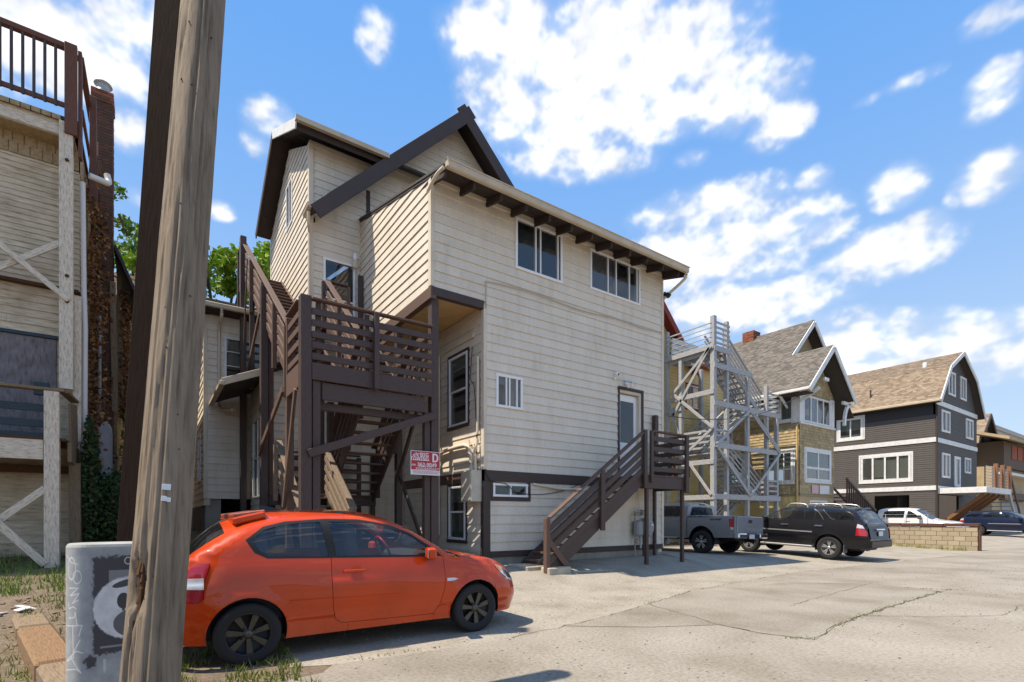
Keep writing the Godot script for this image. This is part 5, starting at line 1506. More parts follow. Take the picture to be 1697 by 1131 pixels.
func build_derelict_house() -> void:
	var H := thing("derelict_house", "derelict old house with peeling pale boards, porch braces and a rusty roof railing", "house", Vector3(-4, 0.3, -16))
	var Xp := Vector3.RIGHT
	var Zp := Vector3(0, 0, 1)
	var zs := -13.62
	var O := Vector3(0, 0, zs)
	var xl := -7.5
	var xr := -1.22
	wall_core(H, O, Xp, Zp, rect(xl, 0.2, xr, 9.15), [], "old_siding")
	siding(H, O, Xp, Zp, rect(xl, 6.0, xr, 8.42), [], 6.0, 0.108, "old_siding", true, 0.018)
	siding(H, O, Xp, Zp, rect(xl, 5.02, xr, 5.92), [], 5.02, 0.15, "old_siding", false, 0.02)
	siding(H, O, Xp, Zp, rect(xl, 0.9, xr, 2.45), [], 0.9, 0.15, "old_siding", false, 0.02)
	span(H, "ledge", Vector3(xl, 5.925, zs), Vector3(xr, 5.985, zs + 0.14), "rotten")
	for i in 5:   # plywood over the porch door
		span(H, "plywood_sheet", Vector3(-2.78 - i * 1.225, 2.8, zs + 0.002), Vector3(-1.565 - i * 1.225, 4.94, zs + 0.022), "plywood")
	span(H, "lintel", Vector3(xl, 4.945, zs), Vector3(-1.5, 5.015, zs + 0.05), "teal")
	# band of shingles under the cornice: single shingles
	for r in 2:
		var x := xl
		while x < xr - 0.05:
			var w := rng.randf_range(0.10, 0.19)
			bx(H, "wall_shingle", Vector3(minf(x + w * 0.5, xr - w * 0.5), 8.54 + r * 0.20, zs + 0.016 + 0.004 * (1 - r) + rng.randf() * 0.004), Vector3(w - 0.012, 0.21, 0.016), "old_shingle", Basis.from_euler(Vector3(-0.03, 0, rng.randf_range(-0.02, 0.02))), 0.003)
			x += w
			if x < -3.2 and r == 0:
				x += 0.0
	span(H, "cornice", Vector3(xl, 8.86, -13.28), Vector3(-1.25, 9.13, -13.22), "old_white")
	span(H, "soffit", Vector3(xl, 8.82, zs), Vector3(-1.25, 8.86, -13.22), "old_shingle")
	span(H, "roof", Vector3(xl, 9.135, -24.0), Vector3(-1.18, 9.20, -13.16), "roof_dark")
	var k := 0
	var xx := -2.6
	while xx < -1.5:
		span(H, "roof_tab", Vector3(xx, 9.10, -13.165), Vector3(xx + 0.13, 9.19, -13.145), "old_shingle", 0.003)
		xx += 0.145
	# corner posts
	beam(H, "corner_post", Vector3(-1.375, 3.9, -13.2), Vector3(-1.375, 9.1, -13.2), 0.13, 0.21, "old_white", Xp)
	beam(H, "corner_post", Vector3(-1.225, 2.9, -13.35), Vector3(-1.225, 5.8, -13.35), 0.13, 0.13, "old_white", Xp)
	for y: float in [8.35, 6.1, 5.6]:
		lathe(H, "bolt", [Vector2(0.0, 0.03), Vector2(0.03, 0.025), Vector2(0.035, 0.0)], "rotten", Transform3D(Basis.IDENTITY, Vector3(-1.36, y, -13.135)), 8)
	beam(H, "brace", Vector3(-2.7, 6.76, -13.12), Vector3(-1.33, 5.62, -13.12), 0.06, 0.10, "old_white")
	beam(H, "brace", Vector3(-2.7, 5.72, -13.22), Vector3(-1.47, 6.74, -13.22), 0.05, 0.11, "old_white")
	# roof railing
	var zr := -13.2
	beam(H, "handrail", Vector3(-7.5, 10.58, zr), Vector3(-1.3, 10.58, zr), 0.12, 0.10, "redwood")
	beam(H, "bottom_rail", Vector3(-7.5, 9.44, zr), Vector3(-1.38, 9.44, zr), 0.05, 0.09, "redwood")
	for i in 24:
		var x := -1.53 - i * 0.155
		beam(H, "baluster", Vector3(x, 9.36, zr + 0.03), Vector3(x, 10.54, zr + 0.03), 0.04, 0.045, "baluster", Xp)
	beam(H, "rail_post", Vector3(-1.30, 8.86, zr + 0.06), Vector3(-1.30, 10.63, zr + 0.06), 0.10, 0.19, "redwood", Xp)
	beam(H, "rail_post", Vector3(-1.17, 8.5, zr - 0.05), Vector3(-1.17, 10.6, zr - 0.05), 0.16, 0.06, "redwood", Xp)
	beam(H, "handrail", Vector3(-1.17, 10.55, zr - 0.1), Vector3(-1.15, 10.55, -15.3), 0.10, 0.09, "redwood")
	beam(H, "bottom_rail", Vector3(-1.15, 9.5, zr - 0.1), Vector3(-1.15, 9.5, -15.3), 0.05, 0.09, "redwood")
	beam(H, "rail_post", Vector3(-1.08, 8.3, -14.7), Vector3(-1.08, 10.75, -14.7), 0.14, 0.12, "redwood", Xp)
	beam(H, "rail_post", Vector3(-1.10, 8.4, -15.3), Vector3(-1.10, 10.6, -15.3), 0.10, 0.10, "redwood", Xp)
	beam(H, "broken_board", Vector3(-1.06, 8.2, -14.4), Vector3(-1.08, 9.9, -14.9), 0.04, 0.16, "redwood", Xp)
	beam(H, "broken_board", Vector3(-1.04, 7.9, -14.8), Vector3(-1.02, 9.6, -15.1), 0.04, 0.14, "rotten", Xp)
	# side wall with a strip of old siding
	var OSd := Vector3(xr, 0, zs)
	wall_core(H, OSd, Vector3(0, 0, -1), Xp, rect(0.0, 0.2, 10.4, 9.14), [], "old_shingle")
	siding(H, OSd, Vector3(0, 0, -1), Xp, rect(0.0, 6.0, 1.6, 8.4), [], 6.0, 0.108, "old_siding", true, 0.016)
	siding(H, OSd, Vector3(0, 0, -1), Xp, rect(0.0, 2.0, 1.6, 5.9), [], 2.0, 0.15, "old_siding", true, 0.016)
	wall_core(H, Vector3(xl, 0, zs), Vector3(0, 0, -1), Vector3.LEFT, rect(0.0, 0.2, 10.4, 9.14), [], "old_shingle")
	wall_core(H, Vector3(0, 0, -24.0), Xp, Vector3(0, 0, -1), rect(xl, 0.2, xr, 9.14), [], "old_shingle")
	# lower porch
	var zp := -12.3
	beam(H, "porch_post", Vector3(-1.475, 0.25, zp), Vector3(-1.475, 3.66, zp), 0.16, 0.21, "old_white", Xp)
	beam(H, "porch_post", Vector3(-1.23, 0.3, zp - 0.75), Vector3(-1.23, 2.45, zp - 0.75), 0.16, 0.18, "timber", Xp)
	beam(H, "porch_post", Vector3(-1.22, 0.3, -13.5), Vector3(-1.22, 2.4, -13.5), 0.14, 0.14, "timber", Xp)
	beam(H, "handrail", Vector3(-7.4, 3.69, zp), Vector3(-1.30, 3.69, zp), 0.18, 0.05, "timber")
	beam(H, "handrail", Vector3(-1.32, 3.69, zp), Vector3(-1.26, 3.69, -13.3), 0.14, 0.05, "timber")
	for y: float in [3.36, 3.08, 2.85]:
		beam(H, "rail_board", Vector3(-7.4, y, zp - 0.06), Vector3(-1.59, y, zp - 0.06), 0.03, 0.13, "teal")
	bx(H, "rail_cap", Vector3(-1.72, 3.84, -13.1), Vector3(0.22, 0.24, 0.10), "teal")
	beam(H, "porch_rim", Vector3(-7.4, 2.61, zp + 0.02), Vector3(-1.59, 2.61, zp + 0.02), 0.06, 0.36, "old_white")
	beam(H, "porch_rim", Vector3(-1.25, 2.6, zp - 0.1), Vector3(-1.25, 2.6, -13.6), 0.06, 0.36, "timber")
	span(H, "porch_floor", Vector3(-7.4, 2.78, zs), Vector3(-1.28, 2.83, zp + 0.06), "rotten")
	beam(H, "rail_panel", Vector3(-1.25, 3.1, zp - 0.15), Vector3(-1.22, 3.2, -13.2), 0.03, 0.8, "timber")
	beam(H, "brace", Vector3(-2.5, 1.03, zp + 0.03), Vector3(-1.56, 1.92, zp + 0.03), 0.05, 0.12, "old_white")
	beam(H, "brace", Vector3(-2.5, 1.72, zp + 0.09), Vector3(-1.56, 0.56, zp + 0.09), 0.05, 0.12, "old_white")
	span(H, "joist", Vector3(-7.4, 2.25, -13.3), Vector3(-1.35, 2.40, -13.2), "rotten")
	# chimney against the side wall
	brick_stack(H, Vector3(-1.20, 3.0, -16.5), Vector3(-0.80, 11.55, -16.0), ["brick_dark", "brick", "brick_dark"], "chimney_bricks")
	brick_stack(H, Vector3(-1.22, 11.552, -16.53), Vector3(-0.78, 11.85, -15.97), ["brick", "brick_red"], "chimney_bricks")
	lathe(H, "chimney_pot", [Vector2(0.17, 0.0), Vector2(0.17, 0.10), Vector2(0.13, 0.11), Vector2(0.13, 0.26), Vector2(0.19, 0.27), Vector2(0.17, 0.31), Vector2(0.0, 0.36)], "galv", Transform3D(Basis.from_euler(Vector3(-PI / 2, 0, 0)), Vector3(-1.0, 11.85, -16.25)), 16)
	span(H, "lean_to_wall", Vector3(-1.2, 0.3, -19.2), Vector3(-0.74, 6.9, -16.55), "old_shingle")
	beam(H, "hanging_board", Vector3(-0.76, 4.0, -15.95), Vector3(-0.80, 7.2, -15.96), 0.03, 0.12, "timber", Xp)
	beam(H, "hanging_board", Vector3(-0.66, 4.2, -16.5), Vector3(-0.70, 7.6, -16.52), 0.03, 0.10, "timber", Xp)
	prism(H, "broken_roof", [Vector3(-0.78, 8.05, -15.9), Vector3(-0.30, 6.85, -15.9), Vector3(-0.34, 6.80, -18.5), Vector3(-0.80, 8.0, -18.5)], Vector3(0.04, 0.07, 0), "charcoal_band")
	tube(H, "downspout", smooth_path([Vector3(-0.78, 8.62, -13.75), Vector3(-0.76, 8.44, -13.7), Vector3(-0.85, 8.36, -13.55), Vector3(-1.05, 8.34, -13.45)], 5), 0.06, "pvc", 10)
	tube(H, "downspout", [Vector3(-1.15, 8.15, -13.42), Vector3(-1.13, 6.0, -13.42), Vector3(-1.11, 5.2, -13.42), Vector3(-1.12, 2.2, -13.42)], 0.045, "pvc", 10)
	# dead ivy over the side wall and the chimney
	var tones := [Color(0.17, 0.075, 0.025), Color(0.12, 0.055, 0.022), Color(0.24, 0.115, 0.04), Color(0.075, 0.038, 0.02), Color(0.30, 0.16, 0.06)]
	var iv := leaf_mass(5200, 0.10, func(i: int) -> Vector3:
		var z := rng.randf_range(-16.6, -13.75)
		var y := rng.randf_range(2.6, 8.5) - absf(rng.randfn()) * 0.2
		return Vector3(-1.14 + absf(rng.randfn()) * 0.12 + 0.16 * sin(y * 3.1 + z * 2.0) * 0.5, y, z), tones, 0.6)
	var d := stuff(obj(self, "dead_ivy", iv, M.dead_leaf))
	tag(d, "dead brown ivy matted over the side wall of the derelict house", "ivy")
	var iv2 := leaf_mass(3000, 0.10, func(i: int) -> Vector3:
		return Vector3(-0.68 + absf(rng.randfn()) * 0.10, rng.randf_range(4.0, 7.2), rng.randf_range(-18.8, -16.3)), tones, 0.6)
	d = stuff(obj(self, "dead_ivy", iv2, M.dead_leaf))
	tag(d, "dead brown ivy hanging on the lean-to behind the brick chimney", "ivy")
	# grey tank by the wall
	var at := Vector3(-0.98, 0.9, -14.6)
	var K := thing("grey_tank", "pale grey round-topped metal tank standing in green ivy beside the white downspout", "tank", at)
	var prof := [Vector2(0.0, 0.0), Vector2(0.24, 0.0), Vector2(0.25, 0.05), Vector2(0.25, 2.35), Vector2(0.235, 2.5), Vector2(0.18, 2.62), Vector2(0.09, 2.68), Vector2(0.0, 2.69)]
	lathe(K, "body", prof, "tank", Transform3D(Basis.from_euler(Vector3(-PI / 2, 0, 0)), at), 28)
	tube(K, "vent_pipe", [at + Vector3(0.02, 2.66, 0.0), at + Vector3(0.02, 5.0, 0.0)], 0.03, "tank")
	bx(K, "valve_box", at + Vector3(0.05, 1.7, 0.27), Vector3(0.12, 0.2, 0.08), "old_shingle")
	# roof of the house beyond
	var B := thing("house_behind", "weathered brown roof of a house behind the derelict one, seen beside the dark timber post", "house", Vector3(0.0, 0.5, -27))
	span(B, "wall", Vector3(-3.0, 0.5, -33), Vector3(0.95, 10.4, -26.5), "old_shingle")
	prism(B, "roof", [Vector3(-3.2, 10.3, -26.1), Vector3(1.15, 10.3, -26.1), Vector3(1.15, 12.6, -29.8), Vector3(-3.2, 12.6, -29.8)], Vector3(0, 0.06, 0), "roof_dark")
	prism(B, "roof", [Vector3(-3.2, 12.6, -29.8), Vector3(1.15, 12.6, -29.8), Vector3(1.15, 10.3, -33.4), Vector3(-3.2, 10.3, -33.4)], Vector3(0, 0.06, 0), "roof_dark")
	shingles(B, Vector3(-3.2, 10.38, -26.1), Vector3(1.15, 10.38, -26.1), Vector3(1.15, 12.68, -29.8), Vector3(-3.2, 12.68, -29.8), 0.14, 0.2, [Color(0.20, 0.13, 0.09), Color(0.26, 0.18, 0.13), Color(0.14, 0.10, 0.07)])

# ---------------------------------------------------------------- grey stair tower
func build_stair_tower() -> void:
	var S := thing("stair_tower", "grey painted timber fire-stair tower with cross braces behind the silver pickup", "staircase", Vector3(23, 0.2, -14.8))
	var x0 := 20.4
	var x1 := 25.8
	var zf := -13.5
	var zb := -16.0
	var g := 0.1
	var m := "tower_grey"
	beam(S, "post", Vector3(x0, g, zf), Vector3(x0, 10.35, zf), 0.2, 0.2, m, Vector3.RIGHT)
	beam(S, "post", Vector3(x0, g, zb), Vector3(x0, 10.35, zb), 0.17, 0.17, m, Vector3.RIGHT)
	beam(S, "post", Vector3(x0, g, -15.2), Vector3(x0, 9.0, -15.2), 0.17, 0.17, m, Vector3.RIGHT)
	for a: Array in [[21.4, 10.3], [23.1, 8.05], [24.8, 7.9], [25.75, 6.6]]:
		beam(S, "post", Vector3(a[0], g, zf), Vector3(a[0], a[1], zf), 0.17, 0.17, m, Vector3.RIGHT)
	for a: Array in [[21.4, 9.0], [23.1, 9.0], [25.75, 6.5]]:
		beam(S, "post", Vector3(a[0], g, zb), Vector3(a[0], a[1], zb), 0.17, 0.17, m, Vector3.RIGHT)
	# front beams
	for a: Array in [[8.15, x0, 23.2], [6.48, x0, x1], [4.62, x0, x1], [2.33, x0, x1], [8.90, x0, 21.5]]:
		beam(S, "beam", Vector3(a[1] - 0.1, a[0], zf + 0.115), Vector3(a[2] + 0.12, a[0], zf + 0.115), 0.05, 0.24, m)
	# side beams
	for a: Array in [[8.98, zf, zb], [6.98, zf, zb], [3.88, zf, -15.0], [2.30, zf, -15.3], [6.5, -15.2, zb]]:
		beam(S, "beam", Vector3(x0 - 0.115, a[0], a[1] + 0.1), Vector3(x0 - 0.115, a[0], a[2] - 0.08), 0.05, 0.22, m)
	# braces: front
	for a: Array in [[x0, 4.62, 23.1, 6.45], [23.1, 6.45, x1, 4.62], [x0, 4.58, 23.1, 2.42], [23.1, 2.42, x1, 4.58], [23.1, 6.55, x1, 4.72]]:
		beam(S, "brace", Vector3(a[0], a[1], zf + 0.165), Vector3(a[2], a[3], zf + 0.165), 0.05, 0.14, m)
	# braces: left side
	for a: Array in [[9.0, -13.5, 7.3, -15.5], [8.95, -13.6, 6.2, -15.55], [7.3, -15.6, 5.35, -13.4], [6.1, -15.4, 7.1, -15.9], [5.3, -13.5, 4.3, -14.9], [4.4, -15.0, 2.4, -13.5], [6.9, -15.9, 5.0, -15.1]]:
		beam(S, "brace", Vector3(x0 - 0.165, a[0], a[1]), Vector3(x0 - 0.165, a[2], a[3]), 0.05, 0.13, m)
	# top deck with its rails
	for i in 9:
		span(S, "deck_board", Vector3(x0 - 0.05, 8.98, zf - 0.28 * (i + 1) + 0.012), Vector3(21.5, 9.02, zf - 0.28 * i), m, 0.004)
	for i in 5:
		beam(S, "rail_board", Vector3(x0 - 0.10, 9.20 + i * 0.21, zf), Vector3(x0 - 0.10, 9.20 + i * 0.21, zb), 0.03, 0.035 if i < 4 else 0.06, m)
		beam(S, "rail_board", Vector3(x0, 9.16 + i * 0.225, zf + 0.10), Vector3(21.5, 9.16 + i * 0.225, zf + 0.10), 0.03, 0.10, m)
		beam(S, "rail_board", Vector3(x0, 9.16 + i * 0.225, zb), Vector3(21.5, 9.16 + i * 0.225, zb), 0.03, 0.10, m)
	beam(S, "rim_joist", Vector3(x0 - 0.02, 8.82, zf), Vector3(x0 - 0.02, 8.82, zb), 0.06, 0.25, m)
	for i in 6:
		beam(S, "joist", Vector3(x0, 8.84, zf - 0.35 - i * 0.4), Vector3(21.5, 8.84, zf - 0.35 - i * 0.4), 0.04, 0.18, m)
	# flights: down along x from the top deck, then back, then down again
	var n := [[Vector3(21.5, 9.0, -13.75), Vector3(24.8, 6.5, -13.75), 12], [Vector3(24.8, 6.5, -15.0), Vector3(21.5, 4.3, -15.0), 12], [Vector3(21.5, 4.3, -13.75), Vector3(24.8, 2.2, -13.75), 11], [Vector3(24.8, 2.2, -15.0), Vector3(22.0, 0.15, -15.0), 11]]
	for f: Array in n:
		flight(S, f[1], f[0], Vector3(0, 0, -0.95), f[2], m, m)
		for zz: float in [0.0, -0.95]:
			var a: Vector3 = f[1] + Vector3(0, 0, zz)
			var b: Vector3 = f[0] + Vector3(0, 0, zz)
			for h: float in [0.3, 0.55, 0.8]:
				beam(S, "rail_board", a + Vector3(0, h, 0), b + Vector3(0, h, 0), 0.03, 0.09, m)
			beam(S, "handrail", a + Vector3(0, 1.05, 0), b + Vector3(0, 1.05, 0), 0.10, 0.05, m)
	for l: Array in [[24.8, 25.8, 6.5], [20.45, 21.5, 4.3], [24.8, 25.8, 2.2]]:
		for i in 9:
			span(S, "deck_board", Vector3(l[0], l[2] - 0.04, zf - 0.28 * (i + 1) + 0.012), Vector3(l[1], l[2], zf - 0.28 * i), m, 0.004)
		for h: float in [0.25, 0.5, 0.75, 1.0]:
			beam(S, "rail_board", Vector3(l[0], l[2] + h, zf + 0.09), Vector3(l[1], l[2] + h, zf + 0.09), 0.03, 0.1, m)
			beam(S, "rail_board", Vector3(l[0], l[2] + h, zb), Vector3(l[1], l[2] + h, zb), 0.03, 0.1, m)
			var xe: float = l[1] if l[0] > 22 else l[0]
			beam(S, "rail_board", Vector3(xe, l[2] + h, zf), Vector3(xe, l[2] + h, zb), 0.03, 0.1, m)
	var sk := thing("tarp_sheet", "stained pale sheet screening the top deck of the grey stair tower", "sheet", Vector3(21.3, 9.0, -15.5))
	for i in 4:
		beam(sk, "board", Vector3(20.55, 9.16 + i * 0.26, -15.9 + i * 0.03), Vector3(22.6, 9.16 + i * 0.26, -15.9 + i * 0.03), 0.02, 0.245, "tower_sheet", Vector3.UP, 0.004)

# ---------------------------------------------------------------- the neighbouring houses
func shingle_wall(parent: Node3D, O: Vector3, U: Vector3, N: Vector3, poly: PackedVector2Array, holes: Array, expo: float, tones: Array, wmin: float, wmax: float) -> void:
	var ymin := 1e9
	var ymax := -1e9
	for p in poly:
		ymin = minf(ymin, p.y)
		ymax = maxf(ymax, p.y)
	var ys := []
	var y := ymin
	while y < ymax:
		ys.append(y)
		y += expo
	var st := new_st()
	var flip := U.cross(Vector3.UP).dot(N) < 0
	for b: Array in cut_bands(poly, holes, ys):
		var ylo := ymin + floorf((b[0] - ymin + 0.0002) / expo) * expo
		for p: Array in b[2]:
			var s: float = minf(p[0], p[2])
			var e: float = maxf(p[1], p[3])
			while s < e - 0.005:
				var w := rng.randf_range(wmin, wmax)
				var s1 := minf(s + w, e)
				var col: Color = tones[rng.randi() % tones.size()]
				col = col * rng.randf_range(0.85, 1.12)
				col.a = 1
				st.set_color(col)
				var lift := rng.randf_range(0.0, 0.006)
				var d0: float = 0.022 * (1.0 - (b[0] - ylo) / expo) + 0.004 + lift
				var d1: float = 0.022 * (1.0 - (b[1] - ylo) / expo) + 0.004 + lift
				# slanted ends follow the polygon
				var f := func(ss: float, lo: float, hi: float) -> float: return clampf(ss, lo, hi)
				var A: Vector3 = O + U * f.call(s, p[0], p[1]) + Vector3.UP * b[0] + N * d0
				var B: Vector3 = O + U * (f.call(s1, p[0], p[1]) - 0.004) + Vector3.UP * b[0] + N * d0
				var C: Vector3 = O + U * (f.call(s1, p[2], p[3]) - 0.004) + Vector3.UP * b[1] + N * d1
				var D: Vector3 = O + U * f.call(s, p[2], p[3]) + Vector3.UP * b[1] + N * d1
				if flip:
					quad(st, B, A, D, C)
					quad(st, A, B, B - N * d0, A - N * d0)
				else:
					quad(st, A, B, C, D)
					quad(st, B, A, A - N * d0, B - N * d0)
				s = s1
	stuff(obj(parent, "wall_shingles", st.commit(), M.tan_shingle))

func build_neighbours() -> void:
	var Xp := Vector3.RIGHT
	var Zp := Vector3(0, 0, 1)
	var Zn := Vector3(0, 0, -1)
	var Xn := Vector3.LEFT
	# --- yellow house behind the tower
	var Y := thing("yellow_house", "yellow clapboard house with red trim hidden behind the grey stair tower", "house", Vector3(22.5, 0.2, -18))
	var OY := Vector3(0, 0, -16.7)
	var yw := R2(22.85, 7.15, 24.0, 8.35)
	var yw2 := R2(21.9, 3.6, 23.0, 5.2)
	wall_core(Y, OY, Xp, Zp, rect(14.5, 0.1, 26.6, 9.4), [yw, yw2], "yellow")
	siding(Y, OY, Xp, Zp, rect(20.0, 0.3, 26.6, 9.4), [yw, yw2], 0.3, 0.17, "yellow")
	window(Y, OY, Xp, Zp, yw, {"cols": [0.5], "mat": "white_trim", "trim": "roof_red", "tw": 0.10, "behind": [[0, 0, "curtain_pale", 0.6]]})
	window(Y, OY, Xp, Zp, yw2, {"cols": [], "rows": [0.5], "mat": "white_trim", "trim": "roof_red", "tw": 0.10})
	wall_core(Y, Vector3(14.5, 0, -16.7), Zn, Xn, rect(0, 0.1, 10, 9.4), [], "yellow")
	for s: Array in [[14.0, 8.6], [23.4, 8.9]]:
		var pk := Vector3(18.9, 13.5, 0)
		var e := Vector3(s[0], s[1], 0)
		var nn := Vector3(-(pk.y - e.y) * signf(pk.x - e.x), absf(pk.x - e.x), 0).normalized()
		prism(Y, "roof", [Vector3(e.x, e.y, -16.3), Vector3(e.x, e.y, -26), Vector3(pk.x, pk.y, -26), Vector3(pk.x, pk.y, -16.3)], nn * 0.06, "roof_red")
		beam(Y, "barge_board", Vector3(e.x, e.y - 0.1, -16.26), Vector3(pk.x, pk.y - 0.1, -16.26), 0.05, 0.3, "roof_red")
	wall_core(Y, OY + Vector3(0, 0, -0.01), Xp, Zp, PackedVector2Array([Vector2(14.6, 9.4), Vector2(22.7, 9.4), Vector2(18.9, 13.2)]), [], "yellow")
	span(Y, "eave_beam", Vector3(22.0, 9.35, -16.9), Vector3(26.6, 9.5, -16.3), "brick_red")
	# --- tan shingled house
	var Tn := thing("tan_house", "tan shingled house with white window frames, grey roof and a red brick chimney", "house", Vector3(29, 0.1, -17))
	var xt := 27.05
	var xe := 30.85
	var OT := Vector3(0, 0, -13)
	var tt := [Color(0.38, 0.30, 0.165), Color(0.43, 0.34, 0.195), Color(0.33, 0.255, 0.14), Color(0.40, 0.315, 0.175)]
	var a1 := R2(27.62, 3.31, 30.43, 4.95)
	var a2 := R2(27.42, 6.33, 30.38, 7.75)
	wall_core(Tn, OT, Xp, Zp, PackedVector2Array([Vector2(xt, 0.1), Vector2(xe, 0.1), Vector2(xe, 8.0), Vector2(28.95, 10.0), Vector2(xt, 8.0)]), [a1, a2, R2(28.1, 1.0, 30.0, 2.3)], "tan_back")
	shingle_wall(Tn, OT, Xp, Zp, rect(xt, 2.62, xe, 6.24), [a1], 0.15, tt, 0.12, 0.26)
	shingle_wall(Tn, OT, Xp, Zp, PackedVector2Array([Vector2(xt + 0.05, 7.86), Vector2(xe - 0.05, 7.86), Vector2(28.95, 9.85)]), [], 0.15, tt, 0.12, 0.26)
	span(Tn, "basement_wall", Vector3(xt, 0.1, -13.0), Vector3(xe, 2.5, -12.985), "far_stucco")
	span(Tn, "belt_trim", Vector3(xt - 0.02, 2.5, -13.0), Vector3(xe, 2.6, -12.94), "tan_back")
	for i in 1:
		window(Tn, OT, Xp, Zp, a1, {"cols": [0.5], "rows": [0.42], "mat": "white_trim", "fw": 0.14, "mw": 0.12, "trim": "white_trim", "tw": 0.10, "behind": [[0, 1, "curtain_green", 1.0], [1, 1, "curtain_green", 1.0]]})
	window(Tn, OT, Xp, Zp, a2, {"cols": [0.27, 0.5, 0.74], "mat": "white_trim", "fw": 0.10, "mw": 0.10, "behind": [[1, 0, "curtain_pale", 1.0], [2, 0, "curtain_pale", 1.0]]})
	window(Tn, OT, Xp, Zp, R2(28.1, 1.0, 30.0, 2.3), {"cols": [0.5], "mat": "white_trim", "fw": 0.10, "mw": 0.08})
	span(Tn, "corner_pilaster", Vector3(xt - 0.03, 6.26, -13.4), Vector3(xt + 0.36, 7.85, -12.96), "white_trim")
	span(Tn, "corner_pilaster", Vector3(xe - 0.45, 6.26, -13.2), Vector3(xe + 0.03, 7.85, -12.96), "white_trim")
	span(Tn, "window_sill", Vector3(xt - 0.06, 6.2, -13.0), Vector3(xe + 0.06, 6.30, -12.9), "white_trim")
	# its left wall
	var OTL := Vector3(xt, 0, -13)
	var b1 := R2(0.25, 6.42, 1.0, 7.78)
	var b2 := R2(0.30, 3.22, 1.75, 4.86)
	var b3 := R2(3.0, 3.22, 4.2, 4.86)
	wall_core(Tn, OTL, Zn, Xn, rect(0, 0.1, 9, 8.2), [b1, b2, b3], "tan_back")
	shingle_wall(Tn, OTL, Zn, Xn, rect(0, 2.62, 5.0, 6.24), [b2, b3], 0.15, tt, 0.12, 0.26)
	shingle_wall(Tn, OTL, Zn, Xn, rect(1.2, 6.3, 5.0, 8.0), [], 0.15, tt, 0.12, 0.26)
	span(Tn, "basement_wall", Vector3(xt - 0.012, 0.1, -22), Vector3(xt, 2.5, -13.0), "yellow")
	span(Tn, "belt_trim", Vector3(xt - 0.05, 2.5, -22), Vector3(xt, 2.6, -13.0), "tan_back")
	window(Tn, OTL, Zn, Xn, b1, {"cols": [], "mat": "white_trim", "fw": 0.09, "trim": "white_trim", "tw": 0.09, "behind": [[0, 0, "curtain_green", 1.0]]})
	window(Tn, OTL, Zn, Xn, b2, {"cols": [0.33, 0.67], "rows": [0.42], "mat": "white_trim", "fw": 0.12, "mw": 0.05, "trim": "white_trim", "tw": 0.10, "behind": [[0, 1, "curtain_green", 1.0], [1, 1, "curtain_green", 1.0], [2, 1, "curtain_green", 1.0]]})
	window(Tn, OTL, Zn, Xn, b3, {"cols": [0.5], "rows": [0.42], "mat": "white_trim", "fw": 0.12, "mw": 0.05, "trim": "white_trim", "tw": 0.10, "behind": [[0, 1, "curtain_green", 1.0], [1, 1, "curtain_green", 1.0]]})
	tube(Tn, "downspout", [Vector3(xt - 0.05, 6.2, -13.1), Vector3(xt - 0.05, 0.3, -13.1)], 0.05, "soffit", 8)
	# gable roof over the front, ridge along z
	var rt := [Color(0.17, 0.155, 0.135), Color(0.21, 0.19, 0.165), Color(0.14, 0.13, 0.115), Color(0.24, 0.215, 0.185)]
	var pk2 := Vector3(28.87, 10.29, -12.15)
	var back := -17.5
	for s: Array in [[26.25, 7.75], [31.49, 7.75]]:
		var e := Vector3(s[0], s[1], -12.15)
		var nn := Vector3(-(pk2.y - e.y) * signf(pk2.x - e.x), absf(pk2.x - e.x), 0).normalized()
		prism(Tn, "roof", [e, Vector3(e.x, e.y, back), Vector3(pk2.x, pk2.y, back), pk2], nn * 0.06, "roof_dark")
		shingles(Tn, e + nn * 0.065, Vector3(e.x, e.y, back) + nn * 0.065, Vector3(pk2.x, pk2.y, back) + nn * 0.065, pk2 + nn * 0.065, 0.14, 0.22, rt)
		beam(Tn, "barge_board", e + Vector3(0, -0.10, 0.03), pk2 + Vector3(0, -0.10, 0.03), 0.06, 0.26, "white_trim")
	# curved brackets under the eaves
	for s: Array in [[xe - 0.12, 1.0]]:
		var pts := []
		for i in 7:
			var q := PI * 0.5 * i / 6.0
			pts.append(Vector3(s[0] + 0.1 + 0.62 * (1.0 - cos(q)) , 6.4 + 1.15 * sin(q), -12.75 + 0.3 * float(s[1])))
		var cs := new_st()
		for i in 6:
			st_beam(cs, pts[i], pts[i + 1], 0.12, 0.2)
		st_beam(cs, Vector3(s[0] - 0.1, 7.62, -12.45), Vector3(s[0] + 1.05, 7.62, -12.45), 0.12, 0.16)
		obj(Tn, "bracket", cs.commit(), M.white_trim)
	beam(Tn, "bracket", Vector3(xt + 0.2, 7.9, -12.1), Vector3(xt - 0.15, 7.3, -12.9), 0.12, 0.16, "white_trim")
	beam(Tn, "bracket", Vector3(xt + 0.55, 8.35, -12.05), Vector3(xt + 0.95, 8.35, -12.05), 0.12, 0.16, "white_trim")
	span(Tn, "gutter", Vector3(26.15, 7.66, back), Vector3(26.28, 7.80, -12.1), "white_trim", 0.02)
	beam(Tn, "bracket", Vector3(26.3, 7.62, -13.6), Vector3(xt, 7.1, -13.6), 0.08, 0.12, "white_trim")
	span(Tn, "soffit", Vector3(26.3, 7.60, back), Vector3(xt, 7.64, -12.3), "dark_soffit")
	# main roof behind: its left slope runs on in the plane of the front one, with a small gable peak
	var pk3 := Vector3(31.5, 12.84, -14.3)
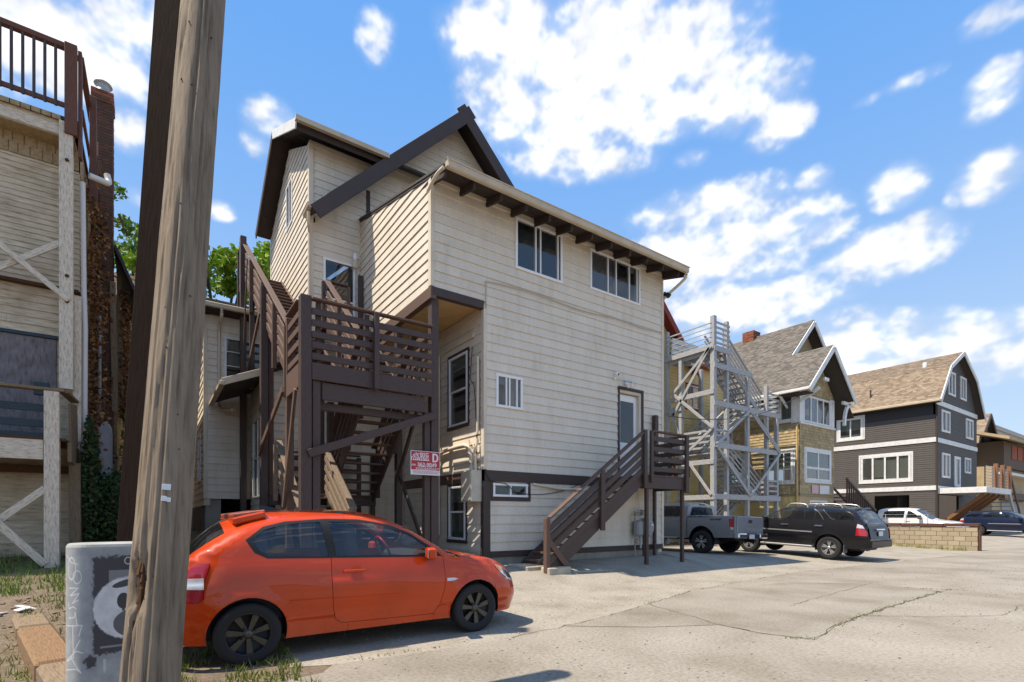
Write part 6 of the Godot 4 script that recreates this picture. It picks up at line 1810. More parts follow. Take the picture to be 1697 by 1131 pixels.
	for s: Array in [[26.25, 7.75], [36.75, 7.75]]:
		var e := Vector3(s[0], s[1], 0)
		var nn := Vector3(-(pk3.y - e.y) * signf(pk3.x - e.x), absf(pk3.x - e.x), 0).normalized()
		var f0 := e.lerp(Vector3(pk3.x, pk3.y, 0), 0.5)
		var zs := -17.4 if s[0] < 30 else -14.3
		prism(Tn, "roof", [Vector3(e.x, e.y, zs), Vector3(e.x, e.y, -24), Vector3(pk3.x, pk3.y, -24), Vector3(pk3.x, pk3.y, -14.3), Vector3(f0.x, f0.y, -14.3), Vector3(f0.x, f0.y, zs)], nn * 0.06, "roof_dark")
		shingles(Tn, Vector3(e.x, e.y, zs) + nn * 0.065, Vector3(e.x, e.y, -24) + nn * 0.065, Vector3(f0.x, f0.y, -24) + nn * 0.065, Vector3(f0.x, f0.y, zs) + nn * 0.065, 0.14, 0.22, rt)
		shingles(Tn, Vector3(f0.x, f0.y, -14.3) + nn * 0.065, Vector3(f0.x, f0.y, -24) + nn * 0.065, Vector3(pk3.x, pk3.y, -24) + nn * 0.065, pk3 + nn * 0.065, 0.14, 0.22, rt)
		beam(Tn, "barge_board", Vector3(f0.x, f0.y - 0.12, -14.27), pk3 + Vector3(0, -0.12, 0.03), 0.06, 0.24, "white_trim")
	wall_core(Tn, Vector3(0, 0, -14.9), Xp, Zp, PackedVector2Array([Vector2(28.2, 7.5), Vector2(35.5, 7.5), Vector2(35.5, 8.7), Vector2(31.5, 12.6), Vector2(28.2, 9.4)]), [], "tan_back")
	brick_stack(Tn, Vector3(31.1, 11.6, -18.5), Vector3(31.9, 13.25, -17.75), ["brick_red", "brick", "brick_red"], "chimney_bricks")
	for nt: Array in [[28.63, 2.88, 0.72, 0.44, "pink_paper"], [29.68, 2.88, 1.1, 0.46, "paper"]]:
		var pp := bx(self, "posted_notice", Vector3(nt[0], nt[1], -12.95), Vector3(nt[2], nt[3], 0.02), nt[4], Basis.from_euler(Vector3(0, 0, rng.randf_range(-0.03, 0.03))), 0.003)
		tag(pp, "pink paper notice pinned on the tan shingles under the window" if nt[4] == "pink_paper" else "wide white paper notice pinned beside the pink one on tan shingles", "notice")
	# brown steps down the side of the tan house
	var BS := thing("side_steps", "dark brown wooden side steps between the tan house and the dark grey house", "stairs", Vector3(32, 0.2, -12.6))
	flight(BS, Vector3(34.6, 0.9, -12.4), Vector3(30.95, 2.6, -12.4), Vector3(0, 0, -0.9), 9, "brown", "brown_worn_sunlit")
	for i in 14:
		var f := i / 13.0
		var p := Vector3(34.6, 0.9, -12.36).lerp(Vector3(30.95, 2.6, -12.36), f)
		beam(BS, "baluster", p + Vector3(0, -0.7, 0), p + Vector3(0, 0.85, 0), 0.09, 0.04, "brown_worn_sunlit", Xp)
	beam(BS, "handrail", Vector3(34.7, 1.8, -12.36), Vector3(30.9, 3.5, -12.36), 0.1, 0.12, "brown_worn_sunlit")
	beam(BS, "handrail", Vector3(34.7, 1.65, -13.3), Vector3(30.9, 3.35, -13.3), 0.1, 0.1, "brown_worn_sunlit")
	# --- dark grey gambrel house
	var K := thing("gambrel_house", "dark grey sided house with a tan gambrel roof and white window frames", "house", Vector3(52, 0.1, -18))
	var xk := 47.28
	var xk1 := 57.4
	var OK := Vector3(0, 0, -13)
	var wins := [R2(49.95, 10.83, 51.6, 12.68), R2(52.85, 10.85, 54.35, 12.70), R2(48.4, 7.85, 50.3, 9.5), R2(54.3, 7.85, 56.2, 9.5), R2(48.5, 4.4, 50.3, 6.27), R2(54.0, 5.0, 55.55, 6.27)]
	var kd := R2(51.4, 3.8, 52.85, 6.2)
	var gam := PackedVector2Array([Vector2(xk, 0.1), Vector2(xk1, 0.1), Vector2(xk1, 9.75), Vector2(55.4, 12.5), Vector2(52.1, 14.2), Vector2(49.2, 12.65), Vector2(xk, 9.9)])
	var gar := R2(48.0, 0.1, 52.6, 3.1)
	wall_core(K, OK, Xp, Zp, gam, wins + [kd, gar], "charcoal_band")
	siding(K, OK, Xp, Zp, gam, wins + [kd, gar], 0.1, 0.16, "charcoal", true)
	for w: Rect2 in wins:
		window(K, OK, Xp, Zp, w, {"cols": [0.5], "mat": "white_trim", "fw": 0.15, "mw": 0.08, "out": 0.09, "behind": [[1, 0, "curtain_pale", 1.0]]})
	window(K, OK, Xp, Zp, kd, {"cols": [], "rows": [], "mat": "white_trim", "fw": 0.22, "out": 0.08, "called": "door"})
	span(K, "garage_back", Vector3(48.0, 0.1, -15.6), Vector3(52.6, 3.1, -15.5), "room")
	for b: Array in [[9.75, 10.1], [6.98, 7.32], [3.42, 3.75]]:
		span(K, "band", Vector3(xk, b[0], -13.0), Vector3(xk1, b[1], -12.93), "white_trim")
		if b[0] < 9:
			span(K, "band", Vector3(xk - 0.07, b[0], -24), Vector3(xk, b[1], -12.931), "white_trim")
	var OKL := Vector3(xk, 0, -13)
	var k1 := R2(1.5, 4.26, 4.87, 6.3)
	var k2 := R2(4.7, 7.85, 6.55, 9.6)
	var k3 := R2(1.6, 0.1, 4.6, 3.2)
	wall_core(K, OKL, Zn, Xn, rect(0, 0.1, 11, 10.0), [k1, k2, k3], "charcoal_band")
	siding(K, OKL, Zn, Xn, rect(0, 3.75, 11, 6.97), [k1], 0.1, 0.16, "charcoal", true)
	siding(K, OKL, Zn, Xn, rect(0, 7.33, 11, 9.0), [k2], 0.1, 0.16, "charcoal", true)
	siding(K, OKL, Zn, Xn, rect(0, 0.1, 11, 3.41), [k3], 0.1, 0.16, "charcoal", true)
	span(K, "garage_back", Vector3(xk + 2.5, 0.1, -17.8), Vector3(xk + 2.6, 3.2, -14.4), "room")
	window(K, OKL, Zn, Xn, k1, {"cols": [0.25, 0.5, 0.75], "mat": "white_trim", "fw": 0.16, "mw": 0.13, "trim": "white_trim", "tw": 0.14, "behind": [[0, 0, "blind", 1.0], [1, 0, "blind", 1.0], [2, 0, "blind", 0.9]]})
	window(K, OKL, Zn, Xn, k2, {"cols": [0.5], "mat": "white_trim", "fw": 0.18, "mw": 0.10, "trim": "white_trim", "tw": 0.12, "behind": [[0, 0, "blind", 0.6], [1, 0, "blind", 0.6]]})
	tube(K, "downspout", [Vector3(xk - 0.06, 9.7, -12.9), Vector3(xk - 0.06, 0.3, -12.9)], 0.06, "brown_wall", 8)
	# gambrel roof: lower slopes and upper slopes
	var kr := [Color(0.29, 0.22, 0.155), Color(0.34, 0.265, 0.19), Color(0.24, 0.18, 0.125), Color(0.37, 0.29, 0.21)]
	var zz := -12.55
	var zk := -24.0
	for q: Array in [[46.75, 9.95, 49.05, 12.75], [49.05, 12.75, 52.15, 14.35], [58.0, 9.75, 55.55, 12.65], [55.55, 12.65, 52.15, 14.35]]:
		var e := Vector3(q[0], q[1], zz)
		var p := Vector3(q[2], q[3], zz)
		var nn := Vector3(-(p.y - e.y) * signf(p.x - e.x), absf(p.x - e.x), 0).normalized()
		prism(K, "roof", [e, Vector3(e.x, e.y, zk), Vector3(p.x, p.y, zk), p], nn * 0.06, "roof_dark")
		if q[0] < 50:
			shingles(K, e + nn * 0.065, Vector3(e.x, e.y, zk) + nn * 0.065, Vector3(p.x, p.y, zk) + nn * 0.065, p + nn * 0.065, 0.15, 0.24, kr)
		beam(K, "barge_board", e + Vector3(0, -0.06, 0.03), p + Vector3(0, -0.06, 0.03), 0.07, 0.3, "white_trim")
	span(K, "gutter", Vector3(46.65, 9.86, zk), Vector3(46.82, 10.06, zz), "gutter", 0.03)
	span(K, "soffit", Vector3(46.8, 9.84, zk), Vector3(xk, 9.88, zz - 0.1), "dark_soffit")
	lathe(K, "roof_vent", [Vector2(0.14, 0.0), Vector2(0.14, 0.4), Vector2(0.0, 0.42)], "white_trim", Transform3D(Basis.from_euler(Vector3(-PI / 2, 0, 0)), Vector3(49.9, 13.2, -14.4)), 12)
	tube(K, "roof_pipe", [Vector3(47.6, 10.9, -17.3), Vector3(47.6, 11.7, -17.3)], 0.06, "brown_wall", 8)
	# its raised terrace with cedar braces
	var D := thing("raised_terrace", "raised white-edged terrace with cedar braces and wire railing in front of the dark grey house", "terrace", Vector3(50, 0.1, -11.5))
	span(D, "slab", Vector3(47.4, 3.15, -12.9), Vector3(54.0, 3.55, -10.2), "white_trim")
	for x: float in [48.2, 49.6, 51.0, 52.4]:
		beam(D, "brace", Vector3(x, 1.0, -12.85), Vector3(x, 3.1, -10.5), 0.16, 0.22, "cedar")
	beam(D, "ledger", Vector3(47.6, 0.9, -12.85), Vector3(53, 0.9, -12.85), 0.12, 0.25, "cedar")
	for x: float in [50.2, 52.0, 53.9]:
		beam(D, "rail_post", Vector3(x, 3.55, -10.3), Vector3(x, 5.3, -10.3), 0.22, 0.34, "cedar", Xp)
	beam(D, "rail_post", Vector3(47.45, 3.55, -10.3), Vector3(47.45, 5.2, -10.3), 0.06, 0.06, "black", Xp)
	for i in 7:
		beam(D, "rail_bar", Vector3(47.45, 3.75 + i * 0.21, -10.3), Vector3(53.9, 3.75 + i * 0.21, -10.3), 0.03, 0.05, "galv")
	beam(D, "stair_side", Vector3(54.2, 3.5, -10.4), Vector3(57.6, 0.2, -10.4), 0.1, 0.4, "tower_grey")
	beam(D, "handrail", Vector3(54.0, 4.9, -10.3), Vector3(57.6, 1.3, -10.3), 0.1, 0.18, "brown_worn_sunlit")
	for i in 10:
		bx(D, "step", Vector3(54.4 + i * 0.32, 3.2 - i * 0.31, -11.2), Vector3(0.3, 0.06, 1.4), "tower_grey")
	# --- houses further on
	var F := thing("far_house", "tan-roofed house with a dark gable just past the dark grey house", "house", Vector3(68, 0.1, -17))
	span(F, "wall", Vector3(62.5, 0.1, -26), Vector3(75, 8.3, -15.2), "charcoal")
	var fp := Vector3(70.3, 12.0, -14.8)
	for s: Array in [[66.0, 8.2], [74.6, 8.2]]:
		var e := Vector3(s[0], s[1], -14.8)
		var nn := Vector3(-(fp.y - e.y) * signf(fp.x - e.x), absf(fp.x - e.x), 0).normalized()
		prism(F, "roof", [e, Vector3(e.x, e.y, -26), Vector3(fp.x, fp.y, -26), fp], nn * 0.08, "roof_dark")
		shingles(F, e + nn * 0.085, Vector3(e.x, e.y, -26) + nn * 0.085, Vector3(fp.x, fp.y, -26) + nn * 0.085, fp + nn * 0.085, 0.25, 0.4, kr)
		beam(F, "barge_board", e + Vector3(0, -0.1, 0.03), fp + Vector3(0, -0.1, 0.03), 0.08, 0.35, "brown_wall")
	wall_core(F, Vector3(0, 0, -15.3), Xp, Zp, PackedVector2Array([Vector2(66.4, 8.2), Vector2(74.2, 8.2), Vector2(70.3, 11.7)]), [], "far_brown")
	window(F, Vector3(0, 0, -15.2), Xp, Zp, R2(64.0, 6.0, 66.0, 7.6), {"cols": [0.5], "mat": "white_trim", "fw": 0.15})
	var F2 := thing("far_building", "low brown building with a long overhanging roof and tan stucco base at the far right", "building", Vector3(70, 0.1, -13))
	span(F2, "wall", Vector3(61.6, 0.1, -14.5), Vector3(90, 6.0, -12.9), "far_stucco")
	span(F2, "wall", Vector3(63.6, 6.0, -14.5), Vector3(90, 8.4, -12.5), "far_brown")
	prism(F2, "roof", [Vector3(60.8, 8.2, -11.6), Vector3(90, 8.6, -11.6), Vector3(90, 9.8, -15), Vector3(62.0, 9.4, -15)], Vector3(0, 0.25, 0), "far_stucco")
	for i in 6:
		span(F2, "window", Vector3(66.2 + i * 2.2, 6.9, -12.5), Vector3(68.0 + i * 2.2, 8.2, -12.44), "brick_red")
	span(F2, "ledge", Vector3(63.0, 5.3, -12.9), Vector3(90, 5.55, -12.2), "white_trim")
	span(F2, "garage_door", Vector3(64.5, 0.1, -12.9), Vector3(72.0, 2.9, -12.84), "tank")
	span(F2, "awning", Vector3(63.8, 3.0, -12.9), Vector3(73.0, 3.6, -11.9), "far_brown")
	var F3 := thing("pale_building", "pale flat-topped building on the skyline at the far right edge", "building", Vector3(100, 0, -22))
	span(F3, "wall", Vector3(86, 0.1, -40), Vector3(130, 14.4, -21), "far_white")
	span(F3, "parapet", Vector3(85.5, 14.4, -40), Vector3(130.5, 15.0, -20.8), "far_white")

# ---------------------------------------------------------------- the block wall
func build_block_wall() -> void:
	var x := 28.0
	var W := thing("block_wall", "low tan concrete block wall with a rusty crumbling cap beside the black car", "wall", Vector3(x, 0, -9))
	var z1 := -6.3
	var bl := 0.39
	for r in 5:
		var z := z1 - 0.01
		if r % 2 == 1:
			z += bl * 0.5
		while z > -13.0:
			var a := minf(z, z1)
			var b := z - bl + 0.012
			var st := new_st()
			var c := Color(0.40, 0.335, 0.235) * rng.randf_range(0.85, 1.12)
			c.a = 1
			st.set_color(c)
			bbox(st, Vector3(x + 0.1 + rng.randf_range(-0.004, 0.004), r * 0.2 + 0.095, (a + b) * 0.5), Vector3(0.2, 0.188, a - b), Basis.IDENTITY, 0.008)
			obj(W, "block", st.commit(), M.block)
			z -= bl
	span(W, "mortar_core", Vector3(x + 0.02, -0.1, -13.0), Vector3(x + 0.18, 0.99, z1 - 0.02), "mortar", 0.0)
	var zc := z1 + 0.05
	while zc > -13.0:
		var l := rng.randf_range(0.5, 0.9)
		bx(W, "cap_stone", Vector3(x + 0.1, 1.07 + rng.randf_range(-0.012, 0.012), zc - l * 0.5), Vector3(0.27, 0.14, l - 0.01), "rust_cap", Basis.from_euler(Vector3(rng.randf_range(-0.01, 0.01), 0, 0)), 0.02)
		zc -= l
	bx(W, "end_post", Vector3(x + 0.1, 0.5, z1 + 0.05), Vector3(0.16, 1.0, 0.07), "rust_cap", Basis.IDENTITY, 0.01)
	# a wire fence on the wall's far end
	for i in 7:
		beam(W, "fence_post", Vector3(x + 0.1, 1.1, -8.0 - i * 0.8), Vector3(x + 0.1, 1.55, -8.0 - i * 0.8), 0.03, 0.03, "galv", Vector3.RIGHT)
	for y: float in [1.25, 1.4, 1.53]:
		beam(W, "fence_wire", Vector3(x + 0.1, y, -8.0), Vector3(x + 0.1, y, -12.8), 0.012, 0.012, "galv")

# ---------------------------------------------------------------- vehicles: lofted bodies, x forward, y up, origin on the ground between the axles
var CS := {}
var sec_cache := {}
const KT := [0.0, 0.22, 0.5, 0.8, 1.0]

func tabv(a: Array, x: float) -> float:
	var n := a.size()
	if x <= a[0][0]:
		return a[0][1]
	if x >= a[n - 1][0]:
		return a[n - 1][1]
	var i := 0
	while a[i + 1][0] < x:
		i += 1
	var h: float = a[i + 1][0] - a[i][0]
	var s: float = (a[i + 1][1] - a[i][1]) / h
	var m0 := s
	var m1 := s
	if i > 0:
		var p: float = (a[i][1] - a[i - 1][1]) / (a[i][0] - a[i - 1][0])
		m0 = 0.0 if p * s <= 0 else 2.0 * p * s / (p + s)
	if i < n - 2:
		var q: float = (a[i + 2][1] - a[i + 1][1]) / (a[i + 2][0] - a[i + 1][0])
		m1 = 0.0 if q * s <= 0 else 2.0 * q * s / (q + s)
	var t: float = (x - a[i][0]) / h
	var t2 := t * t
	var t3 := t2 * t
	return (2 * t3 - 3 * t2 + 1) * a[i][1] + (t3 - 2 * t2 + t) * h * m0 + (-2 * t3 + 3 * t2) * a[i + 1][1] + (t3 - t2) * h * m1

func section(x: float) -> Array:
	var key := roundi(x * 2000.0)
	if not sec_cache.has(key):
		var bot := tabv(CS.bot, x)
		var belt := tabv(CS.belt, x)
		var w := tabv(CS.w, x)
		var ys := [bot, lerpf(bot, belt, CS.get("midf", 0.5)), belt, tabv(CS.re, x), tabv(CS.top, x)]
		for i in range(1, 5):
			ys[i] = maxf(ys[i], ys[i - 1] + 0.003)
		var zs := [w - CS.get("tuck", 0.05), w, tabv(CS.wb, x), tabv(CS.wr, x), 0.0]
		var my := []
		var mz := []
		for i in 5:
			var a := maxi(0, i - 1)
			var b := mini(4, i + 1)
			var sl: float = (ys[b] - ys[a]) / (KT[b] - KT[a])
			if i > 0 and i < 4:
				var p: float = (ys[i] - ys[i - 1]) / (KT[i] - KT[i - 1])
				var q: float = (ys[i + 1] - ys[i]) / (KT[i + 1] - KT[i])
				sl = 2.0 * p * q / (p + q)
			if i == 4:
				sl = 0.0
			my.append(sl)
			mz.append((zs[b] - zs[a]) / (KT[b] - KT[a]))
		mz[4] = -zs[3] / 0.2
		sec_cache[key] = [ys, zs, my, mz]
	return sec_cache[key]

func sec_at(s: Array, t: float) -> Vector2:
	var i := 0
	while i < 3 and KT[i + 1] < t:
		i += 1
	var h: float = KT[i + 1] - KT[i]
	var u: float = (t - KT[i]) / h
	var u2 := u * u
	var u3 := u2 * u
	var a := 2 * u3 - 3 * u2 + 1
	var b := (u3 - 2 * u2 + u) * h
	var c := -2 * u3 + 3 * u2
	var d := (u3 - u2) * h
	return Vector2(a * s[0][i] + b * s[2][i] + c * s[0][i + 1] + d * s[2][i + 1], a * s[1][i] + b * s[3][i] + c * s[1][i + 1] + d * s[3][i + 1])

func side_pt(p: Vector2) -> Vector3:
	var s := section(p.x)
	var lo := 0.0
	var hi := 0.86
	for k in 13:
		var m := (lo + hi) * 0.5
		if sec_at(s, m).x < p.y:
			lo = m
		else:
			hi = m
	var z := sec_at(s, (lo + hi) * 0.5).y
	for c: Array in CS.get("crease", []):   # [height at the rear, height at the front, step inwards above it]
		var yc := lerpf(c[0], c[1], (p.x + 2.0) / 4.0)
		z -= c[2] * smoothstep(yc - 0.012, yc + 0.012, p.y)
	for a: Array in CS.get("arches", []):   # lip round the wheel opening
		var d: float = p.distance_to(Vector2(a[0], a[1])) - a[2]
		if d < 0.09:
			z += 0.016 * (1.0 - smoothstep(0.0, 0.09, d))
	return Vector3(p.x, p.y, z)

func top_pt(p: Vector2) -> Vector3:
	var v := sec_at(section(p.x), 1.0 - 0.2 * absf(p.y))
	return Vector3(p.x, v.x, v.y * signf(p.y))

func panel_mesh(poly: PackedVector2Array, holes: Array, top: bool, cell: Vector2, push := 0.0, mirror := false) -> ArrayMesh:
	# the part of the loft inside a polygon, given in side view (x, y) or on the top (x, q)
	var lo := Vector2(1e9, 1e9)
	var hi := -lo
	for p in poly:
		lo = lo.min(p)
		hi = hi.max(p)
	var st := new_st()
	var made := {}
	for i in ceili((hi.x - lo.x) / cell.x):
		for j in ceili((hi.y - lo.y) / cell.y):
			var a := lo + Vector2(i, j) * cell
			var r := PackedVector2Array([a, a + Vector2(cell.x, 0), a + cell, a + Vector2(0, cell.y)])
			var pieces := Geometry2D.intersect_polygons(poly, r)
			for h: PackedVector2Array in holes:
				var next: Array[PackedVector2Array] = []
				for p in pieces:
					for q in Geometry2D.clip_polygons(p, h):
						next.append(q)
				pieces = next
			for p in pieces:
				var idx := Geometry2D.triangulate_polygon(p)
				for k in range(0, idx.size(), 3):
					var vs := []
					for m in 3:
						var c := p[idx[k + m]]
						var key := Vector2i(roundi(c.x * 20000.0), roundi(c.y * 20000.0))
						if not made.has(key):
							var e := 0.012
							var P: Vector3 = top_pt(c) if top else side_pt(c)
							var n: Vector3
							if top:
								n = (top_pt(c + Vector2(0, 0.06)) - top_pt(c - Vector2(0, 0.06))).cross(top_pt(c + Vector2(e, 0)) - top_pt(c - Vector2(e, 0)))
								if n.y < 0:
									n = -n
							else:
								n = (side_pt(c + Vector2(e, 0)) - side_pt(c - Vector2(e, 0))).cross(side_pt(c + Vector2(0, e)) - side_pt(c - Vector2(0, e)))
								if n.z < 0:
									n = -n
							n = n.normalized()
							made[key] = [P + n * push, n]
						vs.append(made[key])
					var fn: Vector3 = ((vs[1][0] as Vector3) - vs[0][0]).cross(vs[2][0] - vs[0][0])
					if fn.dot(vs[0][1]) < 0:
						vs.reverse()
					var order := [0, 1, 2] if mirror else [0, 2, 1]
					for m: int in order:
						var v: Vector3 = vs[m][0]
						var nn: Vector3 = vs[m][1]
						if mirror:
							v.z = -v.z
							nn.z = -nn.z
						st.set_normal(nn)
						st.add_vertex(v)
	return st.commit()

func both(N: Node3D, called: String, poly: Array, holes: Array, mat: String, push := 0.0, cell := Vector2(0.07, 0.06), gap := 0.0, only := 0) -> MeshInstance3D:
	var pv := PackedVector2Array(poly)
	if gap > 0.0:
		var sh := Geometry2D.offset_polygon(pv, -gap)
		if sh.size():
			pv = sh[0]
	var o: MeshInstance3D
	for mir: bool in [false, true]:
		if (only == 1 and mir) or (only == -1 and not mir):
			continue
		o = obj(N, called, panel_mesh(pv, holes, false, cell, push, mir), M[mat])
	return o

func top_panel(N: Node3D, called: String, poly: Array, holes: Array, mat: String, push := 0.0, cell := Vector2(0.08, 0.125)) -> MeshInstance3D:
	return obj(N, called, panel_mesh(PackedVector2Array(poly), holes, true, cell, push), M[mat])

func circle(c: Vector2, r: float, n := 36) -> PackedVector2Array:
	var out := PackedVector2Array()
	for i in n:
		out.append(c + Vector2(cos(TAU * i / n), sin(TAU * i / n)) * r)
	return out

func end_cap(N: Node3D, called: String, x: float, mat: String, nx: float) -> void:
	var s := section(x)
	var pts := []
	for i in 17:
		var v := sec_at(s, i / 16.0)
		pts.append(Vector3(x, v.x, v.y))
	for i in range(15, -1, -1):
		var v := sec_at(s, i / 16.0)
		pts.append(Vector3(x, v.x, -v.y))
	var st := new_st()
	var c := Vector3(x, (pts[0].y + pts[16].y) * 0.5, 0)
	for i in pts.size():
		var a: Vector3 = pts[i]
		var b: Vector3 = pts[(i + 1) % pts.size()]
		if (a - c).cross(b - c).x * nx > 0:
			tri(st, c, a, b)
		else:
			tri(st, c, b, a)
	obj(N, called, st.commit(), M[mat])

func arch_liner(N: Node3D, c: Vector2, r: float, z0: float, z1: float) -> void:
	for sg: float in [1.0, -1.0]:
		var st := new_st()
		var n := 20
		for i in n:
			var a0 := lerpf(-0.25, PI + 0.25, float(i) / n)
			var a1 := lerpf(-0.25, PI + 0.25, float(i + 1) / n)
			var p0 := Vector3(c.x + cos(a0) * r, c.y + sin(a0) * r, 0)
			var p1 := Vector3(c.x + cos(a1) * r, c.y + sin(a1) * r, 0)
			quad(st, p0 + Vector3(0, 0, z1 * sg), p1 + Vector3(0, 0, z1 * sg), p1 + Vector3(0, 0, z0 * sg), p0 + Vector3(0, 0, z0 * sg))
			tri(st, Vector3(c.x, c.y, z0 * sg), p0 + Vector3(0, 0, z0 * sg), p1 + Vector3(0, 0, z0 * sg))
		obj(N, "wheel_arch_liner", st.commit(), M.black)

func wheel(N: Node3D, at: Vector3, sg: float, r: float, width: float, rr: float, o := {}) -> void:
	var b := Basis.IDENTITY if sg > 0 else Basis(Vector3.UP, PI)
	var xf := Transform3D(b, at)
	var h := width * 0.5
	var ty := lathe(N, "wheel", [Vector2(rr, -h * 0.9), Vector2(r * 0.9, -h), Vector2(r * 0.975, -h * 0.86), Vector2(r, -h * 0.55), Vector2(r, h * 0.55), Vector2(r * 0.975, h * 0.86), Vector2(r * 0.9, h), Vector2(lerpf(rr, r, 0.35), h * 1.03), Vector2(rr * 1.02, h * 0.9)], "rubber", xf, 40)
	lathe(ty, "rim", [Vector2(rr * 1.03, h * 0.93), Vector2(rr * 0.98, h * 0.96), Vector2(rr * 0.93, h * 0.7), Vector2(rr * 0.9, h * 0.1), Vector2(rr * 0.3, h * 0.05), Vector2(0.0, h * 0.05)], o.get("rim", "dark_alloy"), xf, 36)
	var n: int = o.get("spokes", 7)
	var sw: float = o.get("sw", 0.05)
	for i in n:
		for k: float in o.get("pairs", [0.0]):
			var a := TAU * i / n + 0.3 + k
			var d := Vector3(cos(a), sin(a), 0)
			var st := new_st()
			var p0 := d * rr * 0.16 + Vector3(0, 0, h * 0.72)
			var p1 := d * rr * 0.97 + Vector3(0, 0, h * 0.80)
			var t := Vector3(-d.y, d.x, 0)
			var w0 := sw * 0.55
			var w1 := sw
			var dz := Vector3(0, 0, -h * 0.4)
			var q := [p0 - t * w0 * 0.5, p1 - t * w1 * 0.5, p1 + t * w1 * 0.5, p0 + t * w0 * 0.5]
			quad(st, q[0], q[1], q[2], q[3])
			for e in 4:
				quad(st, q[e] + dz, q[(e + 1) % 4] + dz, q[(e + 1) % 4], q[e])
			obj(ty, "spoke", st.commit(), M[o.get("spoke_mat", "bronze_alloy")], xf)
	lathe(ty, "hub", [Vector2(rr * 0.24, h * 0.5), Vector2(rr * 0.22, h * 0.82), Vector2(rr * 0.1, h * 0.86), Vector2(0.0, h * 0.86)], o.get("spoke_mat", "bronze_alloy"), xf, 18)
	for i in o.get("lugs", 4):
		var a: float = TAU * i / o.get("lugs", 4) + 0.6
		lathe(ty, "lug_nut", [Vector2(0.013, h * 0.5), Vector2(0.012, h * 0.9), Vector2(0.0, h * 0.92)], "black", xf * Transform3D(Basis.IDENTITY, Vector3(cos(a), sin(a), 0) * rr * 0.33), 8)

func seat_at(N: Node3D, p: Vector3, w: float, head := true) -> void:
	var st := new_st()
	bbox(st, p + Vector3(0.0, 0.0, 0), Vector3(0.5, 0.16, w), Basis.IDENTITY, 0.05)
	bbox(st, p + Vector3(-0.24, 0.32, 0), Vector3(0.14, 0.58, w), Basis.from_euler(Vector3(0, 0, 0.2)), 0.05)
	if head:
		bbox(st, p + Vector3(-0.33, 0.68, 0), Vector3(0.10, 0.16, minf(w, 0.26)), Basis.from_euler(Vector3(0, 0, 0.2)), 0.04)
	obj(N, "seat", st.commit(), M.seat)

func place_car(N: Node3D, at: Vector3, fwd: Vector3) -> void:
	var z := fwd.cross(Vector3.UP).normalized()
	var up := ground_up(at, fwd)
	N.transform = Transform3D(Basis(fwd, Vector3.UP, z), at)
	if up != Vector3.ZERO:
		var f := (fwd - up * fwd.dot(up)).normalized()
		N.transform = Transform3D(Basis(f, up, f.cross(up).normalized()), at)

func ground_up(at: Vector3, fwd: Vector3) -> Vector3:
	var a := at + fwd * 1.3
	var b := at - fwd * 1.3
	var s := fwd.cross(Vector3.UP) * 0.75
	var df := Vector3(a.x, ground_y(a.x, a.z), a.z) - Vector3(b.x, ground_y(b.x, b.z), b.z)
	var c := at + s
	var d := at - s
	var ds := Vector3(c.x, ground_y(c.x, c.z), c.z) - Vector3(d.x, ground_y(d.x, d.z), d.z)
	return ds.cross(df).normalized() if ds.cross(df).y > 0 else df.cross(ds).normalized()

func V2(a: Array) -> Array:
	var out := []
	for i in range(0, a.size(), 2):
		out.append(Vector2(a[i], a[i + 1]))
	return out

func strip_under(xs: Array, fn: Callable) -> Array:
	var out := []
	for x: float in xs:
		out.append(Vector2(x, fn.call(x)))
	return out

func side_outline(x0: float, x1: float, step := 0.08) -> Array:
	# along the lower edge forwards, along the roof edge back
	var out := []
	var n := ceili((x1 - x0) / step)
	for i in n + 1:
		var x := lerpf(x0, x1, float(i) / n)
		out.append(Vector2(x, tabv(CS.bot, x)))
	for i in range(n, -1, -1):
		var x := lerpf(x0, x1, float(i) / n)
		out.append(Vector2(x, section(x)[0][3]))
	return out

func between(poly: Array, x0: float, x1: float) -> Array:
	var r := Geometry2D.intersect_polygons(PackedVector2Array(poly), PackedVector2Array([Vector2(x0, -1), Vector2(x1, -1), Vector2(x1, 3), Vector2(x0, 3)]))
	return Array(r[0])

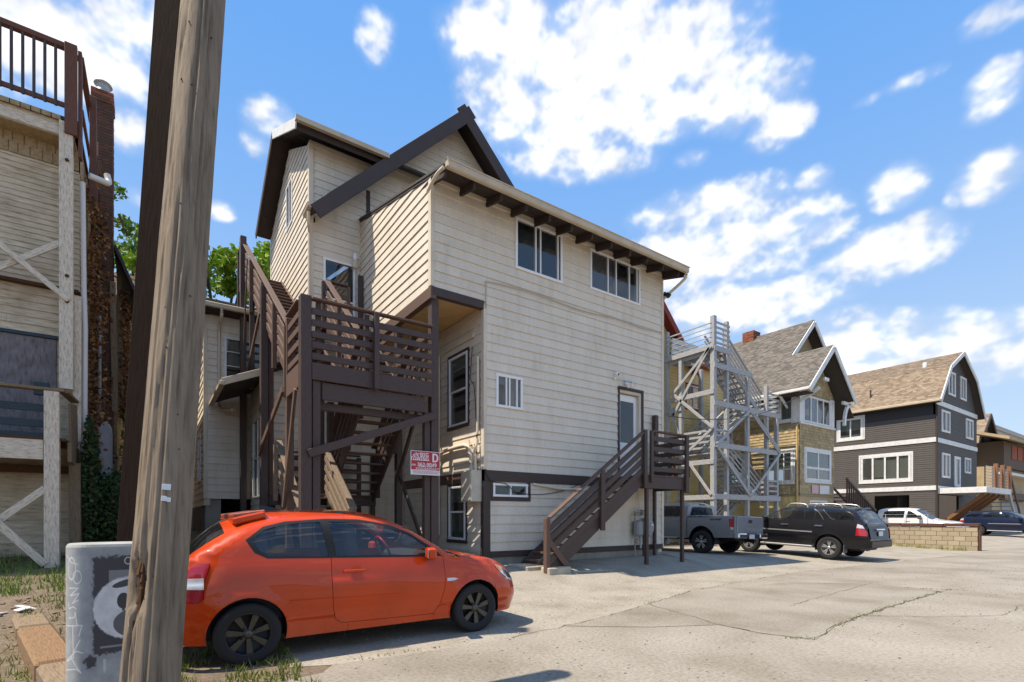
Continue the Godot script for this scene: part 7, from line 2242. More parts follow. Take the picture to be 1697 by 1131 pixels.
func orange_car() -> void:
	CS = {
		"top": [[-1.98, 0.46], [-1.95, 0.60], [-1.90, 0.74], [-1.84, 0.93], [-1.74, 1.05], [-1.38, 1.37], [-1.1, 1.455], [-0.7, 1.485], [-0.3, 1.485], [0.1, 1.45], [0.35, 1.365], [0.7, 1.19], [1.0, 1.025], [1.08, 0.995], [1.4, 0.935], [1.7, 0.85], [1.9, 0.74], [2.0, 0.61], [2.06, 0.46]],
		"bot": [[-1.98, 0.36], [-1.9, 0.27], [-1.7, 0.23], [-1.5, 0.22], [-0.9, 0.205], [0.8, 0.205], [1.6, 0.2], [1.85, 0.19], [2.0, 0.24], [2.06, 0.34]],
		"belt": [[-1.98, 0.43], [-1.93, 0.60], [-1.88, 0.74], [-1.8, 0.90], [-1.6, 0.985], [-1.2, 1.0], [-0.47, 0.968], [0.81, 0.91], [1.1, 0.90], [1.5, 0.84], [1.8, 0.74], [1.95, 0.62], [2.06, 0.42]],
		"re": [[-1.98, 0.445], [-1.93, 0.63], [-1.88, 0.77], [-1.8, 0.94], [-1.7, 1.04], [-1.5, 1.18], [-1.2, 1.335], [-0.9, 1.40], [-0.3, 1.42], [0.1, 1.385], [0.35, 1.30], [0.75, 1.08], [0.95, 0.965], [1.1, 0.94], [1.5, 0.89], [1.8, 0.79], [1.95, 0.68], [2.06, 0.44]],
		"w": [[-1.98, 0.52], [-1.93, 0.68], [-1.8, 0.79], [-1.55, 0.835], [-0.5, 0.845], [0.5, 0.845], [1.2, 0.84], [1.6, 0.80], [1.85, 0.71], [2.0, 0.56], [2.06, 0.42]],
		"wb": [[-1.98, 0.48], [-1.9, 0.64], [-1.75, 0.73], [-1.4, 0.785], [-0.4, 0.80], [0.8, 0.79], [1.1, 0.765], [1.5, 0.71], [1.8, 0.61], [2.0, 0.48], [2.06, 0.36]],
		"wr": [[-1.98, 0.44], [-1.9, 0.57], [-1.75, 0.62], [-1.4, 0.61], [-1.0, 0.58], [-0.3, 0.58], [0.1, 0.59], [0.5, 0.65], [0.9, 0.70], [1.1, 0.68], [1.5, 0.60], [1.8, 0.49], [2.0, 0.38], [2.06, 0.3]],
	}
	CS.crease = [[0.80, 0.69, 0.010], [0.40, 0.37, -0.010]]
	CS.arches = [[-1.245, 0.30, 0.345], [1.245, 0.30, 0.345]]
	CS.tuck = 0.085
	sec_cache.clear()
	var N := thing("orange_car", "orange two-door hatchback with black wheels parked beside the utility pole", "car")
	var ra := circle(Vector2(-1.245, 0.30), 0.345)
	var fa := circle(Vector2(1.245, 0.30), 0.345)
	var door := V2([-0.48, 1.0, -0.485, 0.75, -0.47, 0.48, -0.44, 0.35, -0.37, 0.295, 0.70, 0.275, 0.76, 0.40, 0.81, 0.60, 0.82, 0.75, 0.815, 0.95])
	var glass_r := V2([-1.215, 1.175, -1.09, 1.275, -0.95, 1.315, -0.75, 1.34, -0.56, 1.35, -0.50, 1.00, -1.06, 1.025, -1.15, 1.085])
	var glass_f := V2([-0.47, 1.352, -0.2, 1.345, 0.0, 1.325, 0.17, 1.288, 0.41, 1.185, 0.60, 1.062, 0.66, 0.965, -0.42, 1.0])
	var trim := V2([-1.26, 1.18, -1.10, 1.305, -0.9, 1.355, -0.5, 1.382, -0.15, 1.375, 0.18, 1.318, 0.43, 1.212, 0.70, 1.03, 0.80, 0.945, 0.60, 0.945, -0.47, 0.98, -1.08, 1.0, -1.19, 1.06])
	var tail := V2([-1.55, 0.975, -1.66, 0.97, -1.78, 0.86, -1.86, 0.66, -1.66, 0.625, -1.61, 0.66, -1.60, 0.80])
	var head := V2([1.56, 0.80, 1.70, 0.775, 1.86, 0.68, 1.945, 0.58, 1.92, 0.54, 1.78, 0.60, 1.64, 0.70])
	var P := func(a: Array) -> PackedVector2Array: return PackedVector2Array(a)
	var holes := [ra, fa, P.call(door), P.call(trim), P.call(tail), P.call(head)]
	var out := side_outline(-1.98, 2.06)
	both(N, "quarter_panel", between(out, -1.98, -0.3), holes, "orange")
	both(N, "sill", V2([-0.297, 0.206, 0.7, 0.206, 0.7, 0.5, -0.297, 0.5]), holes, "orange")
	var rail := Geometry2D.intersect_polygons(PackedVector2Array(between(out, -0.297, 0.7)), PackedVector2Array(V2([-1, 1.0, 1, 1.0, 1, 2, -1, 2])))
	both(N, "roof_edge", Array(rail[0]), holes, "orange")
	both(N, "fender", between(out, 0.703, 1.52), holes, "orange")
	both(N, "front_bumper", between(out, 1.524, 2.06), holes, "orange")
	var dm: MeshInstance3D
	both(N, "door", door, [P.call(trim)], "orange", 0.0, Vector2(0.07, 0.06), 0.005)
	both(N, "window_trim", trim, [P.call(glass_r), P.call(glass_f)], "grey_trim", 0.001)
	both(N, "side_window", glass_r, [], "car_glass", -0.004, Vector2(0.07, 0.06), 0.001)
	both(N, "door_window", glass_f, [], "car_glass", -0.004, Vector2(0.07, 0.06), 0.001)
	for sg: int in [1, -1]:
		var tl := both(N, "tail_light", tail, [], "tail_red", 0.006, Vector2(0.05, 0.05), 0.004, sg)
		obj(tl, "clear_band", panel_mesh(P.call(V2([-1.605, 0.845, -1.77, 0.845, -1.81, 0.755, -1.605, 0.745])), [], false, Vector2(0.04, 0.04), 0.016, sg < 0), M.lamp_clear)
		var hl := both(N, "headlight", head, [], "lamp_clear", 0.004, Vector2(0.05, 0.05), 0.004, sg)
		obj(hl, "turn_lamp", panel_mesh(P.call(V2([1.57, 0.795, 1.64, 0.787, 1.70, 0.72, 1.65, 0.70])), [], false, Vector2(0.05, 0.05), 0.008, sg < 0), M.amber)
		obj(hl, "lens_dark", panel_mesh(P.call(V2([1.72, 0.745, 1.84, 0.67, 1.90, 0.59, 1.80, 0.62, 1.71, 0.69])), [], false, Vector2(0.05, 0.05), 0.008, sg < 0), M.dark_glass)
		obj(N, "side_marker", panel_mesh(P.call(V2([0.835, 0.69, 0.835, 0.652, 0.93, 0.656, 0.985, 0.672, 0.93, 0.688])), [], false, Vector2(0.06, 0.05), 0.006, sg < 0), M.plate)
	# top surfaces
	var screen := V2([0.22, -0.93, 0.95, -0.95, 0.95, 0.95, 0.22, 0.93])
	var rear_glass := V2([-1.42, -0.88, -1.42, 0.88, -1.73, 0.86, -1.73, -0.86])
	top_panel(N, "roof_panel", V2([-1.98, -1, 0.98, -1, 0.98, 1, -1.98, 1]), [P.call(screen), P.call(rear_glass)], "orange")
	top_panel(N, "hood", V2([1.0, -0.995, 2.06, -0.995, 2.06, 0.995, 1.0, 0.995]), [], "orange")
	top_panel(N, "windshield", screen, [], "car_glass", -0.003)
	top_panel(N, "rear_window", rear_glass, [], "dark_glass", -0.003)
	top_panel(N, "cowl", V2([0.94, -0.9, 1.03, -0.9, 1.03, 0.9, 0.94, 0.9]), [], "plastic", 0.004)
	end_cap(N, "rear_cap", -1.98, "orange", -1.0)
	end_cap(N, "front_cap", 2.06, "plastic", 1.0)
	# spoiler and antenna
	var sp := new_st()
	bbox(sp, Vector3(-1.20, 1.436, 0), Vector3(0.29, 0.036, 1.10), Basis.from_euler(Vector3(0, 0, 0.15)), 0.017)
	obj(N, "spoiler", sp.commit(), M.orange_faded)
	var sb := new_st()
	bbox(sb, Vector3(-1.20, 1.392, 0), Vector3(0.30, 0.075, 1.14), Basis.from_euler(Vector3(0, 0, 0.24)), 0.03)
	obj(N, "spoiler_base", sb.commit(), M.orange)
	prism(N, "antenna", [Vector3(-1.04, 1.46, 0.015), Vector3(-0.80, 1.48, 0.015), Vector3(-0.93, 1.515, 0.008), Vector3(-1.02, 1.53, 0.008)], Vector3(0, 0, -0.03), "plastic")
	# mirrors, handles
	for sg: float in [1.0, -1.0]:
		var mst := new_st()
		bbox(mst, Vector3(0.60, 0.99, sg * 0.905), Vector3(0.11, 0.135, 0.17), Basis.from_euler(Vector3(0, sg * -0.25, 0)), 0.045)
		var mi := obj(N, "mirror", mst.commit(), M.orange)
		bx(mi, "glass", Vector3(0.548, 0.99, sg * 0.915), Vector3(0.006, 0.10, 0.13), "chrome", Basis.from_euler(Vector3(0, sg * -0.25, 0)), 0.002)
		bx(mi, "bracket", Vector3(0.65, 0.95, sg * 0.815), Vector3(0.12, 0.07, 0.06), "plastic", Basis.IDENTITY, 0.015)
		var hp := side_pt(Vector2(-0.26, 0.835))
		bx(N, "door_handle", Vector3(-0.25, 0.838, sg * (hp.z + 0.024)), Vector3(0.22, 0.03, 0.022), "orange", Basis.IDENTITY, 0.01)
		lathe(N, "handle_cup", [Vector2(0.075, 0.0), Vector2(0.07, 0.003), Vector2(0.0, -0.012)], "orange", Transform3D(Basis.from_euler(Vector3(-0.12, 0, 0)) if sg > 0 else Basis(Vector3.UP, PI), Vector3(-0.23, 0.825, sg * (hp.z + 0.003))), 18)
	# inside
	bx(N, "underbody", Vector3(0.0, 0.32, 0), Vector3(3.6, 0.2, 1.16), "black", Basis.IDENTITY, 0.03)
	bx(N, "cabin_tub", Vector3(-0.3, 0.52, 0), Vector3(2.5, 0.3, 1.3), "interior", Basis.IDENTITY, 0.03)
	bx(N, "dashboard", Vector3(0.78, 0.86, 0), Vector3(0.36, 0.22, 1.38), "interior", Basis.IDENTITY, 0.08)
	seat_at(N, Vector3(0.05, 0.70, 0.36), 0.48)
	seat_at(N, Vector3(0.05, 0.70, -0.36), 0.48)
	seat_at(N, Vector3(-0.85, 0.72, 0), 1.2, false)
	var ring := []
	for i in 21:
		ring.append(Vector3(0.52, 0.98, -0.36) + Basis.from_euler(Vector3(0, 0, 0.45)) * Vector3(0, cos(TAU * i / 20.0), sin(TAU * i / 20.0)) * 0.18)
	tube(N, "steering_wheel", ring, 0.016, "sign_red", 8)
	arch_liner(N, Vector2(-1.245, 0.30), 0.343, 0.56, 0.80)
	arch_liner(N, Vector2(1.245, 0.30), 0.343, 0.56, 0.79)
	var wo := {"spokes": 7, "sw": 0.06, "rim": "black", "spoke_mat": "dark_alloy", "lugs": 4}
	for x: float in [-1.245, 1.245]:
		wheel(N, Vector3(x, 0.295, 0.735), 1.0, 0.295, 0.19, 0.195, wo)
		wheel(N, Vector3(x, 0.295, -0.735), -1.0, 0.295, 0.19, 0.195, wo)
	place_car(N, Vector3(1.985, 0.004, -6.19), Vector3.RIGHT)

func black_suv(called: String, label: String, paint: String, at: Vector3, fwd: Vector3, rails: bool, fine: bool) -> void:
	CS = {
		"top": [[-2.46, 0.62], [-2.44, 0.80], [-2.40, 1.02], [-2.34, 1.16], [-2.2, 1.33], [-1.98, 1.62], [-1.8, 1.69], [-1.4, 1.72], [-0.4, 1.74], [0.1, 1.71], [0.5, 1.58], [0.9, 1.33], [1.2, 1.17], [1.35, 1.13], [1.8, 1.06], [2.1, 0.96], [2.25, 0.80], [2.3, 0.62]],
		"bot": [[-2.46, 0.44], [-2.3, 0.40], [-1.8, 0.38], [-0.9, 0.36], [0.9, 0.36], [1.8, 0.36], [2.15, 0.34], [2.3, 0.42]],
		"belt": [[-2.46, 0.60], [-2.42, 0.85], [-2.36, 1.05], [-2.2, 1.21], [-1.9, 1.25], [-0.1, 1.24], [0.85, 1.20], [1.3, 1.06], [1.8, 0.97], [2.1, 0.87], [2.25, 0.74], [2.3, 0.60]],
		"re": [[-2.46, 0.61], [-2.42, 0.90], [-2.36, 1.11], [-2.2, 1.30], [-2.0, 1.54], [-1.8, 1.62], [-0.4, 1.67], [0.1, 1.64], [0.45, 1.52], [0.85, 1.29], [1.1, 1.16], [1.35, 1.09], [1.8, 1.02], [2.1, 0.92], [2.25, 0.77], [2.3, 0.61]],
		"w": [[-2.46, 0.80], [-2.4, 0.90], [-2.2, 0.95], [-1.5, 0.97], [1.2, 0.97], [1.8, 0.94], [2.1, 0.85], [2.3, 0.66]],
		"wb": [[-2.46, 0.76], [-2.4, 0.84], [-2.2, 0.88], [-1.5, 0.91], [0.9, 0.91], [1.3, 0.88], [1.8, 0.82], [2.1, 0.72], [2.3, 0.56]],
		"wr": [[-2.46, 0.7], [-2.36, 0.74], [-2.0, 0.72], [-1.5, 0.71], [0.2, 0.70], [0.9, 0.80], [1.3, 0.78], [1.8, 0.70], [2.1, 0.58], [2.3, 0.42]],
	}
	CS.crease = [[0.70, 0.68, -0.012]]
	CS.arches = [[-1.35, 0.37, 0.44], [1.35, 0.37, 0.44]]
	CS.tuck = 0.07
	sec_cache.clear()
	var N := thing(called, label, "car")
	var P := func(a: Array) -> PackedVector2Array: return PackedVector2Array(a)
	var ra := circle(Vector2(-1.35, 0.37), 0.44)
	var fa := circle(Vector2(1.35, 0.37), 0.44)
	var g1 := V2([0.78, 1.255, 0.62, 1.39, 0.44, 1.49, 0.19, 1.575, -0.08, 1.61, -0.16, 1.61, -0.06, 1.27])
	var g2 := V2([-0.21, 1.27, -0.30, 1.612, -0.80, 1.60, -0.98, 1.50, -1.14, 1.28])
	var g3 := V2([-1.10, 1.60, -1.70, 1.575, -1.88, 1.50, -2.06, 1.29, -1.50, 1.28, -1.38, 1.33])
	var d1 := V2([0.86, 1.21, 0.87, 0.75, 0.80, 0.45, -0.09, 0.44, -0.09, 1.245])
	var d2 := V2([-0.10, 1.245, -0.10, 0.44, -0.82, 0.44, -0.97, 0.66, -1.18, 0.88, -1.25, 1.05, -1.22, 1.245])
	var tail := V2([-2.13, 1.18, -2.28, 1.13, -2.40, 0.92, -2.41, 0.80, -2.11, 0.80])
	var gl := [P.call(g1), P.call(g2), P.call(g3), P.call(tail)]
	var out := side_outline(-2.46, 2.3)
	both(N, "body_side", out, [ra, fa, P.call(d1), P.call(d2)] + gl, paint)
	both(N, "front_door", d1, gl, paint, 0.0, Vector2(0.09, 0.08), 0.005)
	both(N, "rear_door", d2, [ra] + gl, paint, 0.0, Vector2(0.09, 0.08), 0.005)
	both(N, "front_window", g1, [], "car_glass", -0.003)
	both(N, "rear_door_window", g2, [], "dark_glass", -0.003)
	both(N, "quarter_window", g3, [], "dark_glass", -0.003)
	for sg: int in [1, -1]:
		var tl := both(N, "tail_light", tail, [], "tail_red", 0.006, Vector2(0.06, 0.06), 0.003, sg)
		obj(tl, "clear_band", panel_mesh(P.call(V2([-2.14, 1.17, -2.27, 1.12, -2.33, 1.03, -2.13, 1.04])), [], false, Vector2(0.05, 0.05), 0.016, sg < 0), M.lamp_clear)
		obj(N, "side_moulding", panel_mesh(P.call(V2([0.84, 0.90, -0.84, 0.875, -0.84, 0.835, 0.84, 0.86])), [], false, Vector2(0.1, 0.06), 0.012, sg < 0), M.alloy)
		obj(N, "headlight", panel_mesh(P.call(V2([1.85, 0.93, 2.1, 0.84, 2.22, 0.70, 2.05, 0.70, 1.88, 0.78])), [], false, Vector2(0.06, 0.06), 0.006, sg < 0), M.lamp_clear)
		if fine:
			for gg: Array in [V2([-1.07, 1.615, -1.10, 1.60, -1.37, 1.335, -1.49, 1.283, -1.50, 1.262, -1.36, 1.315]), V2([-0.80, 1.60, -0.82, 1.618, -1.0, 1.51, -1.17, 1.27, -1.14, 1.27, -0.98, 1.49])]:
				obj(N, "window_trim", panel_mesh(P.call(gg), [], false, Vector2(0.06, 0.06), 0.006, sg < 0), M.chrome)
			for hx: float in [0.08, -1.03]:
				var hp := side_pt(Vector2(hx, 1.07))
				bx(N, "door_handle", Vector3(hx, 1.07, sg * (hp.z + 0.025)), Vector3(0.24, 0.035, 0.025), "chrome", Basis.IDENTITY, 0.01)
	var screen := V2([0.36, -0.94, 1.12, -0.95, 1.12, 0.95, 0.36, 0.94])
	var rg := V2([-1.98, -0.88, -1.98, 0.88, -2.33, 0.86, -2.33, -0.86])
	top_panel(N, "roof_panel", V2([-2.46, -1, 2.3, -1, 2.3, 1, -2.46, 1]), [P.call(screen), P.call(rg)], paint, 0.0, Vector2(0.07, 0.125))
	top_panel(N, "windshield", screen, [], "car_glass", -0.003)
	top_panel(N, "rear_window", rg, [], "dark_glass", -0.003, Vector2(0.05, 0.125))
	end_cap(N, "tail_cap", -2.46, "plastic", -1.0)
	end_cap(N, "nose_cap", 2.3, "plastic", 1.0)
	bx(N, "rear_bumper", Vector3(-2.43, 0.55, 0), Vector3(0.16, 0.24, 1.62), paint, Basis.IDENTITY, 0.05)
	bx(N, "bumper_step", Vector3(-2.42, 0.675, 0), Vector3(0.18, 0.03, 1.5), "grey_plastic", Basis.IDENTITY, 0.01)
	bx(N, "plate_bar", Vector3(-2.435, 1.0, 0), Vector3(0.05, 0.05, 0.62), "chrome", Basis.from_euler(Vector3(0, 0, -0.1)), 0.012)
	bx(N, "number_plate", Vector3(-2.452, 0.87, 0), Vector3(0.015, 0.15, 0.31), "plate", Basis.from_euler(Vector3(0, 0, -0.06)), 0.004)
	bx(N, "underbody", Vector3(0.0, 0.46, 0), Vector3(4.3, 0.3, 1.3), "black", Basis.IDENTITY, 0.03)
	bx(N, "cabin_tub", Vector3(-0.6, 0.80, 0), Vector3(3.1, 0.5, 1.5), "interior", Basis.IDENTITY, 0.03)
	bx(N, "dashboard", Vector3(0.9, 1.05, 0), Vector3(0.4, 0.25, 1.5), "interior", Basis.IDENTITY, 0.08)
	for s: Array in [[0.15, 0.38], [0.15, -0.38], [-0.85, 0.38], [-0.85, -0.38], [-1.6, 0.36], [-1.6, -0.36]]:
		seat_at(N, Vector3(s[0], 0.92, s[1]), 0.46)
	for sg: float in [1.0, -1.0]:
		if rails:
			for q: Array in [[0.15, -0.55], [-0.75, -1.6]]:
				tube(N, "roof_rail", smooth_path([Vector3(q[0], 1.66, sg * 0.66), Vector3(q[0] - 0.10, 1.765, sg * 0.655), Vector3((q[0] + q[1]) * 0.5, 1.785, sg * 0.65), Vector3(q[1] + 0.10, 1.755, sg * 0.655), Vector3(q[1], 1.65, sg * 0.66)], 4), 0.02, "alloy", 8)
		bx(N, "running_board", Vector3(0.0, 0.38, sg * 0.97), Vector3(1.75, 0.05, 0.16), "alloy", Basis.IDENTITY, 0.015)
		var mst := new_st()
		bbox(mst, Vector3(0.74, 1.24, sg * 1.05), Vector3(0.13, 0.17, 0.22), Basis.IDENTITY, 0.05)
		bbox(mst, Vector3(0.78, 1.20, sg * 0.93), Vector3(0.10, 0.06, 0.14), Basis.IDENTITY, 0.02)
		obj(N, "mirror", mst.commit(), M[paint])
		bx(N, "mud_flap", Vector3(-1.80, 0.36, sg * 0.86), Vector3(0.02, 0.26, 0.24), "grey_plastic", Basis.IDENTITY, 0.005)
	arch_liner(N, Vector2(-1.35, 0.37), 0.438, 0.62, 0.92)
	arch_liner(N, Vector2(1.35, 0.37), 0.438, 0.62, 0.92)
	var wo := {"spokes": 5, "sw": 0.05, "rim": "grey_plastic", "spoke_mat": "alloy", "pairs": [-0.17, 0.17], "lugs": 5}
	for x: float in [-1.35, 1.35]:
		wheel(N, Vector3(x, 0.37, 0.845), 1.0, 0.37, 0.235, 0.225, wo)
		wheel(N, Vector3(x, 0.37, -0.845), -1.0, 0.37, 0.235, 0.225, wo)
	place_car(N, at, fwd)

func pickup(called: String, label: String, paint: String, at: Vector3, fwd: Vector3, wheels_mat: String, wheel_spoke: String, fine: bool) -> void:
	sec_cache.clear()
	var N := thing(called, label, "pickup truck")
	var P := func(a: Array) -> PackedVector2Array: return PackedVector2Array(a)
	# bed
	CS = {
		"top": [[-2.80, 1.27], [-1.06, 1.30]], "bot": [[-2.80, 0.56], [-1.06, 0.52]], "belt": [[-2.80, 1.20], [-1.06, 1.22]], "re": [[-2.80, 1.25], [-1.06, 1.275]],
		"w": [[-2.80, 0.86], [-2.6, 0.89], [-0.70, 0.895]], "wb": [[-2.80, 0.85], [-2.6, 0.87], [-0.70, 0.875]], "wr": [[-2.80, 0.79], [-0.70, 0.80]], "tuck": 0.03, "midf": 0.6,
	}
	var ra := circle(Vector2(-1.62, 0.44), 0.49)
	var fa := circle(Vector2(1.62, 0.44), 0.49)
	var tail := V2([-2.62, 1.17, -2.795, 1.17, -2.795, 0.80, -2.66, 0.80])
	both(N, "bed_side", side_outline(-2.80, -1.06), [ra, P.call(tail)], paint)
	for sg: int in [1, -1]:
		var tl := both(N, "tail_light", tail, [], "tail_red", 0.006, Vector2(0.06, 0.06), 0.003, sg)
		obj(tl, "reverse_lamp", panel_mesh(P.call(V2([-2.67, 0.90, -2.785, 0.90, -2.785, 0.81, -2.68, 0.81])), [], false, Vector2(0.05, 0.05), 0.016, sg < 0), M.lamp_clear)
		obj(N, "arch_flare", panel_mesh(circle(Vector2(-1.62, 0.44), 0.57), [ra, P.call(V2([-3, -0.5, 0, -0.5, 0, 0.58, -3, 0.58]))], false, Vector2(0.07, 0.06), 0.022, sg < 0), M[paint])
	top_panel(N, "tonneau_cover", V2([-2.80, -1, -1.06, -1, -1.06, 1, -2.80, 1]), [], "tonneau", 0.004, Vector2(0.3, 0.125))
	end_cap(N, "bed_end", -2.80, paint, -1.0)
	bx(N, "tailgate", Vector3(-2.81, 0.97, 0), Vector3(0.05, 0.56, 1.46), paint, Basis.IDENTITY, 0.015)
	bx(N, "tailgate_handle", Vector3(-2.838, 1.09, 0), Vector3(0.02, 0.10, 0.20), "plastic", Basis.IDENTITY, 0.01)
	bx(N, "rear_bumper", Vector3(-2.88, 0.62, 0.62), Vector3(0.20, 0.17, 0.50), "chrome", Basis.IDENTITY, 0.04)
	bx(N, "rear_bumper", Vector3(-2.88, 0.62, -0.62), Vector3(0.20, 0.17, 0.50), "chrome", Basis.IDENTITY, 0.04)
	bx(N, "bumper_step", Vector3(-2.88, 0.615, 0), Vector3(0.17, 0.14, 0.76), "plastic", Basis.IDENTITY, 0.02)
	bx(N, "number_plate", Vector3(-2.972, 0.60, -0.12), Vector3(0.012, 0.14, 0.30), "plate", Basis.IDENTITY, 0.004)
	if fine:
		var tb := Basis(Vector3.UP, -PI / 2)
		obj(N, "lettering", st_text("TOYOTA", 0.13, 0.004), M.alloy, Transform3D(tb, Vector3(-2.838, 0.83, 0.0)))
		for sg: float in [-1.0, 1.0]:
			var sp := side_pt(Vector2(-2.15, 1.14))
			obj(N, "lettering", st_text("TRD SPORT", 0.085, 0.003), M.ink, Transform3D(Basis(Vector3.UP, PI if sg < 0 else 0.0), Vector3(-2.15, 1.14, sg * (sp.z + 0.006))))
	# cab and nose
	CS = {
		"top": [[-1.02, 1.72], [-0.9, 1.765], [-0.1, 1.79], [0.4, 1.77], [0.7, 1.68], [1.05, 1.42], [1.35, 1.22], [1.5, 1.18], [2.1, 1.10], [2.35, 1.0], [2.5, 0.8]],
		"bot": [[-1.02, 0.50], [2.1, 0.50], [2.5, 0.55]],
		"belt": [[-1.02, 1.24], [0.9, 1.19], [1.4, 1.07], [2.1, 1.0], [2.35, 0.9], [2.5, 0.75]],
		"re": [[-1.02, 1.65], [-0.8, 1.70], [0.3, 1.70], [0.65, 1.60], [1.0, 1.37], [1.3, 1.16], [1.5, 1.12], [2.1, 1.05], [2.35, 0.95], [2.5, 0.78]],
		"w": [[-1.02, 0.885], [1.6, 0.90], [2.1, 0.88], [2.5, 0.72]], "wb": [[-1.02, 0.85], [1.0, 0.85], [1.5, 0.82], [2.1, 0.78], [2.5, 0.62]],
		"wr": [[-1.02, 0.68], [0.4, 0.66], [1.0, 0.74], [1.5, 0.74], [2.1, 0.68], [2.5, 0.5]],
	}
	sec_cache.clear()
	var g1 := V2([0.88, 1.24, 0.55, 1.53, 0.42, 1.61, 0.30, 1.625, 0.26, 1.24])
	var g2 := V2([0.14, 1.24, 0.18, 1.63, -0.62, 1.62, -0.74, 1.55, -0.80, 1.24])
	var d1 := V2([0.96, 1.17, 0.95, 0.56, 0.20, 0.56, 0.20, 1.205])
	var d2 := V2([0.19, 1.205, 0.19, 0.56, -0.78, 0.56, -0.86, 0.75, -0.88, 1.21])
	var gl := [P.call(g1), P.call(g2)]
	both(N, "cab_side", side_outline(-1.02, 2.5), [fa, P.call(d1), P.call(d2)] + gl, paint)
	both(N, "front_door", d1, gl, paint, 0.0, Vector2(0.09, 0.08), 0.006)
	both(N, "rear_door", d2, gl, paint, 0.0, Vector2(0.09, 0.08), 0.006)
	both(N, "front_window", g1, [], "dark_glass", -0.003)
	both(N, "rear_door_window", g2, [], "dark_glass", -0.003)
	var screen := V2([0.62, -0.94, 1.30, -0.95, 1.30, 0.95, 0.62, 0.94])
	top_panel(N, "roof_panel", V2([-1.02, -1, 2.5, -1, 2.5, 1, -1.02, 1]), [P.call(screen)], paint)
	top_panel(N, "windshield", screen, [], "dark_glass", -0.003)
	end_cap(N, "cab_back", -1.02, paint, -1.0)
	end_cap(N, "grille", 2.5, "plastic", 1.0)
	prism(N, "rear_window", [Vector3(-1.028, 1.27, 0.68), Vector3(-1.028, 1.27, -0.68), Vector3(-1.028, 1.56, -0.56), Vector3(-1.028, 1.60, -0.48), Vector3(-1.028, 1.60, 0.48), Vector3(-1.028, 1.56, 0.56)], Vector3(-0.012, 0, 0), "dark_glass")
	for z: float in [-0.22, 0.22]:
		bx(N, "window_divider", Vector3(-1.044, 1.43, z), Vector3(0.01, 0.33, 0.025), "plastic", Basis.IDENTITY, 0.003)
	bx(N, "brake_lamp", Vector3(-1.02, 1.68, 0), Vector3(0.05, 0.04, 0.3), "plastic", Basis.IDENTITY, 0.01)
	bx(N, "cab_floor", Vector3(0.5, 0.75, 0), Vector3(2.2, 0.5, 1.5), "interior", Basis.IDENTITY, 0.03)
	seat_at(N, Vector3(0.45, 0.98, 0.36), 0.5)
	seat_at(N, Vector3(0.45, 0.98, -0.36), 0.5)
	seat_at(N, Vector3(-0.5, 0.98, 0), 1.3)
	bx(N, "chassis", Vector3(-0.2, 0.55, 0), Vector3(5.0, 0.22, 1.0), "black", Basis.IDENTITY, 0.03)
	tube(N, "rear_axle", [Vector3(-1.62, 0.38, -0.7), Vector3(-1.62, 0.38, 0.7)], 0.07, "black")
	tube(N, "tow_hitch", [Vector3(-2.6, 0.46, 0), Vector3(-3.02, 0.46, 0)], 0.045, "black")
	for sg: float in [1.0, -1.0]:
		bx(N, "running_board", Vector3(0.3, 0.50, sg * 0.90), Vector3(1.9, 0.05, 0.13), "alloy", Basis.IDENTITY, 0.015)
		for hx: float in [0.33, -0.72]:
			bx(N, "door_handle", Vector3(hx, 1.10, sg * (side_pt(Vector2(hx, 1.10)).z + 0.022)), Vector3(0.2, 0.035, 0.025), paint, Basis.IDENTITY, 0.01)
		var mst := new_st()
		bbox(mst, Vector3(0.86, 1.30, sg * 1.0), Vector3(0.14, 0.2, 0.22), Basis.IDENTITY, 0.05)
		obj(N, "mirror", mst.commit(), M.plastic if not fine else M[paint])
	arch_liner(N, Vector2(-1.62, 0.44), 0.488, 0.58, 0.86)
	arch_liner(N, Vector2(1.62, 0.44), 0.488, 0.58, 0.86)
	var wo := {"spokes": 5, "sw": 0.045, "rim": wheels_mat, "spoke_mat": wheel_spoke, "pairs": [-0.2, 0.2], "lugs": 6}
	for x: float in [-1.62, 1.62]:
		wheel(N, Vector3(x, 0.385, 0.79), 1.0, 0.385, 0.25, 0.235, wo)
		wheel(N, Vector3(x, 0.385, -0.79), -1.0, 0.385, 0.25, 0.235, wo)
	place_car(N, at, fwd)

func build_vehicles() -> void:
	orange_car()
	pickup("silver_pickup", "silver grey crew-cab pickup parked nose-in beside the beige house", "silver_paint", Vector3(16.03, ground_y(16.03, -12.1) + 0.004, -12.11), Vector3(0, 0, -1), "black", "alloy", true)
	black_suv("black_car", "black estate-style family car with roof rails parked next to the silver pickup", "black_paint", Vector3(18.80, ground_y(18.8, -9.0) + 0.004, -9.03), Vector3(0, 0, -1), true, true)
	pickup("white_pickup", "white pickup truck parked behind the low block wall", "white_paint", Vector3(32.9, ground_y(32.9, -9.6) + 0.004, -10.3), Vector3(0, 0, 1), "grey_plastic", "alloy", false)
	black_suv("blue_car", "dark blue car parked at the far right under the terrace", "blue_paint", Vector3(47.8, ground_y(47.8, -9) + 0.004, -9.2), Vector3(0, 0, 1), false, false)

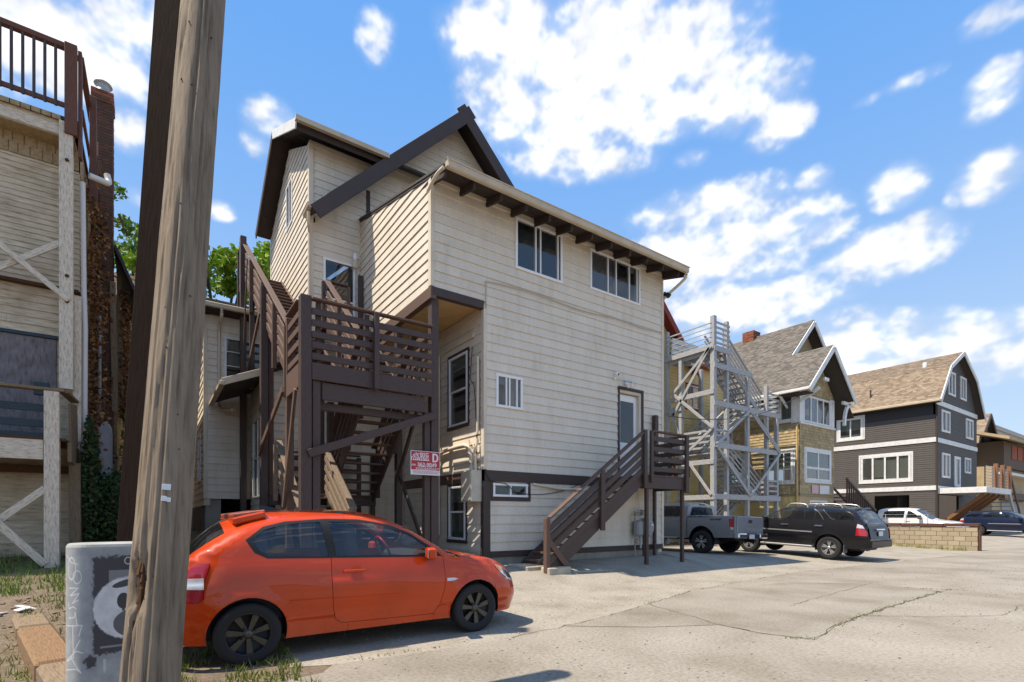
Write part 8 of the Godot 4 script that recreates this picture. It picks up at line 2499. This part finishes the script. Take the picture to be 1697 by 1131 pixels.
# ---------------------------------------------------------------- foreground: poles, box, kerb
func build_foreground() -> void:
	# weathered round utility pole, leaning
	var U := thing("utility_pole", "weathered grey-brown round wooden utility pole leaning in front of the orange car", "utility pole", Vector3(-0.04, 0.0, -3.6))
	var a := Vector3(-0.045, -0.15, -3.59)
	var b := Vector3(0.312, 5.3, -4.333)
	var ax := (b - a).normalized()
	var sx := ax.cross(Vector3(0, 0, 1)).normalized()
	var sy := ax.cross(sx)
	var toc := (EYE - Vector3(0, 1.4, -3.75)).normalized()
	var ca := atan2(toc.dot(sy), toc.dot(sx))
	var lft := Vector3(-0.8186, 0, -0.5743)
	var HOLE := ca + 0.95 * signf(sin(atan2(lft.dot(sy), lft.dot(sx)) - ca))
	var nz := FastNoiseLite.new()
	nz.seed = 3
	nz.frequency = 1.0
	nz.fractal_octaves = 4
	var st := new_st()
	var n := 84
	var rows := 190
	var rad := func(k: int, i: int) -> Array:
		var t := float(i) / rows
		var ang := TAU * k / n
		var r := lerpf(0.150, 0.133, t)
		var p := Vector3(cos(ang), 0, sin(ang))
		var y := t * 5.5
		# long checks in the grain and a slow unevenness
		var chk := absf(nz.get_noise_3d(p.x * 3.4, y * 0.16 + 7.0, p.z * 3.4))
		r -= 0.022 * clampf(1.0 - chk * 9.0, 0.0, 1.0)
		r += 0.007 * nz.get_noise_3d(p.x * 1.3, y * 0.35, p.z * 1.3) + 0.004 * nz.get_noise_3d(p.x * 9.0, y * 1.2, p.z * 9.0)
		# the rotted hollow on the left flank
		var dh := Vector2((fposmod(ang - HOLE + PI, TAU) - PI) * 0.17, (y - 1.15) * 0.45)
		var dc := absf(fposmod(ang - HOLE - 0.12 * sin(y * 7.0) + PI, TAU) - PI) * 0.17
		if y < 1.2:
			r -= 0.05 * clampf(1.0 - dc / 0.022, 0.0, 1.0)
		r -= 0.085 * clampf(1.0 - dh.length() / 0.10 + 0.4 * nz.get_noise_3d(p.x * 6, y * 3.0, p.z * 6), 0.0, 1.0)
		return [a + ax * y + (sx * cos(ang) + sy * sin(ang)) * r, dh.length()]
	var grid := []
	for i in rows + 1:
		var ring := []
		for k in n:
			ring.append(rad.call(k, i)[0])
		grid.append(ring)
	for i in rows:
		for k in n:
			var k2 := (k + 1) % n
			for q: Array in [[[i, k], [i + 1, k2], [i, k2]], [[i, k], [i + 1, k], [i + 1, k2]]]:
				for v: Array in q:
					var P: Vector3 = grid[v[0]][v[1]]
					var du: Vector3 = grid[v[0]][(v[1] + 1) % n] - grid[v[0]][(v[1] + n - 1) % n]
					var dv: Vector3 = grid[mini(rows, v[0] + 1)][v[1]] - grid[maxi(0, v[0] - 1)][v[1]]
					var nn := du.cross(dv).normalized()
					if nn.dot(P - (a + ax * (P - a).dot(ax))) < 0:
						nn = -nn
					st.set_normal(nn)
					st.add_vertex(P)
	obj(U, "shaft", st.commit(), M.pole_wood)
	var at := func(y: float, ang: float, off: float) -> Transform3D:
		var o := sx * cos(ang) + sy * sin(ang)
		return Transform3D(Basis(ax.cross(o).normalized(), ax, o), a + ax * y + o * off)
	var ror := new_st()
	for i in 26:
		var yy := 0.80 + rng.randf() * 0.55
		var t: Transform3D = at.call(yy, HOLE + rng.randf_range(-0.22, 0.22), 0.085 + rng.randf() * 0.02)
		bbox(ror, t.origin, Vector3(0.012 + rng.randf() * 0.016, 0.08 + rng.randf() * 0.16, 0.03), t.basis * Basis.from_euler(Vector3(rng.randf_range(-0.12, 0.12), rng.randf_range(-0.4, 0.4), rng.randf_range(-0.1, 0.1))), 0.003)
	obj(U, "splintered_rot", ror.commit(), M.rotten)
	for tg: Array in [[1.73, 0.05, 0.045, 0.035], [1.66, 0.00, 0.028, 0.03], [1.655, 0.16, 0.02, 0.028]]:
		var t: Transform3D = at.call(tg[0], ca + tg[1] - 0.05, 0.149)
		obj(U, "metal_tag", box_mesh(Vector3(tg[2], tg[3], 0.004), 0.001), M.plate, t)
	for i in 16:
		var t: Transform3D = at.call(rng.randf_range(0.3, 5.0), ca + rng.randf_range(-1.0, 1.0), 0.14)
		obj(U, "nail", box_mesh(Vector3(0.008, 0.008, 0.012), 0.002), M.black, t)
	# dark square timber behind it
	var K := thing("timber_post", "tall dark tarred square timber post standing just behind the utility pole", "post", Vector3(-0.17, 0, -6.52))
	var pa := Vector3(-0.185, -0.1, -6.53)
	var pb := Vector3(0.225, 7.0, -6.25)
	var fx := Vector3(0.8186, 0, 0.5743)
	beam(K, "timber", pa, pb, 0.27, 0.27, "tarred", fx, 0.012)
	for i in 3:
		bx(K, "bracket", pa.lerp(pb, 0.2 + i * 0.22) + Vector3(0.02, 0, 0.16), Vector3(0.05, 0.02, 0.02), "galv")
	# concrete-grey utility box with graffiti
	var fwd := Vector3(0.5743, 0, -0.8186)
	var bc := fwd * 3.6 - fx * 2.77
	var X := thing("utility_box", "grey concrete utility box spray-painted with a black and white panda face beside the pole", "utility box", Vector3(bc.x, 0.0, bc.z))
	var bn := -bc.normalized()
	var bas := Basis(Vector3.UP.cross(bn), Vector3.UP, bn)
	# outline with rounded corners, painted skin round the front
	var hw := 0.27
	var hd := 0.22
	var cr := 0.13
	var outline := []
	for c: Array in [[-1, 1, PI], [1, 1, PI / 2], [1, -1, 0.0], [-1, -1, -PI / 2]]:
		for i in 9:
			var an: float = c[2] - PI / 2 * i / 8.0
			outline.append(Vector2(c[0] * (hw - cr) + cos(an) * cr, c[1] * (hd - cr) + sin(an) * cr))
	var body := new_st()
	var cap := new_st()
	var base := Transform3D(bas, Vector3(bc.x, 0, bc.z))
	var ln := 0.0
	var total := 0.0
	for i in 18:
		total += outline[i].distance_to(outline[i + 1]) if i < 17 else 0.0
	for i in outline.size():
		var p0: Vector2 = outline[i]
		var p1: Vector2 = outline[(i + 1) % outline.size()]
		var u0 := clampf(ln / total, 0.0, 1.0)
		ln += p0.distance_to(p1)
		var u1 := clampf(ln / total, 0.0, 1.0)
		if i >= 17:
			u0 = 0.02
			u1 = 0.02
		for v: Array in [[p0, 0.0, u0], [p0, 1.0, u0], [p1, 1.0, u1], [p0, 0.0, u0], [p1, 1.0, u1], [p1, 0.0, u1]]:
			var q: Vector2 = v[0]
			var inn := Vector2(clampf(q.x, -(hw - cr), hw - cr), clampf(q.y, -(hd - cr), hd - cr))
			var nv := (q - inn).normalized()
			body.set_normal(Vector3(nv.x, 0, nv.y))
			body.set_uv(Vector2(v[2], 1.0 - v[1]))
			body.add_vertex(Vector3(q.x, -0.1 + v[1] * 1.305, q.y))
		for k: Array in [[1.0, 1.205, 0.975, 1.222], [0.975, 1.222, 0.0, 1.228]]:
			var A := Vector3(p0.x * k[0], k[1], p0.y * k[0])
			var B := Vector3(p1.x * k[0], k[1], p1.y * k[0])
			var C := Vector3(p1.x * k[2], k[3], p1.y * k[2])
			var D := Vector3(p0.x * k[2], k[3], p0.y * k[2])
			if (B - A).cross(C - A).y > 0:
				quad(cap, A, B, C, D)
			else:
				quad(cap, D, C, B, A)
	obj(X, "body", body.commit(), M.graffiti, base)
	obj(X, "lid", cap.commit(), M.box_concrete, base)
	# timber kerb
	var pts := [Vector3(-1.52, 0.10, -9.9), Vector3(-1.06, 0.09, -7.65), Vector3(-0.66, 0.05, -5.85), Vector3(-0.36, 0.02, -4.6)]
	for i in 3:
		var d: Vector3 = (pts[i + 1] - pts[i]).normalized()
		var kk := beam(self, "kerb_timber", pts[i] + d * 0.03, pts[i + 1] - d * 0.03, 0.30, 0.24, "split_timber" if i == 1 else "timber", Vector3.UP, 0.03)
		tag(kk, ["far weathered timber kerb sleeper running beside the soil bank", "split orange-brown timber kerb sleeper in the middle of the row", "near timber kerb sleeper running under the grey utility box"][i], "kerb", "timber kerb sleepers")
	# litter
	var T1 := new_st()
	for i in 7:
		bbox(T1, Vector3(-2.0 + rng.randf() * 0.55, 0.30 + rng.randf() * 0.05, -11.9 + rng.randf() * 0.5), Vector3(0.3, 0.02, 0.22), Basis.from_euler(Vector3(rng.randf_range(-0.5, 0.5), rng.randf() * 3, rng.randf_range(-0.5, 0.5))), 0.004)
	tag(obj(self, "litter_sheet", T1.commit(), M.pale_blue_paper), "crumpled pale blue plastic sheet lying in the grass by the porch post", "litter")
	var T2 := new_st()
	for i in 6:
		bbox(T2, Vector3(-1.75 + rng.randf() * 0.5, 0.22 + rng.randf() * 0.04, -9.6 + rng.randf() * 0.9), Vector3(0.26, 0.015, 0.12), Basis.from_euler(Vector3(rng.randf_range(-0.3, 0.3), rng.randf() * 3, rng.randf_range(-0.3, 0.3))), 0.003)
	tag(obj(self, "litter_paper", T2.commit(), M.paper), "torn white paper scraps on the dirt beside the timber kerb", "litter")
	var stones := new_st()
	for i in 420:
		var x := rng.randf_range(-2.2, -0.6)
		var z := rng.randf_range(-9.5, -4.5)
		var s := rng.randf_range(0.012, 0.05)
		bbox(stones, Vector3(x, ground_y(x, z) + s * 0.2, z), Vector3(s, s * 0.4, s * 0.7), Basis.from_euler(Vector3(rng.randf() * 0.4, rng.randf() * 3, rng.randf() * 0.4)), s * 0.15)
	tag(stuff(obj(self, "bark_chips", stones.commit(), M.timber)), "bark chips and crumbs scattered over the dirt by the kerb", "debris")
	var W2 := thing("service_wire", "thin black service wire sagging in front of the grey stair tower", "wire", Vector3(12.3, 4.0, -9.5))
	var ps2 := []
	for k in 15:
		var t := k / 14.0
		ps2.append(Vector3(12.3, 4.35, -9.6).lerp(Vector3(27.0, 7.6, -13.0), t) - Vector3(0, 0.5 * 4 * t * (1 - t), 0))
	tube(W2, "wire", ps2, 0.013, "wire", 6)

func paint_graffiti() -> ImageTexture:
	# the sprayed picture on the grey box: a dark field, a round pale face with dark eye patches, white scribbles
	var w := 512
	var h := 742
	var im := Image.create(w, h, false, Image.FORMAT_RGB8)
	var nz := FastNoiseLite.new()
	nz.seed = 12
	nz.frequency = 0.012
	nz.fractal_octaves = 4
	var seg := []
	var line := func(a: Array, r: float) -> void:
		for i in range(0, a.size() - 2, 2):
			seg.append([Vector2(a[i], a[i + 1]), Vector2(a[i + 2], a[i + 3]), r])
	var loops := []
	for q: Array in [[330, 62, 16, 16], [400, 62, 34, 30], [372, 66, 18, 18], [420, 70, 18, 16], [62, 90, 26, 50], [95, 130, 22, 30]]:
		loops.append(q)
	line.call([20, 30, 60, 62, 100, 70], 2.0)
	line.call([50, 180, 100, 180, 55, 215, 105, 205, 70, 250, 100, 235], 2.4)
	line.call([40, 250, 45, 275, 75, 265, 90, 275], 2.4)
	line.call([42, 318, 80, 315, 85, 290, 95, 350], 2.4)
	line.call([30, 355, 120, 352, 105, 400], 2.4)
	line.call([70, 352, 75, 500, 20, 520, 90, 470, 125, 480], 2.2)
	line.call([15, 560, 90, 552, 115, 570, 60, 500, 110, 420], 2.4)
	line.call([445, 50, 505, 75], 3.0)
	line.call([440, 40, 505, 55], 2.2)
	for iy in h:
		for ix in w:
			var x := ix / 0.85 - 20.0
			var y := iy / 0.80 - 6.0
			var n := nz.get_noise_2d(x, y)
			var c := Color(0.34, 0.352, 0.35) * (1.0 + 0.22 * n)
			var p := Vector2(x, y)
			# grey halo, dark field with a ragged edge
			var edge := 14.0 * nz.get_noise_2d(x * 3.0 + 90, y * 3.0)
			var inside := minf(minf(x - 165 + edge, 505 - x + 30), minf(y - 34 + edge, 500 - y + edge * 1.3))
			if x < 185 and y > 430:
				inside = maxf(inside, 34.0 + edge - p.distance_to(Vector2(160, 525)))
			var halo := clampf((inside + 46.0) / 46.0, 0.0, 1.0)
			c = c.lerp(Color(0.24, 0.25, 0.275), halo * 0.75)
			if inside > 0.0:
				c = c.lerp(Color(0.055, 0.052, 0.058), clampf(inside / 10.0, 0, 1))
			# grey block behind the face and bars below
			if x > 240 and y > 105 and y < 170 and inside > 0:
				c = c.lerp(Color(0.22, 0.225, 0.235), 0.85)
			if y > 458 and y < 468 and x > 200:
				c = c.lerp(Color(0.30, 0.30, 0.31), 0.7)
			# face
			var f := Vector2((x - 330) / 165.0, (y - 285) / 150.0).length()
			var fe := 0.03 * nz.get_noise_2d(x * 4.0, y * 4.0)
			if f + fe < 1.0:
				var sh := 0.60 + 0.12 * n
				c = c.lerp(Color(sh, sh, sh * 1.02), clampf((1.0 - f - fe) / 0.05, 0, 1))
			# dark sweeping half with its pale spot; dark eye with a tail
			var s2 := Vector2((x - 415) / 100.0, (y - 215) / 70.0).length()
			var s3 := Vector2((x - 390) / 130.0, (y - 360) / 75.0).length()
			var s4 := Vector2((x - 470) / 90.0, (y - 290) / 130.0).length()
			if (s3 < 1.0 or s4 < 1.0 or (s2 < 0.9 and x > 370)) and f < 0.98:
				c = c.lerp(Color(0.085, 0.085, 0.092), 0.94)
			if Vector2((x - 375) / 40.0, (y - 375) / 40.0).length() < 1.0:
				c = Color(0.58, 0.58, 0.60) * (1.0 + 0.1 * n)
			if Vector2((x - 308) / 30.0, (y - 252) / 38.0).length() < 1.0 or (absf(x - 308) < 6 and y > 270 and y < 300):
				c = Color(0.05, 0.05, 0.055)
			# ear
			var er := Vector2((x - 320) / 64.0, (y - 168 + (x - 320) * 0.22) / 16.0).length()
			if er < 1.0:
				c = c.lerp(Color(0.035, 0.035, 0.04), 0.95)
			if y > 160 and y < 210 and x > 395 and Vector2((x - 420) / 95.0, (y - 235) / 75.0).length() < 1.0 and Vector2((x - 420) / 80.0, (y - 240) / 58.0).length() > 1.0:
				c = Color(0.55, 0.55, 0.57)
			# scribbles
			for s: Array in seg:
				var a: Vector2 = s[0]
				if absf(x - a.x) > 130 or absf(y - a.y) > 170:
					continue
				var cl := Geometry2D.get_closest_point_to_segment(p, a, s[1])
				var d := cl.distance_to(p)
				if d < s[2] + 1.2:
					c = c.lerp(Color(0.62, 0.63, 0.64), clampf((s[2] + 1.2 - d) / 1.6, 0, 1) * 0.9)
			for q: Array in loops:
				if absf(x - q[0]) < q[2] + 6 and absf(y - q[1]) < q[3] + 6:
					var d: float = absf(Vector2((x - q[0]) / float(q[2]), (y - q[1]) / float(q[3])).length() - 1.0) * q[2]
					if d < 3.0:
						c = c.lerp(Color(0.6, 0.61, 0.62), clampf((3.0 - d) / 1.6, 0, 1) * 0.9)
			if x > 215 and x < 228 and y > 520 and y < 590 - absf(x - 221) * 4:
				c = c.lerp(Color(0.55, 0.56, 0.56), 0.7)
			im.set_pixel(ix, iy, c.linear_to_srgb())
	return ImageTexture.create_from_image(im)

# ---------------------------------------------------------------- plants
func tree(called: String, label: String, at: Vector3, h: float, r: float, n: int, tones: Array, leaf := 0.35) -> void:
	var N := thing(called, label, "tree", at, "trees behind the houses")
	var st := new_st()
	st_tube(st, [at + Vector3(0, -0.3, 0), at + Vector3(0.1, h * 0.3, 0.05), at + Vector3(-0.05, h * 0.45, 0), at + Vector3(0.1, h * 0.62, 0.1)], r * 0.06, 8)
	var tips := []
	for i in 26:
		var a := rng.randf() * TAU
		var e := rng.randf_range(0.42, 0.97)
		var rr := r * sqrt(1.0 - pow(absf(e - 0.68) / 0.33, 2.0)) if absf(e - 0.68) < 0.33 else r * 0.2
		var tip := at + Vector3(cos(a) * rr * 0.8, h * e, sin(a) * rr * 0.8)
		tips.append(tip)
		st_tube(st, [at + Vector3(0, h * minf(e, 0.8) * 0.7, 0), (at + Vector3(0, h * e * 0.85, 0)).lerp(tip, 0.5) + Vector3(0, 0.2, 0), tip], r * 0.02, 5)
	obj(N, "trunk", st.commit(), M.bark)
	var clumps := []
	for t: Vector3 in tips:
		for k in 4:
			clumps.append([t + Vector3(rng.randfn(), rng.randfn() * 0.8, rng.randfn()) * r * 0.22, r * rng.randf_range(0.12, 0.24)])
	var m := leaf_mass(n, leaf, func(i: int) -> Vector3:
		var c: Array = clumps[rng.randi() % clumps.size()]
		var d := Vector3(rng.randfn(), rng.randfn(), rng.randfn()).normalized() * pow(rng.randf(), 0.45)
		return c[0] + d * c[1], tones, 0.2)
	stuff(obj(N, "crown", m, M.leaf))

func build_plants() -> void:
	var green := [Color(0.10, 0.19, 0.030), Color(0.15, 0.25, 0.035), Color(0.20, 0.30, 0.04), Color(0.07, 0.14, 0.022)]
	var dark := [Color(0.030, 0.060, 0.018), Color(0.045, 0.085, 0.022), Color(0.06, 0.11, 0.03), Color(0.022, 0.045, 0.014)]
	tree("maple_tree", "bright yellow-green tree top showing above the low grey roof", Vector3(2.9, 1.0, -30.0), 14.4, 3.4, 15000, [Color(0.22, 0.33, 0.02), Color(0.30, 0.40, 0.03), Color(0.16, 0.26, 0.02)], 0.3)
	tree("maple_tree", "green tree top showing beyond the derelict house roof", Vector3(-0.6, 1.0, -38.0), 18.6, 3.6, 8000, green, 0.32)
	# ivy and shrubs by the derelict house
	var shr := [["ivy_shrub", "dark green ivy climbing between the porch and the grey tank", Vector3(-1.02, 0.5, -13.35), Vector3(0.16, 1.5, 0.5), 2000, 0.09, dark], ["ivy_shrub", "dense dark shrub at the foot of the grey tank", Vector3(-0.72, 0.45, -13.7), Vector3(0.42, 1.0, 0.7), 3400, 0.09, dark], ["ivy_shrub", "bright green creeper hanging behind the grey tank", Vector3(-0.42, 1.3, -16.2), Vector3(0.26, 1.5, 0.6), 1600, 0.09, green], ["ivy_shrub", "low leafy shrub beside the dark timber post", Vector3(-0.35, 0.4, -14.6), Vector3(0.40, 0.75, 0.9), 2200, 0.08, dark]]
	for s: Array in shr:
		var at: Vector3 = s[2]
		var N := thing(s[0], s[1], "shrub", at, "shrubs by the derelict house")
		var st := new_st()
		var ext: Vector3 = s[3]
		for i in 7:
			st_tube(st, [at + Vector3(rng.randfn() * 0.06, -0.1, rng.randfn() * 0.06), at + Vector3(rng.randf_range(-1, 1) * ext.x * 0.6, ext.y, rng.randf_range(-1, 1) * ext.z * 0.6)], 0.012, 5)
		obj(N, "stem", st.commit(), M.bark)
		var m := leaf_mass(s[4], s[5], func(i: int) -> Vector3:
			var d := Vector3(rng.randfn(), rng.randfn(), rng.randfn()).normalized() * pow(rng.randf(), 0.4)
			return at + Vector3(d.x * ext.x, ext.y + d.y * ext.y, d.z * ext.z), s[6], 0.3)
		stuff(obj(N, "foliage", m, M.leaf))
	var fl := new_st()
	for i in 60:
		var p := Vector3(-0.42 + rng.randfn() * 0.15, 2.2 + rng.randfn() * 0.8, -15.75 + rng.randfn() * 0.3)
		bbox(fl, p, Vector3(0.05, 0.03, 0.05), Basis.from_euler(Vector3(rng.randf() * 3, rng.randf() * 3, 0)), 0.01)
	tag(stuff(obj(self, "red_blossoms", fl.commit(), M.brick_red)), "small red blossoms scattered on the bright green creeper", "flowers")
	# grass
	var zones := [
		["grass", "patchy grass round the back wheel of the orange car", 5200, Vector2(-0.15, 1.15), Vector2(-6.4, -3.6), [Color(0.12, 0.16, 0.025), Color(0.18, 0.20, 0.035), Color(0.26, 0.24, 0.07)], 0.07],
		["grass", "green grass below the porch of the derelict house", 5200, Vector2(-3.2, -0.9), Vector2(-13.6, -9.6), [Color(0.09, 0.15, 0.02), Color(0.14, 0.21, 0.03), Color(0.22, 0.26, 0.05)], 0.13],
		["grass", "rough grass in the shade under the low back wing", 3000, Vector2(0.0, 2.2), Vector2(-17.0, -9.0), [Color(0.12, 0.17, 0.03), Color(0.18, 0.21, 0.04), Color(0.26, 0.24, 0.08)], 0.14],
		["grass", "thin strip of weeds along the foot of the block wall", 1500, Vector2(27.35, 27.98), Vector2(-12.0, -6.4), [Color(0.16, 0.20, 0.03), Color(0.26, 0.27, 0.05), Color(0.34, 0.28, 0.10)], 0.2],
		["grass", "weedy tufts along the soil bank behind the timber kerb", 2600, Vector2(-1.3, -0.2), Vector2(-9.6, -5.0), [Color(0.12, 0.17, 0.03), Color(0.22, 0.22, 0.06), Color(0.30, 0.25, 0.10)], 0.09]]
	for zn: Array in zones:
		var st := new_st()
		var nz := FastNoiseLite.new()
		nz.frequency = 0.9
		nz.seed = 4
		for i in zn[2]:
			var x := rng.randf_range(zn[3].x, zn[3].y)
			var z := rng.randf_range(zn[4].x, zn[4].y)
			if nz.get_noise_2d(x * 2.0, z * 2.0) < -0.05:
				continue
			var y := ground_y(x, z)
			var h: float = zn[6] * rng.randf_range(0.4, 1.3)
			var a := rng.randf() * TAU
			var s := Vector3(cos(a), 0, sin(a)) * 0.007
			var lean := Vector3(rng.randfn(), 0, rng.randfn()) * h * 0.35
			var col: Color = zn[5][rng.randi() % zn[5].size()]
			col = col * rng.randf_range(0.75, 1.2)
			col.a = 1
			st.set_color(col)
			var b := Vector3(x, y, z)
			tri(st, b - s, b + s, b + Vector3(0, h, 0) + lean)
		tag(stuff(obj(self, zn[0], st.commit(), M.leaf)), zn[1], "grass")
	# weeds in the alley cracks
	var wd := new_st()
	for c: Array in [[Vector2(7.2, -3.0), Vector2(8.24, -3.1), 120], [Vector2(8.24, -3.1), Vector2(10.07, -3.18), 200], [Vector2(10.07, -3.18), Vector2(12.2, -3.27), 160], [Vector2(6.0, -3.0), Vector2(6.3, -2.8), 60], [Vector2(12.2, -3.85), Vector2(12.7, -2.9), 90], [Vector2(6.5, -5.5), Vector2(8.4, -6.0), 50], [Vector2(1.6, -5.0), Vector2(2.6, -4.95), 90]]:
		for i in c[2]:
			var t := pow(rng.randf(), 1.0)
			if sin(t * 23.0) + sin(t * 51.0) < 0.1:
				continue
			var p: Vector2 = (c[0] as Vector2).lerp(c[1], t) + Vector2(rng.randfn(), rng.randfn()) * 0.03
			var h := rng.randf_range(0.01, 0.03)
			var a := rng.randf() * TAU
			var s := Vector3(cos(a), 0, sin(a)) * 0.008
			var col := Color(0.13, 0.16, 0.035) * rng.randf_range(0.7, 1.4)
			col.a = 1
			wd.set_color(col)
			var b := Vector3(p.x, ground_y(p.x, p.y) + 0.006, p.y)
			tri(wd, b - s, b + s, b + Vector3(rng.randfn() * h * 0.5, h, rng.randfn() * h * 0.5))
	tag(stuff(obj(self, "crack_weeds", wd.commit(), M.leaf)), "small weeds growing in the cracks of the alley", "weeds")
